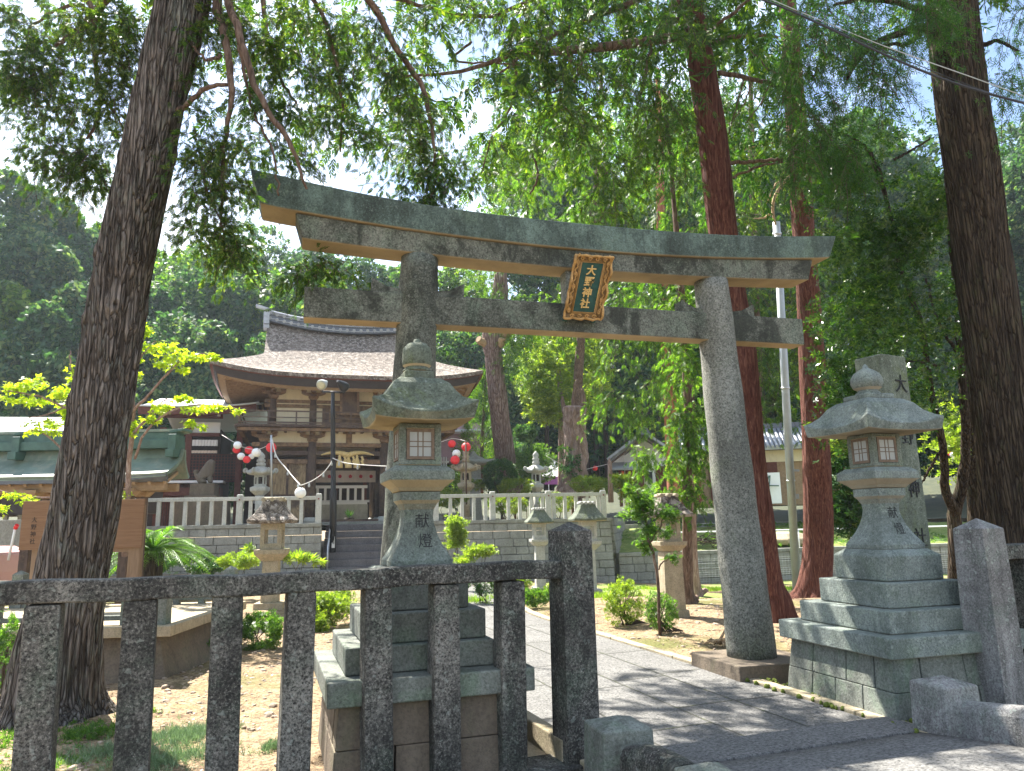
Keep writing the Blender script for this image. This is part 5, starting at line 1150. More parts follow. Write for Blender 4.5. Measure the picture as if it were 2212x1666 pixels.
mb = MB(); mb.add([lw(0, 8.6, 1.235), lw(60, 8.6, 1.235), lw(60, 40, 1.4), lw(-6, 40, 1.4)], [(0, 1, 2, 3)]); tag(mb.build('shop_yard', plain('gravel', (0.42, 0.40, 0.36), 0.9, 0.3, 20)), kind='structure')
tag(MB().beam(lw(0.5, 8.4, 1.22), lw(30, 8.4, 1.22), 0.25, 0.4).build('yard_kerb', M['granite_blocks'], bevel=0.02), kind='structure')
fo = Fol('star'); rg = np.random.default_rng(31)
P = np.array([lw(a, b_, 0.46+0.8*sstep((b_-0.2)/7.5)) for a, b_ in zip(rg.uniform(1.2, 16, 3000), rg.uniform(0.5, 8.4, 3000))]); P = noisy(P, 0.5, -0.1)
fo.add(P+np.array([0, 0, .08]), rnd(len(P), rg)*np.array([1, 1, .3]), rnd(len(P), rg)*.4+np.array([0, 0, 1.]), 0.2*rg.uniform(.5, 1.2, len(P))); tag(fo.build('bank_plants', M['leaf_maple']), kind='stuff')
# stairs
st = empty('stone_stairs', wp((sL1+sR0)/2, 1, 0.03), 'dark stone steps up to the shrine gate', 'stairs')
n = 7; z0 = 0.02; ris = (ZT-z0)/n
for i in range(n):
    y0 = 0.1+i*0.3; mb = MB(); mb.beam(wp(sL1+0.0, y0+0.17, z0+ris*(i+0.5)), wp(sR0, y0+0.17, z0+ris*(i+0.5)), 0.34, ris-0.003); mb.build('step', M['step_stone'], st, bevel=0.012)
mb = MB(); mb.beam(wp(sL1, 2.75, ZT-0.05), wp(sR0, 2.75, ZT-0.05), 1.3, 0.11); mb.build('landing', M['paving'], st, bevel=0.01)
hr = empty('handrail', wp(sL1+0.25, 0.2, 0.05), 'shiny steel stair handrail left of the lamp post', 'handrail')
a, b_ = wp(sL1+0.22, -0.1, 0.9), wp(sL1+0.22, 2.1, 2.5); mb = MB(); mb.tube([a-np.array([0, 0, .85]), a, b_, b_-np.array([0, 0, .85])], 0.028, 8).build('rail', M['metal'], hr)
mb = MB(); mb.tube([a-np.array([0, 0, .3]), b_-np.array([0, 0, .3])], 0.018, 6); mb.tube([(a+b_)/2, (a+b_)/2-np.array([0, 0, .85])], 0.022, 6); mb.build('post', M['metal'], hr)

def balustrade(name, s0, s1, posts, label, zt=ZT+0.05, h=0.92, sp=0.40):
    t = empty(name, wp((s0+s1)/2, 0.1, zt), label, 'balustrade'); y = 0.13
    mb = MB(); mb.beam(wp(s0, y, zt+h-0.10), wp(s1, y, zt+h-0.10), 0.15, 0.12).build('rail', M['granite_white'], t, bevel=0.01)
    for i, s in enumerate(posts):
        c = wp(s, y-0.002, 0); MB().sq(c, [(0.095, zt), (0.09, zt+h+0.02), (0.06, zt+h+0.045)], WY).build('main_post', M['granite_white'], t, bevel=0.01)
        if 0 < i < len(posts)-1 or True:
            q = wp(s, y-0.1, zt+h-0.13); MB().tube([q, q-WN*0.03], [0.028, 0.026], 10).build('rust_bolt', M['maroon'], t)
    s = s0+0.2
    while s < s1:
        if min(abs(s-p) for p in posts) > 0.17:
            MB().sq(wp(s, y, 0), [(0.058, zt-0.01), (0.056, zt+h-0.158)], WY).build('baluster', M['granite_white'], t, bevel=0.006)
        s += sp
    return t
balustrade('stone_balustrade', ws(392)-7, sL1-0.02, [ws(400)-4.5, ws(517, 1080), sL1-0.12], 'pale stone balustrade on the wall left of the stairs')
balustrade('stone_balustrade', sR0+0.03, sR1-0.1, [sR0+0.13, ws(1065, 1090), ws(1186, 1090)-0.0, sR1-0.2], 'pale stone balustrade on the wall right of the stairs')

# ------------------------------------------------ lamp post
lp = D(719, 1222, 25.0); lz = lp[2]; lt = D(719, 848, 25.0)
lamp = empty('street_lamp', lp, 'black lamp post with two round floodlights in front of the stairs', 'lamp post')
MB().tube([lp-np.array([0, 0, .4]), D(720, 1062, 25), D(720, 1058, 25), D(719, 905, 25), lt], [0.115, 0.115, 0.085, 0.075, 0.06], 14).build('pole', M['black'], lamp)
MB().tube([D(696, 846, 25), D(745, 848, 25)], 0.035, 8).build('cross_arm', M['black'], lamp)
pn = D(720, 1170, 24.86); MB().box(pn, (0.10, 0.02, 0.42), -YAW).build('name_plate', M['white'], lamp)
for i, ch in enumerate('還暦奉納'): text_part('lettering', ch, 0.10, D(720, 1160.5+6.3*i, 24.84), (cos(YAW), -sin(YAW), 0), (0, 0, 1), M['ink'], lamp, 0.003)
for (x, y), dr in (((697, 830), np.array([-0.5, -0.8, -0.45])), ((741, 834), np.array([0.7, 0.6, -0.45]))):
    c = D(x, y, 24.9); dr = dr/np.linalg.norm(dr); pts_ = [c-dr*0.30, c-dr*0.22, c-dr*0.12, c, c+dr*0.10, c+dr*0.13]
    h = MB().tube(pts_, [0.05, 0.075, 0.12, 0.165, 0.18, 0.17], 20).build('lamp_head', M['cable_grey'] if x < 720 else M['black'], lamp)
    MB().tube([c+dr*0.131, c+dr*0.15], [0.16, 0.10], 20).build('glass', M['glass_lamp'], h)
    MB().tube([c-dr*0.1+np.array([0, 0, .1]), np.array([c[0], c[1], D(x, 847, 24.9)[2]])], 0.022, 6).build('bracket', M['black'], h)

M['wood_rafter'] = wood('wood_rafter', (0.2, 0.12, 0.065), (0.36, 0.235, 0.13), (1, 1, 1), 7)
# ------------------------------------------------ two-storey shrine gate
GO = np.array([4.02, 30.75, 0.0]); GYW = radians(-3.6); GXV = np.array([cos(GYW), sin(GYW), 0]); GNV = np.array([-sin(GYW), cos(GYW), 0])
def gp(x, y, z): return GO+GXV*x+GNV*y+np.array([0, 0, z])
RG = Matrix.Rotation(GYW, 3, 'Z')
gt = empty('shrine_gate', gp(0, 2, ZT), 'two-storey wooden shrine gate with thick brown bark roof', 'shrine gate')
zb = ZT+0.12
def gbox(mb, x0, x1, y0, y1, z0, z1): mb.box(gp((x0+x1)/2, (y0+y1)/2, (z0+z1)/2), (x1-x0, y1-y0, z1-z0), R=RG); return mb
mb = MB(); gbox(mb, -4.1, 4.1, -0.9, 5.2, ZT-0.1, zb).build('platform', M['granite_blocks'], gt, bevel=0.02)
LX = (-3.3, -1.45, 1.45, 3.3); UX = (-3.02, -1.45, 1.45, 3.02)
for yy in (0, 2.1, 4.2):
    for x in LX:
        c = gp(x, yy, 0); MB().lathe(c, [(0.26, zb-0.01), (0.25, zb+0.12), (0.2, zb+0.2)], 16).build('column_base', M['granite_white'], gt)
        MB().lathe(c, [(0.185, zb+0.2), (0.18, 4.95)], 18).build('column', M['wood_oldd'], gt)
for yy in (0.25, 3.95):
    for x in UX: MB().lathe(gp(x, yy, 0), [(0.15, 5.5), (0.145, 6.95)], 16).build('upper_column', M['wood_oldd'], gt)
def beamx(nm, mt, x0, x1, y, z0, z1, th=0.16, bv=0.01): return gbox(MB(), x0, x1, y-th/2, y+th/2, z0, z1).build(nm, M[mt], gt, bevel=bv)
for yy in (0, 4.2):
    beamx('tie_beam', 'wood_old', -3.75, 3.75, yy-0.004, 4.76, 4.93, 0.2); beamx('tie_beam', 'wood_oldd', -3.7, 3.7, yy, 4.42, 4.6, 0.14)
    beamx('tie_beam', 'wood_old', -3.3, 3.3, yy, 4.08, 4.26, 0.12)
    beamx('plaster_wall', 'plaster', -3.3, 3.3, yy, 4.935, 5.42, 0.05, 0)
for sx in (-1, 1):
    gbox(MB(), sx*3.3-0.03, sx*3.3+0.03, 0, 4.2, 4.935, 5.42).build('plaster_wall', M['plaster'], gt)
    gbox(MB(), sx*3.3-0.035, sx*3.3+0.035, 0.1, 4.1, zb, 4.4).build('side_wall', M['wood_old'], gt)
    mb = MB(); gbox(mb, min(sx*1.6, sx*3.12), max(sx*1.6, sx*3.12), 0.03, 0.09, zb+0.1, 4.08); mb.build('plank_wall', wood('plank_worn', (0.13, 0.09, 0.06), (0.40, 0.29, 0.16), (5, 5, 0.5), 5, weather=(0.08, 0.055, 0.045)) if sx < 0 else M['wood_oldd'], gt)
    mb = MB()
    for q in (1.62, 2.36, 3.1): gbox(mb, sx*q-0.05, sx*q+0.05, 0.0, 0.03, zb+0.05, 4.1)
    gbox(mb, min(sx*1.6, sx*3.12), max(sx*1.6, sx*3.12), -0.005, 0.028, 2.75, 2.87); mb.build('wall_frame', M['wood_oldd'], gt)
    gbox(MB(), sx*1.3-0.09, sx*1.3+0.09, 2.0, 2.2, zb, 4.1).build('door_jamb', M['wood_oldd'], gt)
gbox(MB(), -1.45, 1.45, 2.0, 2.2, 4.0, 4.25).build('door_lintel', M['wood_oldd'], gt)
gbox(MB(), -1.5, 1.5, -0.12, 0.1, zb, zb+0.1).build('threshold', M['wood_oldd'], gt)
# brackets under balcony and eaves
def bracket(x, y, z, s=1.0, end=False):
    mb = MB()
    mb.sq(gp(x, y, 0), [(0.13*s, z), (0.2*s, z+0.09*s), (0.2*s, z+0.16*s)], GYW)
    for dy in ((0, -0.32*s) if True else (0,)):
        rings = []
    for k in range(-6, 7):
        pass
    P_ = []
    for k in range(13):
        t = -1+k/6; h = 0.10*s*(abs(t)**3); P_.append([tuple(gp(x+t*0.48*s, y-0.07*s, z+0.16*s+h)), tuple(gp(x+t*0.48*s, y+0.07*s, z+0.16*s+h)), tuple(gp(x+t*0.48*s, y+0.07*s, z+0.30*s)), tuple(gp(x+t*0.48*s, y-0.07*s, z+0.30*s))])
    mb.loft(P_)
    for k in (-0.38, 0, 0.38): mb.sq(gp(x+k*s, y-0.004, 0), [(0.075*s, z+0.301*s), (0.11*s, z+0.36*s), (0.11*s, z+0.42*s)], GYW)
    mb.box(gp(x, y-0.35*s, z+0.34*s), (0.13*s, 0.75*s, 0.13*s), R=RG); mb.sq(gp(x, y-0.62*s, 0), [(0.075*s, z+0.40*s), (0.1*s, z+0.45*s), (0.1*s, z+0.5*s)], GYW)
    return mb.build('bracket', M['wood_old'], gt)
for x in LX: bracket(x, -0.02, 4.935, 1.02)
for x in UX: bracket(x, 0.23, 6.72, 1.0)
for x in (0.0,):
    gbox(MB(), -0.12, 0.12, -0.06, 0.04, 4.935, 5.3).build('strut', M['wood_old'], gt); gbox(MB(), -0.25, 0.25, -0.07, 0.05, 5.3, 5.41).build('strut_cap', M['wood_old'], gt)
# balcony
bal = gbox(MB(), -4.3, 4.3, -0.95, 5.15, 5.46, 5.56).build('balcony_floor', M['wood_oldd'], gt)
mb = MB()
for i in range(66): gbox(mb, -4.28+i*0.131, -4.28+i*0.131+0.085, -1.03, -0.953, 5.43, 5.53)
for i in range(40): gbox(mb, -4.38, -4.303, -0.9+i*0.15, -0.9+i*0.15+0.09, 5.43, 5.53)
mb.build('joist_ends', M['wood_oldd'], gt)
mb = MB(); gbox(mb, -4.25, 4.25, -0.9, -0.75, 5.30, 5.42); gbox(mb, -4.25, -4.1, -0.75, 5.0, 5.30, 5.42); gbox(mb, 4.1, 4.25, -0.75, 5.0, 5.3, 5.42)
for x in np.arange(-4.0, 4.1, 0.5): gbox(mb, x-0.05, x+0.05, -0.74, -0.1, 5.31, 5.4)
mb.build('balcony_beam', M['wood_old'], gt)
rl = MB()
for z, h, r_ in ((5.62, .06, 0), (5.82, .035, 0), (6.07, .05, 1)):
    gbox(rl, -4.25-.25*r_, 4.25+.25*r_, -0.9-h/2, -0.9+h/2, z-h/2, z+h/2)
    for sx in (-1, 1): gbox(rl, sx*4.2-h/2, sx*4.2+h/2, -1.1, 5.1, z-h/2+0.003, z+h/2+0.003)
for x in np.arange(-4.2, 4.3, 1.05): gbox(rl, x-0.03, x+0.03, -0.93, -0.872, 5.56, 6.06)
for x in (-4.2, 4.2): gbox(rl, x-0.045, x+0.045, -0.945, -0.855, 5.56, 6.2)
rl.build('balcony_rail', M['wood_oldd'], gt)
# upper walls
for yy in (0.25, 3.95):
    gbox(MB(), -3.02, 3.02, yy-0.03, yy+0.03, 5.56, 7.3).build('plaster_wall', M['plaster'], gt)
    for z in (6.45, 6.64): beamx('tie_beam', 'wood_old', -3.35, 3.35, yy-0.006, z-0.07, z+0.07, 0.16)
    beamx('tie_beam', 'wood_old', -3.25, 3.25, yy-0.003, 5.57, 5.70, 0.14)
for sx in (-1, 1):
    gbox(MB(), sx*3.02-0.03, sx*3.02+0.03, 0.25, 3.95, 5.56, 7.3).build('plaster_wall', M['plaster'], gt)
for x in (-0.95, 0.95): gbox(MB(), x-0.13, x+0.13, 0.14, 0.216, 5.7, 6.38).build('door_leaf', M['wood_oldd'], gt)
gbox(MB(), -0.82, 0.82, 0.16, 0.217, 5.7, 6.38).build('door_leaf', M['wood_old'], gt)
gq = MB(); RP = RG @ Matrix.Rotation(radians(-12), 3, 'X')
gq.box(gp(-0.02, -0.25, 6.62), (0.62, 0.05, 0.95), R=RP); gq.build('name_board', M['wood_oldd'], gt)
gq = MB(); 
for s in (-1, 1): gq.box(gp(-0.02+s*0.34, -0.29, 6.6), (0.1, 0.07, 1.1), R=RP)
gq.box(gp(-0.02, -0.19, 7.12), (0.85, 0.08, 0.13), R=RP); gq.box(gp(-0.02, -0.40, 6.1), (0.95, 0.08, 0.14), R=RP); gq.build('name_board_frame', M['wood_old'], gt)
# roof
YC = 2.1; EH = 5.30; RH = 3.45; EYF = 3.75; ZR = 10.1; ZE = 7.45
def rz(v): return ZE+(ZR-ZE)*(1-v)**1.38
def sag(x): return 0.40*abs(x/RH)**2.0
VG = 0.56
def front(sgn):
    rows = []
    for i in range(29):
        v = i/28; y = EYF*v; hx = RH if v < VG else RH+(EH-RH)*((v-VG)/(1-VG))
        row = []
        for j in range(49):
            u_ = -1+2*j/48; x = u_*hx; lift = 0.42*abs(u_)**3.2*sstep((v-0.35)/0.65)+sag(min(RH, abs(x)))*(1-v)**1.2
            row.append(gp(x, YC+sgn*(-y), rz(v)+lift))
        rows.append(row)
    return rows
def side(sgn):
    rows = []
    for i in range(15):
        v = VG+(1-VG)*i/14; hx = RH+(EH-RH)*((v-VG)/(1-VG)); y = EYF*v; row = []
        for j in range(33):
            u_ = -1+2*j/32; lift = 0.42*abs(u_)**3.2*sstep((v-0.35)/0.65)+(0.55*(1-abs(u_)**3.2)*0.0)
            row.append(gp(sgn*hx, YC+u_*y, rz(v)+lift*1.0+ (0.0)))
        rows.append(row)
    return rows
rf = MB(); Ff = front(1); Fb = front(-1); Sl = side(-1); Sr = side(1)
rf.grid(Ff, flip=True); rf.grid(Fb); rf.grid(Sl); rf.grid(Sr, flip=True)
# gable ends of the roof skin, and thick eaves
eave = [Ff[-1][j] for j in range(49)]+[Sr[-1][j] for j in range(1, 33)]+[Fb[-1][j] for j in range(47, -1, -1)]+[Sl[-1][j] for j in range(31, 0, -1)]
cen = gp(0, YC, 0)
def inset(P, k, dz): return [np.array([*(cen[:2]+(p[:2]-cen[:2])*(1-k)), p[2]-dz]) for p in P]
e0 = eave; e1 = inset(eave, 0.0, 0.16)
rf.loft([e1, e0], cap=False); ro = rf.build('roof', M['thatch'], gt)
MB().loft([inset(eave, 0.045, 0.50), inset(eave, 0.018, 0.165)], cap=False).build('eave_edge', M['wood_dark'], ro)
MB().loft([inset(eave, 0.018, 0.20), inset(eave, -0.002, 0.15)], cap=False).build('eave_trim', M['fascia'], ro)
MB().loft([inset(eave, 0.10, 0.60), inset(eave, 0.05, 0.49)], cap=False).build('eave_board', M['wood_light'], ro)
# soffit and rafters: each runs from the eave to the wall, or to the hip at the corners
EX, EYk = EH*0.90, EYF*0.90; zi = ZE-0.15
ezf = lambda u_: rz(1.0)+0.42*abs(u_)**3.2+sag(RH)*0-0.56
mb = MB(); sf = MB()
for sgn in (-1, 1):
    for kind in (0, 1):
        hx, wx = (EX, 3.0) if kind == 0 else (EYk, YC-0.15); A_, B_ = [], []
        for l in np.linspace(-hx, hx, 43 if kind == 0 else 29):
            f = max(0.0, (abs(l)-wx)/(hx-wx)); z0_ = ezf(l/hx); z1_ = zi+(ezf(1.0)-zi)*f
            if kind == 0: o0 = YC-sgn*EYk; i0 = YC-sgn*(YC-0.15); a_ = gp(l, o0, z0_); q_ = gp(l, i0+(o0-i0)*f, z1_)
            else: o0 = sgn*EX; i0 = sgn*3.0; a_ = gp(o0, YC+l, z0_); q_ = gp(i0+(o0-i0)*f, YC+l, z1_)
            A_.append(a_+np.array([0, 0, .05])); B_.append(q_+np.array([0, 0, .05]))
            if np.linalg.norm(a_-q_) > 0.25: mb.beam(a_, q_, 0.075, 0.10)
        sf.grid([A_, B_], smooth=False)
    for sx in (-1, 1): mb.beam(gp(sx*EX, YC-sgn*EYk, ezf(1.0)-0.02), gp(sx*3.0, YC-sgn*(YC-.15), zi-0.03), 0.14, 0.18)
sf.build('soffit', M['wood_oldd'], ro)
mb.build('rafter', M['wood_rafter'], ro)
for sgn in (-1, 1):
    tri = [gp(sgn*(RH-0.25), YC+s*EYF*v, rz(v)+sag(RH)*(1-v)**1.2-0.25) for s, v in [(-1, VG+.02), (-1, .4), (-1, .25), (-1, .1), (0, 0.0), (1, .1), (1, .25), (1, .4), (1, VG+.02)]]
    MB().add(tri, [tuple(range(9))]).build('gable_wall', M['wood_oldd'], ro)
    top = [gp(sgn*RH, YC+s*EYF*v, rz(v)+sag(RH)*(1-v)**1.2) for s, v in [(-1, VG), (-1, .4), (-1, .25), (-1, .1), (-1, 0.0), (1, .1), (1, .25), (1, .4), (1, VG)]]
    rings = [[p, p-np.array([0, 0, .35]), p-np.array([0, 0, .35])-GXV*sgn*0.12, p-GXV*sgn*0.12+np.array([0, 0, -0.01])] for p in top]
    MB().loft(rings).build('bargeboard', M['thatch'], ro)
# tiled ridge
xs = np.linspace(-RH-0.0, RH+0.0, 40); rg_ = MB()
for z_, w_, h_ in ((0.02, 0.34, 0.16), (0.18, 0.24, 0.2)):
    rg_.loft([[gp(x, YC-w_, ZR+sag(x)+z_-0.08), gp(x, YC+w_, ZR+sag(x)+z_-0.08), gp(x, YC+w_*0.9, ZR+sag(x)+z_+h_), gp(x, YC-w_*0.9, ZR+sag(x)+z_+h_)] for x in xs])
rg_.tube([gp(x, YC, ZR+sag(x)+0.42) for x in xs], 0.10, 8)
rg_.build('ridge', M['tile_dark'], ro)
mb = MB()
for x in np.arange(-RH+0.1, RH, 0.30):
    z = ZR+sag(x)
    for w_, zz in ((0.36, 0.06), (0.3, 0.30)):
        mb.tube([gp(x, YC-w_, z+zz), gp(x, YC-w_+0.14, z+zz+0.05)], [0.075, 0.075], 8)
        mb.box(gp(x+0.15, YC-w_+0.07, z+zz-0.03), (0.17, 0.15, 0.03), R=RG)
mb.tube([gp(x, YC-0.24, ZR+sag(x)+0.40) for x in xs], 0.045, 6); mb.build('ridge_tile', M['tile'], ro)
for sgn in (-1, 1):
    mb = MB(); zt_ = ZR+sag(RH)
    for k, (w_, h_) in enumerate(((0.2, 0.16), (0.24, 0.16), (0.2, 0.2), (0.16, 0.18))): mb.box(gp(sgn*(RH+0.03+0.003*k), YC-0.2, zt_-0.35+k*0.19), (0.24, w_*2.4, h_), R=RG)
    mb.beam(gp(sgn*(RH-0.15), YC-0.1, zt_+0.45), gp(sgn*(RH+0.5), YC-0.1, zt_+0.62), 0.3, 0.09); mb.build('ridge_end_tile', M['tile'], ro)
# things hanging in the gate
rp = empty('shimenawa_rope', gp(-0.05, -0.25, 4.45), 'twisted straw rope with tassels hanging across the gate doorway', 'straw rope')
def ropez(t): return 4.47+0.13*cos(t*pi*1.0)**2*0.0+0.10*sin(pi*abs(t))-0.05+(0.0 if abs(t) < 1 else 0)
for ph in (0, 2.1, 4.2):
    mb = MB(); mb.tube([gp(-0.05+1.05*t, -0.25+0.05*sin(t*16+ph)*(1.1-abs(t)), ropez(t)+0.05*cos(t*16+ph)*(1.1-abs(t))+(0.12 if abs(t) < 0.15 else 0)*0) for t in np.linspace(-1, 1, 60)], [0.02+0.05*(1-abs(t)**1.5) for t in np.linspace(-1, 1, 60)], 8); mb.build('strand', M['rope'], rp)
for x in (-0.35, 0.0, 0.34):
    MB().lathe(gp(x-0.02, -0.27, 0), [(0.03, 4.42), (0.06, 4.36), (0.05, 4.33), (0.13, 4.05), (0.14, 3.9), (0.01, 3.9)], 12).build('tassel', M['rope'], rp)
for x in (-0.17, 0.17, 0.52):
    mb = MB()
    for k in range(4): mb.box(gp(x+0.035*(k % 2)*1.0, -0.28, 4.33-0.085*k), (0.09, 0.008, 0.09), R=RG @ Matrix.Rotation(radians(35*(1 if k % 2 else -1)), 3, 'Y'))
    mb.build('paper_streamer', M['rope'], rp)
cn = empty('crest_curtain', gp(0.1, 1.9, 3.9), 'pale curtain with red plum blossom crests in the gate doorway', 'curtain')
mb = MB(); mb.grid([[gp(-1.3+2.6*i/40, 1.9+0.03*sin(i*1.1), 3.95-0.5*j/4) for i in range(41)] for j in range(5)]); mb.build('cloth', M['cloth'], cn)
for k in range(6):
    x = -1.1+0.44*k
    mb = MB()
    for q in range(5): mb.tube([gp(x+0.05*cos(q*1.257+1.57), 1.85, 3.7+0.05*sin(q*1.257+1.57)), gp(x+0.05*cos(q*1.257+1.57), 1.843, 3.7+0.05*sin(q*1.257+1.57))], [0.033, 0.033], 8)
    mb.tube([gp(x, 1.848, 3.7), gp(x, 1.84, 3.7)], [0.02, 0.02], 8); mb.build('plum_crest', M['crest'], cn)
wfence = empty('white_fence', gp(0.3, 6.4, ZT), 'white painted low gate and stone plinth seen through the gate doorway', 'fence')
mb = MB(); 
for x in np.arange(-1.0, 1.3, 0.36): mb.box(gp(x, 6.4, 3.05), (0.12, 0.05, 0.9), R=RG)
for z in (3.5, 2.72): mb.box(gp(0.12, 6.36, z), (2.5, 0.06, 0.14), R=RG)
mb.build('panel', M['white'], wfence); MB().box(gp(0.1, 6.5, 2.15), (2.6, 0.3, 1.0), R=RG).build('plinth', M['granite_white'], wfence, bevel=0.01)
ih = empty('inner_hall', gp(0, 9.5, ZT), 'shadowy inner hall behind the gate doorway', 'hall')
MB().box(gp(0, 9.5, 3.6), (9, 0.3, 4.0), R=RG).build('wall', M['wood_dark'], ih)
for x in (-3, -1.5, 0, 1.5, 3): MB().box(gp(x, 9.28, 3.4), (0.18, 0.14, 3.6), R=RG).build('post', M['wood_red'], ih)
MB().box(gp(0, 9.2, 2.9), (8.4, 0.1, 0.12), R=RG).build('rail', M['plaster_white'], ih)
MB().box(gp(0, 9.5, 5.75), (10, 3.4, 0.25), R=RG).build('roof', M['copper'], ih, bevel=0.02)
pot = empty('potted_plant', gp(0.45, 5.2, 1.8), 'small dark pot with a spiky plant at the foot of the white fence', 'potted plant')
MB().lathe(gp(0.45, 5.2, 0), [(0.16, ZT+.06), (0.24, ZT+.35)], 14).build('pot', M['wood_dark'], pot); fo = Fol('blade'); P = np.tile(gp(0.45, 5.2, ZT+.35), (14, 1)); fo.add(P, rnd(14)*.5+np.array([0, 0, 1.]), rnd(14), 0.5); fo.build('leaves', M['leaf_dark'], pot)

# ------------------------------------------------ worship hall left of the gate
HO = np.array([-3.6, 33.6, 0]); HX = np.array([cos(WY*0.5), sin(WY*0.5), 0]); HN = np.array([-HX[1], HX[0], 0]); RH_ = Matrix.Rotation(WY*0.5, 3, 'Z')
def hp(x, y, z): return HO+HX*x+HN*y+np.array([0, 0, z])
def hxz(x, y): p = PL(x, y, HO, WY*0.5)-HO; return float(p@HX), p[2]
ha = empty('worship_hall', hp(0, 2, ZT), 'reddish wooden hall with white roof and lattice walls, left of the gate', 'hall')
def hbox(nm, mt, x0, x1, y0, y1, z0, z1, par=None, bv=0.0): return MB().box(hp((x0+x1)/2, (y0+y1)/2, (z0+z1)/2), (x1-x0, y1-y0, z1-z0), R=RH_).build(nm, M[mt], par or ha, bevel=bv)
xa, z_ev = hxz(393, 905); xb, _ = hxz(408, 940); xc, _ = hxz(560, 940); xl, zl = hxz(313, 877)
zc_ = [hxz(480, y)[1] for y in (1066, 1042, 1000, 985, 978, 963, 955, 937, 925, 902, 893, 868, 845)]
hbox('wall', 'wood_dark', xb-1.9, 2.6, 0.5, 4.5, ZT, zc_[8]); 
hbox('floor_beam', 'wood_red', xb-1.2, 2.8, -0.6, 0.45, zc_[0]-0.1, zc_[0]+0.22); hbox('floor_edge', 'white', xb-1.3, 2.9, -0.62, 0.44, zc_[1]-0.05, zc_[1]+0.04)
mb = MB()
for i in range(80):
    x = xb-1.1+i*0.085
    if x < 2.7: mb.box(hp(x, -0.25, (ZT+zc_[0])/2), (0.055, 0.05, zc_[0]-ZT), R=RH_)
mb.build('under_slats', M['wood_red'], ha)
for x in (xb-1.0, xb, (xb+hxz(517, 1000)[0])/2*0+hxz(515, 1000)[0], hxz(400, 1000)[0]-0.2, hxz(590, 1000)[0]): hbox('post', 'wood_red', x-0.12, x+0.12, 0.0, 0.2, ZT, zc_[8])
for (xa_, xb_) in ((xb+0.14, hxz(513, 1000)[0]-0.1), (hxz(519, 1000)[0]+0.1, 2.6)):
    mb = MB(); n = int((xb_-xa_)/0.12)
    for i in range(n): mb.box(hp(xa_+(i+0.5)*(xb_-xa_)/n, 0.1, (zc_[1]+zc_[3])/2+0.05), (0.035, 0.03, zc_[3]-zc_[1]), R=RH_)
    k = int((zc_[3]-zc_[1])/0.12)
    for i in range(k+1): mb.box(hp((xa_+xb_)/2, 0.07, zc_[1]+0.05+i*(zc_[3]-zc_[1])/k), (xb_-xa_, 0.03, 0.035), R=RH_)
    mb.build('lattice_panel', M['wood_red'], ha); hbox('panel_back', 'wood_dark', xa_, xb_, 0.15, 0.2, zc_[1], zc_[3]+0.1)
hbox('plaster_band', 'plaster_white', xb+0.1, 2.6, 0.08, 0.16, zc_[7]+0.02, zc_[8]+0.25); hbox('rail_beam', 'wood_red', xb-0.1, 2.6, -0.02, 0.12, zc_[7]-0.12, zc_[7]+0.03); hbox('rail_beam', 'wood_red', xb-1.2, 2.7, -0.12, 0.06, zc_[9]-0.05, zc_[10]+0.15)
mb = MB()
for i in range(7): mb.box(hp(xb+0.35+i*0.8, -0.15, zc_[9]+0.08), (0.12, 0.03, 0.12), R=RH_)
mb.build('nail_cover', M['white'], ha)
for z0, z1, mt in ((zc_[5]-0.02, zc_[6]+0.08, 'cloth_white'), (zc_[3]+0.1, zc_[4]+0.08, 'cloth')):
    c_ = MB().grid([[hp(xb+0.15+(2.4-xb)*i/40, -0.05+0.03*sin(i*1.3)-(0.03 if z0 < zc_[4] else 0), z1-(z1-z0)*j/3) for i in range(41)] for j in range(4)]).build('curtain', M[mt], ha)
rz0 = zc_[10]+0.1; mb = MB(); rows = []
for i in range(13):
    v = i/12; rows.append([hp(x, -1.3+v*4.2, rz0+0.95*v**1.25+0.45*abs((x-0.4)/4.8)**3*(1-v)) for x in np.linspace(xl, 4.2, 30)])
mb.grid(rows); rows2 = [[p*np.array([1, 1, 1])+HN*(2*(2.9-(-1.3+i/12*4.2)))*1.0 for p in r_] for i, r_ in enumerate(rows)]; mb.grid(rows2, flip=True)
mb.build('roof', M['roof_white'], ha, thick=0.06)
mb = MB(); mb.loft([[hp(x, -1.25, rz0+0.45*abs((x-0.4)/4.8)**3-0.07), hp(x, -1.1, rz0+0.45*abs((x-0.4)/4.8)**3-0.07), hp(x, -1.1, rz0+0.45*abs((x-0.4)/4.8)**3-0.36), hp(x, -1.25, rz0+0.45*abs((x-0.4)/4.8)**3-0.36)] for x in np.linspace(xl+.02, 4.1, 30)]); mb.build('eave_board', M['wood_red'], ha)
mb = MB()
for x in np.linspace(xl+0.1, 3.8, 44): mb.beam(hp(x, -1.1, rz0-0.15+0.45*abs((x-0.4)/4.8)**3), hp(x, 0.5, rz0+0.1), 0.06, 0.08)
mb.build('rafter', M['wood_red'], ha)

# bright roofed building behind the pavilion at the left edge
bo = D(40, 1000, 24); bb = empty('side_hall', (bo[0]-4, bo[1], ZT), 'long building with glaring white roof behind the green-roofed pavilion', 'hall')
p0 = D(-400, 938, 22); p1 = D(225, 940, 22); q0 = D(-400, 900, 27); q1 = D(200, 902, 27)
mb = MB(); mb.add([p0, p1, q1, q0], [(0, 1, 2, 3)]); mb.build('roof', M['roof_white'], bb, thick=0.1)
mb = MB(); mb.box((p0+p1)/2+np.array([0.6, 2.2, -1.2]), (9.0, 3.4, 2.3), -YAW); mb.build('wall', M['wood_dark'], bb)

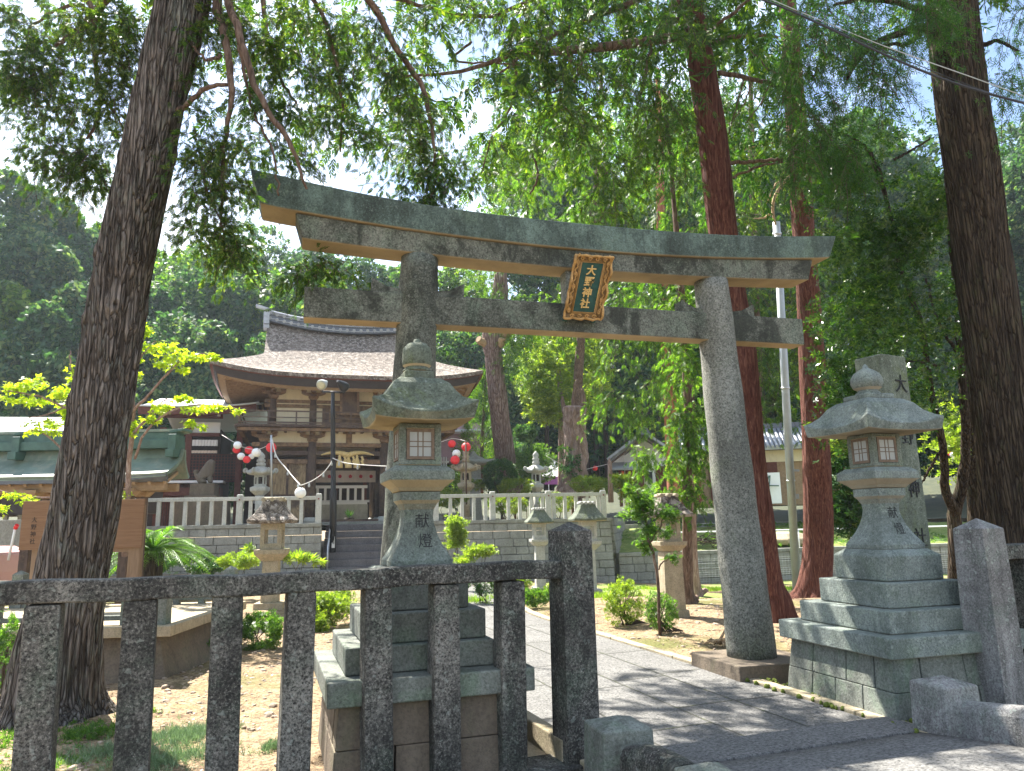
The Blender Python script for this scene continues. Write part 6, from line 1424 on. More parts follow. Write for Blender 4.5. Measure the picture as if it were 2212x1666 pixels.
# ------------------------------------------------ green-roofed water pavilion
VO = D(180, 1035, 13.0); VY = radians(-19); VX = np.array([cos(VY), sin(VY), 0]); VN = np.array([-VX[1], VX[0], 0]); RV = Matrix.Rotation(VY, 3, 'Z')
def vp_(x, y, z): return np.array([VO[0], VO[1], 0])+VX*x+VN*y+np.array([0, 0, z])
pv = empty('water_pavilion', vp_(0, 0.9, 0.1), 'small timber pavilion with green copper roof behind the wooden sign', 'pavilion')
zE = VO[2]; zR = D(200, 958, 13.45)[2]; HD = 0.66; xr = float((D(372, 1040, 13)-VO)@VX)-0.1; xl_ = -3.6
rows = []
for i in range(9):
    v = i/8; z = zR-0.12+(zE-zR+0.12)*v**0.5; rows.append([vp_(x, HD-(HD+.05)*v, z+0.03*abs((x-(xr+xl_)/2)/((xr-xl_)/2))**4*v) for x in np.linspace(xl_, xr+0.0, 20)])
mb = MB(); mb.grid(rows, smooth=False); rows2 = [[p+VN*((HD+.05)*1.35*(i/8)) for p in r_] for i, r_ in enumerate(rows)]; mb.grid(rows2, smooth=False, flip=True)
vr = mb.build('roof', M['copper'], pv, thick=0.06)
mb = MB()
for i in range(1, 9):
    v = i/8; z = zR-0.12+(zE-zR+0.12)*v**0.5; mb.loft([[vp_(x, HD-(HD+.05)*v-0.012, z+0.03*abs((x-(xr+xl_)/2)/((xr-xl_)/2))**4*v+dz) for dz in (0.008, -0.012)]+[vp_(x, HD-(HD+.05)*v+0.02, z+0.03*abs((x-(xr+xl_)/2)/((xr-xl_)/2))**4*v+0.012)] for x in np.linspace(xl_, xr, 12)], smooth=False)
mb.build('roof_seam', M['copper'], vr)
MB().loft([[vp_(x, -0.06, zE+0.1*abs((x-(xr+xl_)/2)/((xr-xl_)/2))**4+dz) for dz in (0.0, -0.07)]+[vp_(x, 0.04, zE+dz) for dz in (-0.07, 0.0)] for x in np.linspace(xl_, xr, 12)]).build('eave_edge', M['tile_dark'], vr)
mb = MB(); mb.beam(vp_(xl_+0.2, HD, zR+0.10), vp_(xr-0.1, HD, zR+0.10), 0.34, 0.22); mb.beam(vp_(xl_+0.2, HD, zR-0.02), vp_(xr-0.1, HD, zR-0.02), 0.5, 0.16); mb.build('ridge', M['copper_dark'], vr, bevel=0.01)
MB().beam(vp_(xl_+0.1, HD, zR+0.235), vp_(xr, HD, zR+0.235), 0.38, 0.05).build('ridge_cap', M['copper'], vr)
for x in (xr-0.12, float((D(28, 940, 13.4)-vp_(0, HD, 0))@VX)): 
    mb = MB(); mb.box(vp_(x, HD-0.1, zR-0.0), (0.14, 0.4, 0.3), R=RV); mb.box(vp_(x+0.002, HD-0.13, zR-0.2), (0.15, 0.5, 0.14), R=RV); mb.beam(vp_(x-0.1, HD, zR+0.2), vp_(x+0.16, HD, zR+0.25), 0.4, 0.05); mb.build('ridge_end', M['copper_dark'], vr, bevel=0.01)
mb = MB()
for x in np.arange(xl_+0.15, xr, 0.27): mb.beam(vp_(x, 0.02, zE-0.09), vp_(x, 0.5, zE+0.12), 0.05, 0.055)
mb.build('rafter', M['wood_light'], vr)
MB().beam(vp_(xl_+.1, 0.2, zE-0.14), vp_(xr-.1, 0.2, zE-0.14), 0.12, 0.14).build('beam', M['wood_light'], pv); MB().beam(vp_(xl_+.1, 0.7, zE-0.14), vp_(xr-.1, 0.7, zE-0.14), 0.12, 0.14).build('beam', M['wood_light'], pv)
for px_ in (91, 296, -150):
    x = float((PL(px_, 1075, vp_(0, 0.5, 0), VY)-vp_(0, 0.5, 0))@VX)
    for y in (0.2, 0.7):
        MB().box(vp_(x, y, (zE-0.15)/2), (0.15, 0.15, zE-0.15), R=RV).build('post', M['wood_oldd'], pv)
        MB().sq(vp_(x, y, 0), [(0.09, zE-0.3), (0.15, zE-0.22), (0.15, zE-0.17)], VY).build('post_cap', M['wood_light'], pv)

# wooden sign board
SO = D(180, 1130, 9.6); SY = radians(-19); SX = np.array([cos(SY), sin(SY), 0]); SN = np.array([-SX[1], SX[0], 0]); RS = Matrix.Rotation(SY, 3, 'Z')
def spx(x, y): p = PL(x, y, SO, SY); return float((p-SO)@SX), p[2]
sg = empty('wooden_sign', (SO[0], SO[1], 0.5), 'wide reddish wooden signboard on two posts, half hidden by the leaning trunk', 'sign')
a0, z1 = spx(52, 1083); a1, _ = spx(313, 1084); _, z0 = spx(180, 1186)
def sp_(x, y, z): return np.array([SO[0], SO[1], 0])+SX*x+SN*y+np.array([0, 0, z])
MB().box(sp_((a0+a1)/2, 0, (z0+z1)/2), (a1-a0, 0.035, z1-z0), R=RS).build('board', M['wood_sign'], sg, bevel=0.004)
for px_ in (78, 287):
    x, _ = spx(px_, 1200); MB().box(sp_(x, 0.07, (0.2+z1)/2-0.05), (0.15, 0.1, z1-0.25), R=RS).build('post', M['wood_post'], sg, bevel=0.008)
MB().box(sp_((a0+a1)/2, 0.05, z0+0.01), (a1-a0-0.3, 0.05, 0.12), R=RS).build('rail', M['wood_post'], sg)
x, z = spx(76, 1126); 
for i, ch in enumerate('大野神社'): text_part('lettering', ch, 0.075, sp_(x, -0.021, spx(76, 1124+15.5*i)[1]), SX, (0, 0, 1), M['wood_dark'], sg, 0.002)
# low stone fenced platform around it
PO = G(355, 1470); PY = radians(-17); PX = np.array([cos(PY), sin(PY), 0]); PN = np.array([-PX[1], PX[0], 0]); RPm = Matrix.Rotation(PY, 3, 'Z')
def pp_(x, y, z): return np.array([PO[0], PO[1], 0])+PX*x+PN*y+np.array([0, 0, z])
pf = empty('stone_platform', pp_(-2, 1, 0), 'knee-high stone platform with tiny pillar fence under the sign', 'stone platform')
mb = MB()
mb.loft([[pp_(0.04, -0.04, -0.05), pp_(0.04, 2.6, -0.05), pp_(-4.5, 2.6, -0.05), pp_(-4.5, -0.04, -0.05)], [pp_(-0.06, 0.06, 0.22), pp_(-0.06, 2.5, 0.22), pp_(-4.4, 2.5, 0.22), pp_(-4.4, 0.06, 0.22)], [pp_(-0.1, 0.1, 0.43), pp_(-0.1, 2.46, 0.43), pp_(-4.36, 2.46, 0.43), pp_(-4.36, 0.1, 0.43)]])
mb.build('base', M['granite_brown'], pf, bevel=0.02)
mb = MB(); mb.box(pp_(-2.2, 1.25, 0.49), (4.5, 2.6, 0.11), R=RPm); mb.build('slab', M['granite_tan'], pf, bevel=0.01)
mb = MB()
for y in (0.12, 2.35): mb.beam(pp_(-4.3, y, 0.86), pp_(-0.1, y, 0.86), 0.09, 0.08); mb.beam(pp_(-4.3, y, 0.62), pp_(-0.1, y, 0.62), 0.07, 0.05)
mb.beam(pp_(-0.12, 0.12, 0.862), pp_(-0.12, 2.35, 0.862), 0.09, 0.08); mb.build('rail', M['granite_base'], pf, bevel=0.006)
for x in np.arange(-4.2, 0, 0.33):
    for y in (0.12, 2.35): MB().sq(pp_(x+0.08, y+0.002, 0), [(0.04, 0.545), (0.04, 0.83)], PY).build('fence_post', M['granite_base'], pf)
for x in (-3.9, -2.9, -2.0, -0.12):
    for y in (0.12, 2.35): MB().sq(pp_(x, y+0.004, 0), [(0.075, 0.545), (0.07, 0.98), (0.05, 1.0), (0.002, 1.03)], PY).build('corner_post', M['granite_base'], pf, bevel=0.006)
# stepping slab
tag(MB().box(GG(430, 1357)+np.array([-.2, 0, 0.0]), (2.6, 0.62, 0.12), -YAW).build('stepping_slab', M['granite_white'], None, GG(430, 1357), bevel=0.02), 'long pale flat slab lying on the bright soil beyond the fence', 'stone slab')

# ------------------------------------------------ small stone lanterns
def roof_lantern(x, y, d, s, label, mt='granite_tan', bundled=3, yaw=-YAW*0.6, foot=None, shw=1.0):
    """square lantern on a pillar with a hipped, thatch-like roof"""
    c = D(x, y, d); base = zg(c[0], c[1]) if foot is None else foot
    t = empty('small_stone_lantern', (c[0], c[1], base), label, 'stone lantern'); c2 = np.array([c[0], c[1], 0]); z = c[2]   # z = eave level
    MB().sq(c2, [(0.20*s, base-.05), (0.19*s, base+0.12)], yaw).build('base', M[mt], t, bevel=0.01)
    MB().sq(c2, [(0.115*s*shw, base+0.12), (0.105*s*shw, z-0.52*s)], yaw).build('shaft', M[mt], t, bevel=0.008)
    MB().sq(c2, [(0.12*s, z-0.52*s), (0.21*s, z-0.42*s), (0.215*s, z-0.36*s)], yaw).build('capital', M[mt], t, bevel=0.008)
    fb = MB(); w = 0.145*s
    for a_, b_ in ((-1, -1), (1, -1), (1, 1), (-1, 1)):
        p = c2+np.array([cos(yaw)*a_*w*.8-sin(yaw)*b_*w*.8, sin(yaw)*a_*w*.8+cos(yaw)*b_*w*.8, 0]); fb.sq(p, [(w*.2, z-0.36*s), (w*.2, z-0.02*s)], yaw)
    fb.sq(c2, [(w*.995, z-0.36*s), (w*.995, z-0.28*s)], yaw); fb.sq(c2, [(w*.995, z-0.09*s), (w*.995, z)], yaw); fb.build('firebox', M[mt], t, bevel=0.004)
    rr_ = roof_rings(c2, yaw, [(0.10*s, z-0.005, 0, 0), (0.30*s, z, 0.01, 0), (0.31*s, z+0.04*s, 0.015, 0), (0.22*s, z+0.14*s, 0.005, 0), (0.155*s, z+0.25*s, 0, 0), (0.13*s, z+0.33*s, 0, 0)], 6)
    rf_ = MB().loft(rr_, smooth=False).build('roof', M['granite_mossy' if mt == 'granite_white' else 'thatch' if mt == 'granite_tan' else mt], t, bevel=0.01)
    X = np.array([cos(yaw), sin(yaw), 0]); Y = np.array([-sin(yaw), cos(yaw), 0]); mb = MB()
    for k in range(bundled):
        o = (k-(bundled-1)/2)*0.24*s/max(1, bundled-1); mb.tube([c2+X*o-Y*0.15*s+np.array([0, 0, z+0.335*s]), c2+X*o+Y*0.15*s+np.array([0, 0, z+0.335*s])], 0.03*s, 8)
    mb.tube([c2-X*0.15*s+np.array([0, 0, z+0.35*s]), c2+X*0.15*s+np.array([0, 0, z+0.35*s])], 0.022*s, 6); mb.build('ridge', M[mt], rf_)
    return t
roof_lantern(590, 1131, 14.0, 1.32, 'small stone lantern with brown bark-like roof in front of the left wall', 'granite_tan')
roof_lantern(1164, 1131, 19.3, 1.10, 'slim pale stone lantern with ribbed ridge in front of the right wall', 'granite_white', 5)
roof_lantern(1268, 1126, 18.6, 1.34, 'pale stone lantern with broad roof peeking over the tall fence end post', 'granite_white', 4)
t = roof_lantern(1442, 1118, 12.4, 1.08, 'stone lantern on a square pillar beside the maple sapling', 'granite_tan', 3, shw=1.35)
def curl_lantern(x, ytop, yfoot, d, label, mt='granite_white', foot=ZT, hexa=6, scale=None):
    """kasuga type: ringed finial, roof with curled corners, firebox, capital, pillar"""
    c = D(x, ytop, d); H = c[2]-foot; c2 = np.array([c[0], c[1], 0]); t = empty('kasuga_stone_lantern', (c[0], c[1], foot), label, 'stone lantern'); z = lambda f: foot+H*f
    s = H*0.5 if scale is None else scale
    MB().lathe(c2, [(0.30*s, z(-.02)), (0.30*s, z(.05)), (0.2*s, z(.07))], hexa, False).build('base', M[mt], t, bevel=.01)
    MB().lathe(c2, [(0.13*s, z(.07)), (0.11*s, z(.2)), (0.135*s, z(.22)), (0.11*s, z(.24)), (0.125*s, z(.41))], 16).build('shaft', M[mt], t)
    MB().lathe(c2, [(0.13*s, z(.41)), (0.27*s, z(.47)), (0.275*s, z(.515)), (0.2*s, z(.53))], hexa, False).build('capital', M[mt], t, bevel=.008)
    fb = MB(); r = 0.17*s
    fb.lathe(c2, [(r, z(.53)), (r, z(.56))], hexa, False); fb.lathe(c2, [(r, z(.655)), (r, z(.68))], hexa, False)
    for k in range(hexa):
        a = 2*pi*k/hexa; fb.box(c2+np.array([cos(a)*r*.9, sin(a)*r*.9, z(.607)]), (r*.24, r*.24, H*.1), a)
    fb.build('firebox', M[mt], t, bevel=.004); MB().lathe(c2, [(r*.6, z(.56)), (r*.6, z(.655))], 8).build('firebox_core', M['wood_dark'], t)
    rings = []; seg = 36
    for rr_, zz, lf in ((0.12, .675, 0), (0.34, .69, .02), (0.37, .715, .03), (0.30, .735, .012), (0.2, .775, .0), (0.10, .80, 0)):
        rings.append([(c2[0]+cos(2*pi*j/seg)*rr_*s*(1+.12*cos(hexa*2*pi*j/seg)), c2[1]+sin(2*pi*j/seg)*rr_*s*(1+.12*cos(hexa*2*pi*j/seg)), z(zz)+lf*H*(0.5+0.5*cos(hexa*2*pi*j/seg))**3) for j in range(seg)])
    rf_ = MB().loft(rings, smooth=True).build('roof', M[mt], t)
    for k in range(hexa):
        a = 2*pi*k/hexa; p = c2+np.array([cos(a), sin(a), 0])*0.40*s; mb = MB(); mb.tube([Vector(p)+Vector((cos(a)*cos(q)*.05*s*(1-q/8), sin(a)*cos(q)*.05*s*(1-q/8), z(.745)-0+sin(q)*.05*s*(1-q/8))) for q in np.linspace(-1.6, 5, 14)], 0.03*s, 6); mb.build('corner_curl', M[mt], rf_)
    MB().lathe(c2, [(.10*s, z(.80)), (.13*s, z(.815)), (.13*s, z(.84)), (.085*s, z(.85)), (.12*s, z(.865)), (.12*s, z(.89)), (.075*s, z(.90)), (.105*s, z(.925)), (.10*s, z(.95)), (.05*s, z(.98)), (.005, z(1.0))], 16).build('finial', M[mt], t)
    return t
curl_lantern(565, 976, 1075, 27.5, 'stone lantern with curled roof corners and ringed finial behind the left balustrade', 'granite_white', foot=ZT, scale=1.30)
curl_lantern(1157, 974, 1065, 30, 'slender white stone lantern behind the right balustrade near the tent', 'granite_white', foot=ZT, scale=1.15)
curl_lantern(1006, 968, 1065, 28.5, 'purple-stained stone lantern behind the right balustrade near the red lanterns', 'granite_tan', foot=ZT, scale=1.25)
rl2 = D(1022, 990, 32); t = empty('snow_viewing_lantern', (rl2[0], rl2[1], ZT), 'wide-roofed grey stone lantern partly hidden behind the purple-stained one', 'stone lantern')
MB().sq(rl2*np.array([1, 1, 0]), [(0.3, ZT), (0.22, rl2[2]-1.1), (0.4, rl2[2]-1.0), (0.4, rl2[2]-0.9), (0.25, rl2[2]-0.88), (0.25, rl2[2]-0.3)], 0.1).build('body', M['granite_blocks'], t, bevel=.01)
MB().loft(roof_rings(rl2*np.array([1, 1, 0]), 0.1, [(0.3, rl2[2]-0.3, 0, 0), (0.75, rl2[2]-0.28, 0.1, 0.05), (0.78, rl2[2]-0.2, 0.12, 0.05), (0.4, rl2[2]-0.08, 0.02, 0), (0.15, rl2[2]+0.12, 0, 0), (0.05, rl2[2]+0.3, 0, 0)], 8)).build('roof', M['granite_blocks'], t, bevel=.01)

# guardian dog on its pedestal
k0 = D(443, 1040, 28.5); kd = empty('guardian_dog_statue', (k0[0], k0[1], ZT), 'mottled stone guardian dog seated on a stepped pedestal before the hall', 'statue')
mb = MB(); zt_ = D(443, 1046, 28.5)[2]
for a_, b_, w in ((zt_-0.45, zt_, 0.45), (zt_-0.7, zt_-0.452, 0.6), (ZT, zt_-0.702, 0.85)): mb.sq(k0*np.array([1, 1, 0]), [(w, a_), (w*0.97, b_)], WY)
mb.build('pedestal', M['granite_brown'], kd, bevel=.015)
def skin_fig(name, verts, edges, radii, mat, parent, sub=2):
    me = bpy.data.meshes.new(name); off = ORG[parent.name]; me.from_pydata([tuple(np.array(v, float)-off) for v in verts], edges, []); o = link_mesh(name, me, mat, parent)
    sk = o.modifiers.new('skin', 'SKIN'); sk.use_smooth_shade = True
    for i, r in enumerate(radii): me.skin_vertices[0].data[i].radius = (r, r) if not hasattr(r, '__len__') else r
    me.skin_vertices[0].data[0].use_root = True
    sb_ = o.modifiers.new('sub', 'SUBSURF'); sb_.levels = sub; sb_.render_levels = sub
    return o
def kp(x, y, z): return np.array([k0[0], k0[1], zt_])+WX*x+WN*y+np.array([0, 0, z])
skin_fig('body', [kp(-.22, 0, .16), kp(-.12, 0, .30), kp(.05, 0, .48), kp(.14, 0, .66), kp(.2, -.02, .80), kp(.32, -.05, .78), kp(.16, -.09, .3), kp(.2, -.1, .03), kp(.16, .09, .3), kp(.2, .1, .03), kp(-.12, -.13, .12), kp(.04, -.15, .04), kp(-.12, .13, .12), kp(.04, .15, .04), kp(-.34, 0, .36), kp(-.36, 0, .56), kp(.12, -.08, .92), kp(.12, .08, .92)],
    [(0, 1), (1, 2), (2, 3), (3, 4), (4, 5), (2, 6), (6, 7), (2, 8), (8, 9), (0, 10), (10, 11), (0, 12), (12, 13), (0, 14), (14, 15), (4, 16), (4, 17)],
    [.2, .2, .2, .21, .2, .12, .09, .08, .09, .08, .14, .08, .14, .08, .08, .12, .05, .05], M['granite_brown'], kd)

# ------------------------------------------------ paper lanterns and strings
def paper_lantern(x, y, r, d, red, label, group='paper lanterns strung along the terrace'):
    c = D(x, y, d); R_ = r*d/F; t = empty('paper_lantern', c-np.array([0, 0, R_]), label, 'paper lantern', group)
    prof = []
    for k in range(25):
        a = -1.25+2.5*k/24; rr_ = R_*cos(a)*(1+0.012*(k % 2)); prof.append((max(rr_, R_*0.3), c[2]+R_*0.98*sin(a)))
    MB().lathe(c, prof, 20).build('shade', M['red_paper' if red else 'white_paper'], t)
    MB().lathe(c, [(R_*0.33, c[2]+R_*0.94), (R_*0.33, c[2]+R_*1.03), (R_*.05, c[2]+R_*1.04), (R_*.04, c[2]+R_*1.35)], 12).build('cap', M['black'], t); MB().lathe(c, [(R_*0.33, c[2]-R_*1.03), (R_*0.33, c[2]-R_*0.94)], 12).build('ring', M['black'], t)
    return t
for a_ in [(513, 962, 8.5, 27, 0, 'white paper lantern at the upper left of the left cluster'), (511, 972, 8, 27.4, 1, 'red paper lantern tucked under the upper-left white one'), (538, 973, 9, 27.2, 1, 'red paper lantern in the middle of the left cluster'),
           (554, 978, 10, 26.8, 0, 'large white paper lantern right of the middle red one'), (521, 986, 8, 27, 0, 'white paper lantern at the lower left of the left cluster'), (533, 993, 8, 26.8, 1, 'red paper lantern lowest in the left cluster'),
           (543, 986, 6.5, 27.2, 0, 'small white paper lantern between the lowest red and the large white one'), (586, 967, 11, 26.6, 1, 'large red paper lantern behind the thin steel pole'), (649, 1065, 12, 24.4, 0, 'glowing white paper lantern hanging in front of the left balustrade end'),
           (976, 959, 8.5, 28.5, 1, 'red paper lantern just right of the front stone lantern window'), (1007, 966, 10, 28, 1, 'red paper lantern on the pole above the purple-stained stone lantern'), (983, 994, 10, 28, 1, 'red paper lantern lowest of the three right of the front stone lantern'),
           (986, 980, 9, 28.4, 0, 'white paper lantern above the lowest red one right of the front stone lantern'), (1285.5, 1012, 5.5, 33, 1, 'small red paper lantern on the wire between gnarled trunk and shop'),
           (1343, 1022, 5, 36, 1, 'small red paper lantern under the left eave of the shop'), (1389, 1017, 5, 36, 0, 'small white paper lantern in front of the shop door'), (1431, 1009, 5.5, 36, 1, 'red paper lantern on the shop wall left of the salmon trunk'), (1330, 1012, 4, 36, 0, 'small white paper lantern at the left tip of the shop eave'),
           (2058, 983, 6, 22, 0, 'white paper lantern among the dark stems left of the massive right trunk'), (2052, 981, 5, 22.4, 1, 'red paper lantern beside the white one among the dark stems')]: paper_lantern(*a_)
sp1 = empty('steel_pole', D(586, 1066, 26.4), 'thin steel pole carrying the lantern string by the curled-roof lantern', 'pole'); MB().tube([D(587, 1090, 26.4), D(586, 940, 26.4)], 0.035, 8).build('shaft', M['metal'], sp1)
sp2 = empty('steel_pole', D(1007, 1066, 27.8), 'thin pole in front of the purple-stained stone lantern', 'pole'); MB().tube([D(1008, 1090, 27.8), D(1006, 952, 27.8)], 0.03, 8).build('shaft', M['bark_brown'], sp2)
def sline(pts, lab, r=0.012, lights=0):
    TT = [(x, y, 2*r*F/d, d) for x, y, d in pts]; Pp, Rr = trackpts(TT, 30); t = empty('lantern_string', Pp[0], lab, 'light string'); MB().tube([Vector(p) for p in Pp], list(Rr), 5).build('wire', M['wire'], t)
    if lights:
        for k in range(lights):
            q = Pp[int((k+.7)*29/lights)]; mb = MB(); mb.lathe(q-np.array([0, 0, .14]), [(0.03, q[2]-.16), (0.04, q[2]-.1), (0.02, q[2]-.03), (.008, q[2])], 8); mb.build('bulb_socket', M['cable_grey'], t)
sline([(588, 950, 26.3), (597, 985, 26), (618, 1012, 25.5), (635, 1033, 25), (649, 1048, 24.4)], 'thick pale string sloping down from the steel pole to the glowing lantern', 0.022, 3)
sline([(649, 1049, 24.4), (672, 1040, 24.4), (695, 1025, 24.6), (712, 1005, 24.8), (718, 992, 25)], 'pale string rising from the glowing lantern to the lamp post', 0.014, 3)
sline([(719, 990, 24.9), (745, 1000, 24.5), (790, 1005, 24), (850, 1008, 23.6)], 'pale string running right from the lamp post behind the front stone lantern', 0.014, 3)
sline([(586, 958, 26.5), (560, 970, 26.7), (530, 968, 27), (505, 955, 27.2), (480, 940, 28)], 'wire from which the left lantern cluster hangs', 0.012)
sline([(1180, 985, 32), (1240, 1015, 32), (1290, 1008, 33), (1330, 998, 36)], 'wire from the tent to the shop carrying one red lantern', 0.012)
sline([(940, 960, 28), (976, 948, 28.5), (1006, 953, 28)], 'wire between front stone lantern and thin pole', 0.012)

# ------------------------------------------------ shrubs
def shrub(name, label, x, y, d, r, n, kind, matl, size, z=None, stems=3, cat='shrub', spread=None, shell=0.55, pts=None):
    n = int(n*1.9); size = size*0.72; pts = None if pts is None else [(*q_[:5], int(q_[5]*1.9)) for q_ in pts]
    c = D(x, y, d); base = np.array([c[0], c[1], (zg(c[0], c[1]) if z is None else z)]); t = empty(name, base, label, cat)
    fo = Fol(kind); rg2 = np.random.default_rng(int(x*7+y)); S = ball(c, r, n, rg2, shell) if pts is None else ells(pts, 1, rg2, 5)
    if pts is None: S = noisy(c+(S-c)*(1+0.32*np.array([noise.noise(Vector(unit((p-c)[None])[0]*2.3+np.array([x, y, 0])*.1)) for p in S]))[:, None], 2.2/max(r), -0.12)
    fo.add(S, unit(S-c+np.array([0, 0, .3]))*0.8+rnd(len(S), rg2)*0.5, rnd(len(S), rg2)*.6+np.array([0, 0, .9]), size*rg2.uniform(.6, 1.3, len(S))); fo.build('leaves', M[matl], t)
    mb = MB()
    for k in range(stems): mb.tube([base+np.array([0.03*k, 0, 0]), (base+c)/2+np.array([random.uniform(-.3, .3)*r[0], 0, 0]), c+np.array([random.uniform(-.6, .6)*r[0], random.uniform(-.5, .5)*r[1], random.uniform(-.1, .5)*r[2]])], [0.02*r[2]*2, 0.012*r[2]*2, 0.006], 5)
    mb.build('stem', M['twig'], t); return t
shrub('topiary_tree', 'round clipped ball of a tree with yellowish tips behind the right balustrade', 1081, 1026, 30, (0.72, 0.7, 0.62), 1900, 'rosette', 'leaf_dark', 0.12, ZT, 8, 'topiary', shell=.85)
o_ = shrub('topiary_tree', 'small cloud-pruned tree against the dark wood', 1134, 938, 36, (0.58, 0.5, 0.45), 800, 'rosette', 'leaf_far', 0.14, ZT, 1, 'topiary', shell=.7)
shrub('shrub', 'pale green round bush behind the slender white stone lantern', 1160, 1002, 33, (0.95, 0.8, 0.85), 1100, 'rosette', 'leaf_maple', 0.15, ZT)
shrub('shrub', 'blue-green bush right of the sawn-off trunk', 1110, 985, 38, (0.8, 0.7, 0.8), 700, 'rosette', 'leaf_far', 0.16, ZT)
for x, y, d, rx, lab in ((960, 1075, 27.5, 0.9, 'yellow-green azalea mound behind the balustrade beside the front stone lantern'), (1095, 1090, 26.5, 0.8, 'azalea mound seen through the balusters below the topiary ball'), (1205, 1085, 27, 0.7, 'azalea mound seen through the balusters below the tent'), (1265, 1046, 30, 0.8, 'yellowish azalea by the weathered stake'), (1112, 1052, 29, 0.8, 'flat azalea left of the slender white lantern'), (990, 1046, 30, 1.4, 'broad yellow azalea bank behind the purple-stained lantern'), (1300, 1052, 31, .6, 'low clipped azalea close to the weathered stake')):
    shrub('azalea_shrub', lab, x, y, d, (rx, .6, .36), 700, 'rosette', 'leaf_azalea', .10, ZT)
shrub('ginkgo_sapling', 'pale lime sapling against the wall beside the front stone lantern', 984, 1160, 19, (0.42, .36, .5), 900, 'rosette', 'leaf_lime', .085, None, 2, 'sapling', pts=[(985, 1130, 22, 16, 19, 200), (975, 1150, 22, 18, 19, 220), (998, 1160, 20, 18, 19, 200), (985, 1175, 24, 12, 19, 160)])
shrub('shrub', 'yellow-tipped bush right of the front stone lantern, above the rail', 1035, 1195, 15, (0.4, .35, .2), 700, 'rosette', 'leaf_lime', .07, None, pts=[(1035, 1192, 40, 12, 15, 420), (1000, 1208, 26, 8, 15, 160), (1055, 1190, 14, 12, 15, 100)])
shrub('shrub', 'small round bush on the soil left of the tall end post', 1156, 1290, 14, (0.30, .28, .17), 800, 'rosette', 'leaf_maple', .055)
shrub('shrub', 'small bush between the fence posts right of the front stone lantern base', 1048, 1262, 15, (.38, .3, .22), 500, 'rosette', 'leaf_dark', .06)
shrub('azalea_shrub', 'loose leggy yellow-green azalea right of the tall end post', 1345, 1300, 11.2, (0.32, .28, .36), 1300, 'rosette', 'leaf_lime', .045, None, 14, shell=.3)
shrub('azalea_shrub', 'loose light green azalea at the foot of the maple sapling', 1428, 1320, 10.3, (0.24, .22, .28), 800, 'rosette', 'leaf_maple', .042, None, 12, shell=.3)
shrub('shrub', 'glossy green bush between fence posts, below the bark-roofed lantern', 565, 1368, 9.6, (0.30, .26, .27), 1000, 'rosette', 'leaf_maple', .055)
shrub('shrub', 'wide yellow-green hedge between the fence posts left of the lantern base', 715, 1320, 11.5, (0.36, .4, .42), 2000, 'rosette', 'leaf_lime', .055, None, 4, shell=.6, pts=[(715, 1310, 50, 40, 11.5, 1000), (690, 1350, 26, 34, 11, 400), (745, 1290, 30, 26, 12, 400)])
shrub('boxwood_shrub', 'clipped dark bush left of the bark-roofed lantern', 515, 1212, 15.5, (0.42, .35, .18), 900, 'rosette', 'leaf_lime', .06)
shrub('fatsia_shrub', 'bright large-leaved plant beside the bark-roofed lantern', 640, 1205, 14.6, (0.4, .3, .2), 150, 'star', 'leaf_lime', .2, None, pts=[(655, 1208, 40, 10, 14.6, 70), (610, 1196, 16, 12, 14.6, 24), (545, 1186, 16, 10, 14.8, 16), (680, 1215, 20, 5, 14.6, 16)])
shrub('andromeda_shrub', 'pink-tipped bush left of the shop', 1357, 1050, 27, (.55, .5, .5), 900, 'rosette', 'leaf_azalea', .12, ZT, pts=[(1350, 1035, 24, 14, 27, 320), (1362, 1060, 28, 18, 27, 320), (1380, 1085, 26, 16, 26, 260)])
shrub('shrub', 'low leafy bush at the far left edge behind the trunk foot', 8, 1400, 7.2, (.14, .2, .32), 420, 'rosette', 'leaf_maple', .05, 0.0)
shrub('shrub', 'dark green hedge at the foot of the left wall beside the cycad', 430, 1218, 17, (0.9, .4, .22), 900, 'rosette', 'leaf_dark', .09)
shrub('shrub', 'small sunlit bush at the foot of the right wall below the balustrade middle', 1100, 1262, 18.5, (0.6, .4, .28), 800, 'rosette', 'leaf_lime', .08)
shrub('shrub', 'low yellow bush right of the slim ribbed stone lantern', 1222, 1268, 17.5, (0.5, .4, .24), 700, 'rosette', 'leaf_azalea', .075)
shrub('fern_clump', 'ferny weeds between fence posts left of the glossy bush', 420, 1395, 9.0, (0.22, .2, .16), 500, 'star', 'leaf_maple', .06)
shrub('shrub', 'leafy weeds at the base of the leaning cypress trunk, right side', 290, 1560, 6.4, (0.2, .16, .10), 420, 'star', 'leaf_maple', .04)
shrub('shrub', 'leafy weeds in front of the foot of the leaning trunk at lower left', 200, 1600, 5.6, (0.28, .16, .10), 500, 'star', 'leaf_maple', .05, 0.0)
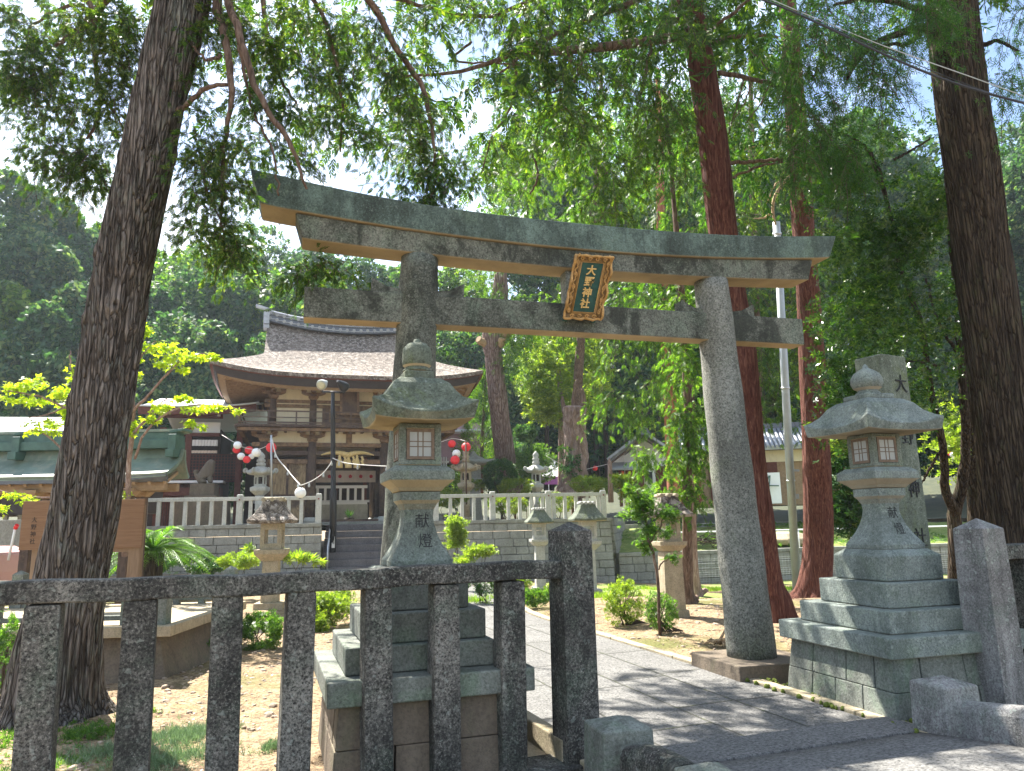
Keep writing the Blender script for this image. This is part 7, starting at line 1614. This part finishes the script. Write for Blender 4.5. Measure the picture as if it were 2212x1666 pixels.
# maple sapling
base = GG(1425, 1370); t = empty('maple_sapling', base, 'slender green maple sapling with lacy leaves right of the tall end post', 'tree')
mb = MB()
for Tl in ([(1425, 1372, 8, 10.1), (1422, 1290, 7, 10.1), (1419, 1240, 7, 10.1), (1415, 1200, 6, 10.1), (1402, 1170, 6, 10.1), (1398, 1140, 5, 10.1), (1390, 1100, 4, 10.1), (1375, 1060, 3, 10.1)], [(1402, 1172, 5, 10.1), (1418, 1155, 4, 10.1), (1432, 1120, 3, 10.1), (1440, 1090, 2, 10.1)], [(1419, 1238, 4, 10.1), (1432, 1215, 3, 10.1), (1450, 1205, 2, 10.1)], [(1400, 1165, 3, 10.1), (1385, 1175, 2, 10.1)]): limb(mb, Tl, 7, 14)
mb.build('trunk', M['bark_brown'], t)
fo = Fol('star'); S = ells([(1385, 1075, 34, 22, 10.1, 130), (1370, 1110, 30, 26, 10.1, 130), (1410, 1100, 34, 26, 10.1, 130), (1440, 1110, 26, 24, 10.1, 90), (1400, 1140, 34, 22, 10.1, 110), (1440, 1150, 22, 16, 10.1, 50), (1390, 1175, 18, 12, 10.1, 40), (1450, 1205, 16, 12, 10.1, 40), (1360, 1055, 16, 14, 10.1, 40), (1395, 1190, 10, 8, 10.1, 16)], 2.2)
fo.add(S, rnd(len(S))*np.array([1, 1, .5])+np.array([0, 0, -.3]), rnd(len(S))*.5+np.array([0, 0, 1.]), 0.062*RNG.uniform(.6, 1.25, len(S))); fo.build('crown', M['leaf_maple'], t)
# cycad
base = D(330, 1200, 15.5); base[2] = zg(base[0], base[1]); t = empty('cycad_palm', base, 'large cycad with arching feathery fronds left of the stone wall', 'cycad')
MB().tube([base, base+np.array([0, 0, .9])], [0.2, 0.22], 10).build('trunk', M['bark_dark'], t)
fo = Fol('blade'); rg2 = np.random.default_rng(12); fm = MB()
for k in range(46):
    a = k*2.4; el = rg2.uniform(0.1, 1.15); L = rg2.uniform(1.0, 1.5); P_ = []
    for q in range(26):
        s_ = q/25; h = L*s_; P_.append(base+np.array([0, 0, .95])+np.array([cos(a)*cos(el)*h, sin(a)*cos(el)*h, sin(el)*h-0.75*h*h/L*0.8]))
    P_ = np.array(P_); fm.tube([Vector(p) for p in P_[::5]], 0.012, 3)
    tan = unit(np.gradient(P_, axis=0)); sd = np.cross(tan, np.array([0, 0, 1.]))
    for s_ in (-1, 1): fo.add(P_, sd*s_+tan*0.7+np.array([0, 0, -.1]), np.tile(np.array([0, 0, 1.]), (26, 1))+rnd(26, rg2)*.1, 0.24*np.sin(np.linspace(.5, 2.9, 26)))
fo.build('crown', M['leaf_cycad'], t); fm.build('frond_rib', M['leaf_cycad'], t)

# ------------------------------------------------ tent, shop, outbuilding, stake, etc.
tt = empty('market_tent', D(1200, 1060, 38), 'white canopy tent with purple valance beyond the gnarled trunk', 'tent')
mb = MB(); apex = D(1193, 1002, 39.5); cs = [D(1160, 1029, 38), D(1236, 1029, 38), D(1262, 1027, 41), D(1185, 1027, 41)]
mb.add([apex]+cs, [(0, 1, 2), (0, 2, 3), (0, 3, 4), (0, 4, 1)]); mb.build('canopy', M['white'], tt)
mb = MB(); 
for i in range(4): a, b_ = cs[i], cs[(i+1) % 4]; dz = np.array([0, 0, .42]); mb.add([a, b_, b_-dz, a-dz], [(0, 1, 2, 3)])
mb.build('valance', M['purple'], tt, thick=0.01)
for c in cs: MB().tube([c, np.array([c[0], c[1], ZT])], 0.03, 6).build('leg', M['metal'], tt)
mb = MB(); mb.lathe(apex, [(.05, apex[2]-.1), (.18, apex[2]+.02), (.16, apex[2]+.15), (.02, apex[2]+.25)], 10); mb.build('finial', M['white'], tt)
bn = empty('nobori_banner', D(1100, 1030, 37), 'small white banner with black letters left of the slender white lantern', 'banner'); MB().box(D(1101, 1020, 37), (.28, .02, .9), -YAW).build('cloth', M['white'], bn)
for i, ch in enumerate('献灯'): text_part('lettering', ch, .2, D(1101, 1014+11*i, 36.96), (cos(YAW), -sin(YAW), 0), (0, 0, 1), M['ink'], bn, .003)
wf = empty('picket_fence', D(1100, 1015, 40), 'row of white pickets behind the topiary ball', 'fence'); mb = MB()
for x in list(range(1090, 1112, 6)): mb.box(D(x, 1001, 40), (.08, .03, .7), -YAW)
mb.beam(D(1086, 998, 40.1), D(1114, 998, 40.1), .04, .08); mb.build('pickets', M['white'], wf)
wf = empty('picket_fence', D(960, 1010, 34), 'row of white pickets left of the purple-stained lantern', 'fence'); mb = MB()
for x in range(944, 966, 5): mb.box(D(x, 1004, 34), (.06, .03, .7), -YAW)
mb.beam(D(940, 998, 34.1), D(970, 998, 34.1), .04, .08); mb.build('pickets', M['white'], wf)
sk_ = empty('weathered_stake', D(1318, 1068, 28), 'pointed weathered grey stake by the right end of the balustrade', 'post'); MB().tube([D(1320, 1085, 28), D(1317, 1000, 28), D(1316, 990, 28)], [.11, .09, .02], 8).build('shaft', M['bark_pale'], sk_)
ob = empty('outbuilding', D(990, 1000, 44), 'low purple-brown outbuilding with grey roof right of the front stone lantern', 'building')
MB().box(D(985, 960, 44), (3.2, 2, 2.2), -YAW).build('wall', plain('mauve', (.2, .13, .15), .8, .1), ob); MB().box(D(985, 937, 43.6), (3.6, 3, .14), -YAW).build('roof', M['tile'], ob)
# shop with gabled tiled roof
def shop(dd=35):
    t = empty('souvenir_shop', D(1400, 1075, dd), 'white-walled shop with gabled grey tile roof seen left of the right gate pillar', 'building')
    k = dd/F; X = np.array([cos(YAW+.25), -sin(YAW+.25), 0]); Y = np.array([sin(YAW+.25), cos(YAW+.25), 0]); o = D(1400, 1075, dd)
    def q(x, y, z): return o+X*(x-1400)*k+Y*y+np.array([0, 0, (1075-z)*k])
    Rq = Matrix(((X[0], Y[0], 0), (X[1], Y[1], 0), (0, 0, 1)))
    mb = MB(); A = [q(1352, 0, 1080), q(1440, 0, 1080), q(1440, 0, 985), q(1400, 0, 950), q(1352, 0, 985)]; B = [p+Y*7 for p in A]; mb.loft([A, B]); mb.build('wall', M['plaster_white'], t)
    mb = MB(); mb.box(q(1372, -.05, 1045), (.8, .06, 1.3), R=Rq); mb.box(q(1425, -.05, 1045), (.9, .06, 1.6), R=Rq); mb.build('door', M['wood_red'], t)
    r = MB(); 
    for (xa, za), (xb_, zb_) in (((1400, 940), (1322, 995)), ((1400, 940), (1462, 985))):
        r.add([q(xa, -.9, za), q(xb_, -.9, zb_), q(xb_, 7.5, zb_), q(xa, 7.5, za)], [(0, 1, 2, 3) if xb_ < xa else (3, 2, 1, 0)])
    ro_ = r.build('roof', M['tile'], t, thick=.12)
    mb = MB(); mb.beam(q(1400, -1.0, 936), q(1400, 7.5, 936), .35, .35); mb.build('ridge', M['tile_dark'], ro_)
    mb = MB(); mb.beam(q(1400, -.88, 950), q(1324, -.88, 1003), .06, .2, (0, 1, 0)); mb.beam(q(1400, -.88, 950), q(1460, -.88, 994), .06, .2, (0, 1, 0)); mb.build('bargeboard', M['wood_oldd'], ro_)
    mb = MB(); mb.add([q(1325, -1.2, 1014), q(1392, -1.2, 1014), q(1392, .1, 996), q(1325, .1, 996)], [(0, 1, 2, 3)]); mb.build('canopy_roof', M['tile'], t, thick=.08)
    mb = MB()
    for x in (1345, 1375, 1392): mb.box(q(x, -.6, 1050), (.14, .14, 1.9), R=Rq)
    mb.build('post', M['wood_red'], t)
    mb = MB(); mb.box(q(1407, -.06, 1040), (.5, .05, 2.2), R=Rq); mb.build('white_pier', M['plaster_white'], t); mb = MB(); mb.box(q(1407, -.1, 1034), (.22, .05, .6), R=Rq); mb.build('window', M['glass_dark'], t)
    # side wing under a long tiled roof, running right
    mb = MB(); mb.box(q(1650, 3.5, 1030), (10.5, 3, 2.9), R=Rq); mb.build('wing_wall', M['wood_light'], t)
    mb = MB(); mb.box(q(1650, 1.9, 990), (10.6, .1, .55), R=Rq); mb.build('wing_plaster', M['plaster'], t)
    mb = MB(); rr_ = []
    for j in range(5): rr_.append([q(x, .9+j*.75, 975-j*13) for x in np.linspace(1440, 1860, 2)])
    w = mb.grid(rr_, smooth=False).build('wing_roof', M['tile'], t, thick=.1)
    mb = MB()
    for x in np.arange(1442, 1860, 9): mb.tube([q(x, .85, 973), q(x, 3.9, 919)], .075, 6)
    mb.build('tile_row', M['tile'], w)
    mb = MB(); mb.beam(q(1440, 4.0, 914), q(1862, 4.0, 914), .4, .35); mb.build('wing_ridge', M['tile_dark'], w)
    mb = MB(); mb.box(q(1560, 1.93, 1040), (1.2, .1, 1.9), R=Rq); mb.box(q(1640, 1.93, 1035), (1.6, .1, 1.7), R=Rq); mb.build('wing_door', M['wood_red'], t)
    return q, Rq, X
q, Rq, SXv = shop()
tk = empty('rain_tank', q(1489, -1, 1085), 'dark red tank with white characters beside the slender trunks', 'tank'); MB().box(q(1492, -1.2, 1070), (.95, .6, 1.15), R=Rq).build('body', M['maroon'], tk, bevel=.03); MB().box(q(1492, -1.2, 1043), (1.0, .64, .1), R=Rq).build('lid', M['cloth'], tk)
for i, ch in enumerate('江水泉'): text_part('lettering', ch, .2, q(1482+7.5*i, -1.52, 1060), SXv, (0, 0, 1), M['white'], tk, .003)
wb_ = empty('white_shed', q(1655, 0, 1090), 'white panelled shed front with blue-grey bars between pole and red trunk', 'shed')
MB().box(q(1652, .6, 1062), (.95, .6, 1.4), R=Rq).build('wall', M['white'], wb_)
mb = MB(); mb.beam(q(1636, .2, 1085), q(1652, .2, 1036), .05, .05); mb.beam(q(1634, .2, 1056), q(1670, .2, 1058), .05, .05); mb.beam(q(1646, .2, 1088), q(1654, .2, 1036), .05, .05); mb.build('bar', M['copper_dark'], wb_)
# handrail, wire fence, log pile on the right
h2 = empty('pipe_railing', lw(6, -.1, .5), 'white pipe railing along the top of the low wall', 'railing'); mb = MB(); mb.tube([lw(2.5, .1, 1.12), lw(22, .1, 1.12)], .028, 6)
mb.build('rail', M['white'], h2); mb = MB()
for s_ in np.arange(3, 22, 2.2): mb.tube([lw(s_, .1, .45), lw(s_, .1, 1.12)], .024, 6)
mb.build('post', M['white'], h2)
wm = empty('wire_fence', lw(8, -.9, -.6), 'low green wire mesh fence in front of the block wall', 'fence'); mb = MB()
for z in np.arange(.06, .95, .075): mb.tube([lw(2.0, -.6, -.68+z), lw(20, -.6, -.68+z)], .0045, 3, cap=False)
for s_ in np.arange(2.0, 20, .12): mb.tube([lw(s_, -.6, -.68), lw(s_, -.6, .28)], .0035, 3, cap=False)
mb.build('mesh', M['cable_grey'], wm); mb = MB()
for s_ in np.arange(2, 20.1, 2): mb.tube([lw(s_, -.62, -.7), lw(s_, -.62, .32)], .02, 6)
mb.build('post', M['cable_grey'], wm)
lg = empty('brush_pile', lw(4.6, 1.6, .55), 'heap of cut branches behind the low wall', 'branches'); mb = MB(); rr_ = random.Random(4)
for k in range(110):
    a = lw(4.6+rr_.gauss(0, .6), 1.6+rr_.gauss(0, .5), .6+abs(rr_.gauss(0, .22))); d_ = Vector((rr_.gauss(0, 1), rr_.gauss(0, 1), rr_.gauss(0, .25))).normalized()*rr_.uniform(.3, .8); mb.tube([Vector(a), Vector(a)+d_], [.016, .01], 4)
mb.build('sticks', M['twig'], lg)
rk = empty('flat_rock', lw(7.2, 1.6, .6), 'pale flat rock on the bank left of the right stone lantern', 'rock'); mb = MB(); c = lw(7.6, 1.4, .75); mb.lathe(c, [(.9, c[2]-.2), (1.0, c[2]), (.7, c[2]+.22), (.2, c[2]+.3)], 9, False).build('rock', M['granite_tan'], rk, bevel=.06)
# dead roots and sticks near the gate pillar
dr = empty('dead_roots', G(1570, 1395), 'pale dead roots on the soil left of the right gate pillar', 'roots'); mb = MB(); rr_ = random.Random(9); c = G(1560, 1392)
for k in range(16):
    d_ = Vector((rr_.gauss(-.2, 1), rr_.gauss(0, 1), rr_.uniform(0, .5))).normalized(); L = rr_.uniform(.1, .3); p = Vector(c)+Vector((rr_.gauss(0, .05), rr_.gauss(0, .05), .02)); mb.tube([p, p+d_*L*.5+Vector((0, 0, .02)), p+d_*L+Vector((rr_.gauss(0, .03), 0, -.02))], [.02, .014, .005], 6)
mb.build('root', M['deadwood'], dr)
# parked vehicle sliver at the left edge
vo = D(-20, 1200, 13.5); ve = empty('pink_van', (vo[0]-.6, vo[1], .1), 'rear of a pale pink van cut off by the left edge', 'vehicle')
VR = Matrix.Rotation(radians(-20), 3, 'Z')
def vv(x, y, z): return np.array(vo)*np.array([1, 1, 0])+np.array(VR @ Vector((x, y, 0)))+np.array([0, 0, z])
prof = [(.25, .32), (.34, .55), (.33, .85), (.26, 1.2), (.0, 1.3), (-3.2, 1.35), (-3.4, .35)]
mb = MB(); mb.loft([[vv(x, y, z) for x, z in prof] for y in (-.7, .7)]); mb.build('body', M['car_paint'], ve, bevel=.06)
MB().box(vv(.27, -.1, .42), (.2, 1.36, .12), R=VR).build('bumper', M['white'], ve, bevel=.02); MB().box(vv(.335, -.55, .75), (.03, .14, .3), R=VR).build('tail_light', M['red_paper'], ve, bevel=.01)
for x in (-.25, -2.6): MB().tube([vv(x, -.74, .35), vv(x, -.5, .35)], .31, 20).build('wheel', M['tyre'], ve)
pr = empty('leaning_pole', D(24, 1230, 12.8), 'thin white leaning pole with a pinkish tip beside the pink van', 'pole'); MB().tube([D(18, 1210, 12.8), D(34, 1135, 12.8)], .022, 6).build('shaft', M['white'], pr); MB().tube([D(33, 1142, 12.79), D(37, 1134, 12.78)], .035, 6).build('tip', M['red_paper'], pr)
w_ = empty('boundary_wall', D(20, 1190, 17.5), 'low grey block wall behind the pink van', 'wall'); mb = MB(); mb.box(D(-40, 1170, 18), (7.6, .3, 1.0), -YAW); mb.build('blocks', M['granite_blocks'], w_, bevel=.01)
grass_patch('side_lawn', [(*D(40, 1215, 16)[:2], 1.2, 1.0, 1.0)], M['grass_lawn'], 1500, .2, 'blade', lambda X, Y: zg(X, Y)+.25)

# ------------------------------------------------ summer air between the near things and the wooded hill
hz = MB(); hz.box((20, 60, 18), (300, 240, 42)); ho = hz.build('haze', None); tag(ho, kind='stuff')
hm = bpy.data.materials.new('haze'); hm.use_nodes = True; nn = hm.node_tree; nn.nodes.clear(); oo = nn.nodes.new('ShaderNodeOutputMaterial'); vo_ = nn.nodes.new('ShaderNodeVolumePrincipled')
vo_.inputs['Color'].default_value = (0.78, 0.88, 1.0, 1); vo_.inputs['Density'].default_value = 0.0005; vo_.inputs['Anisotropy'].default_value = 0.3
nn.links.new(vo_.outputs['Volume'], oo.inputs['Volume']); ho.data.materials.append(hm)
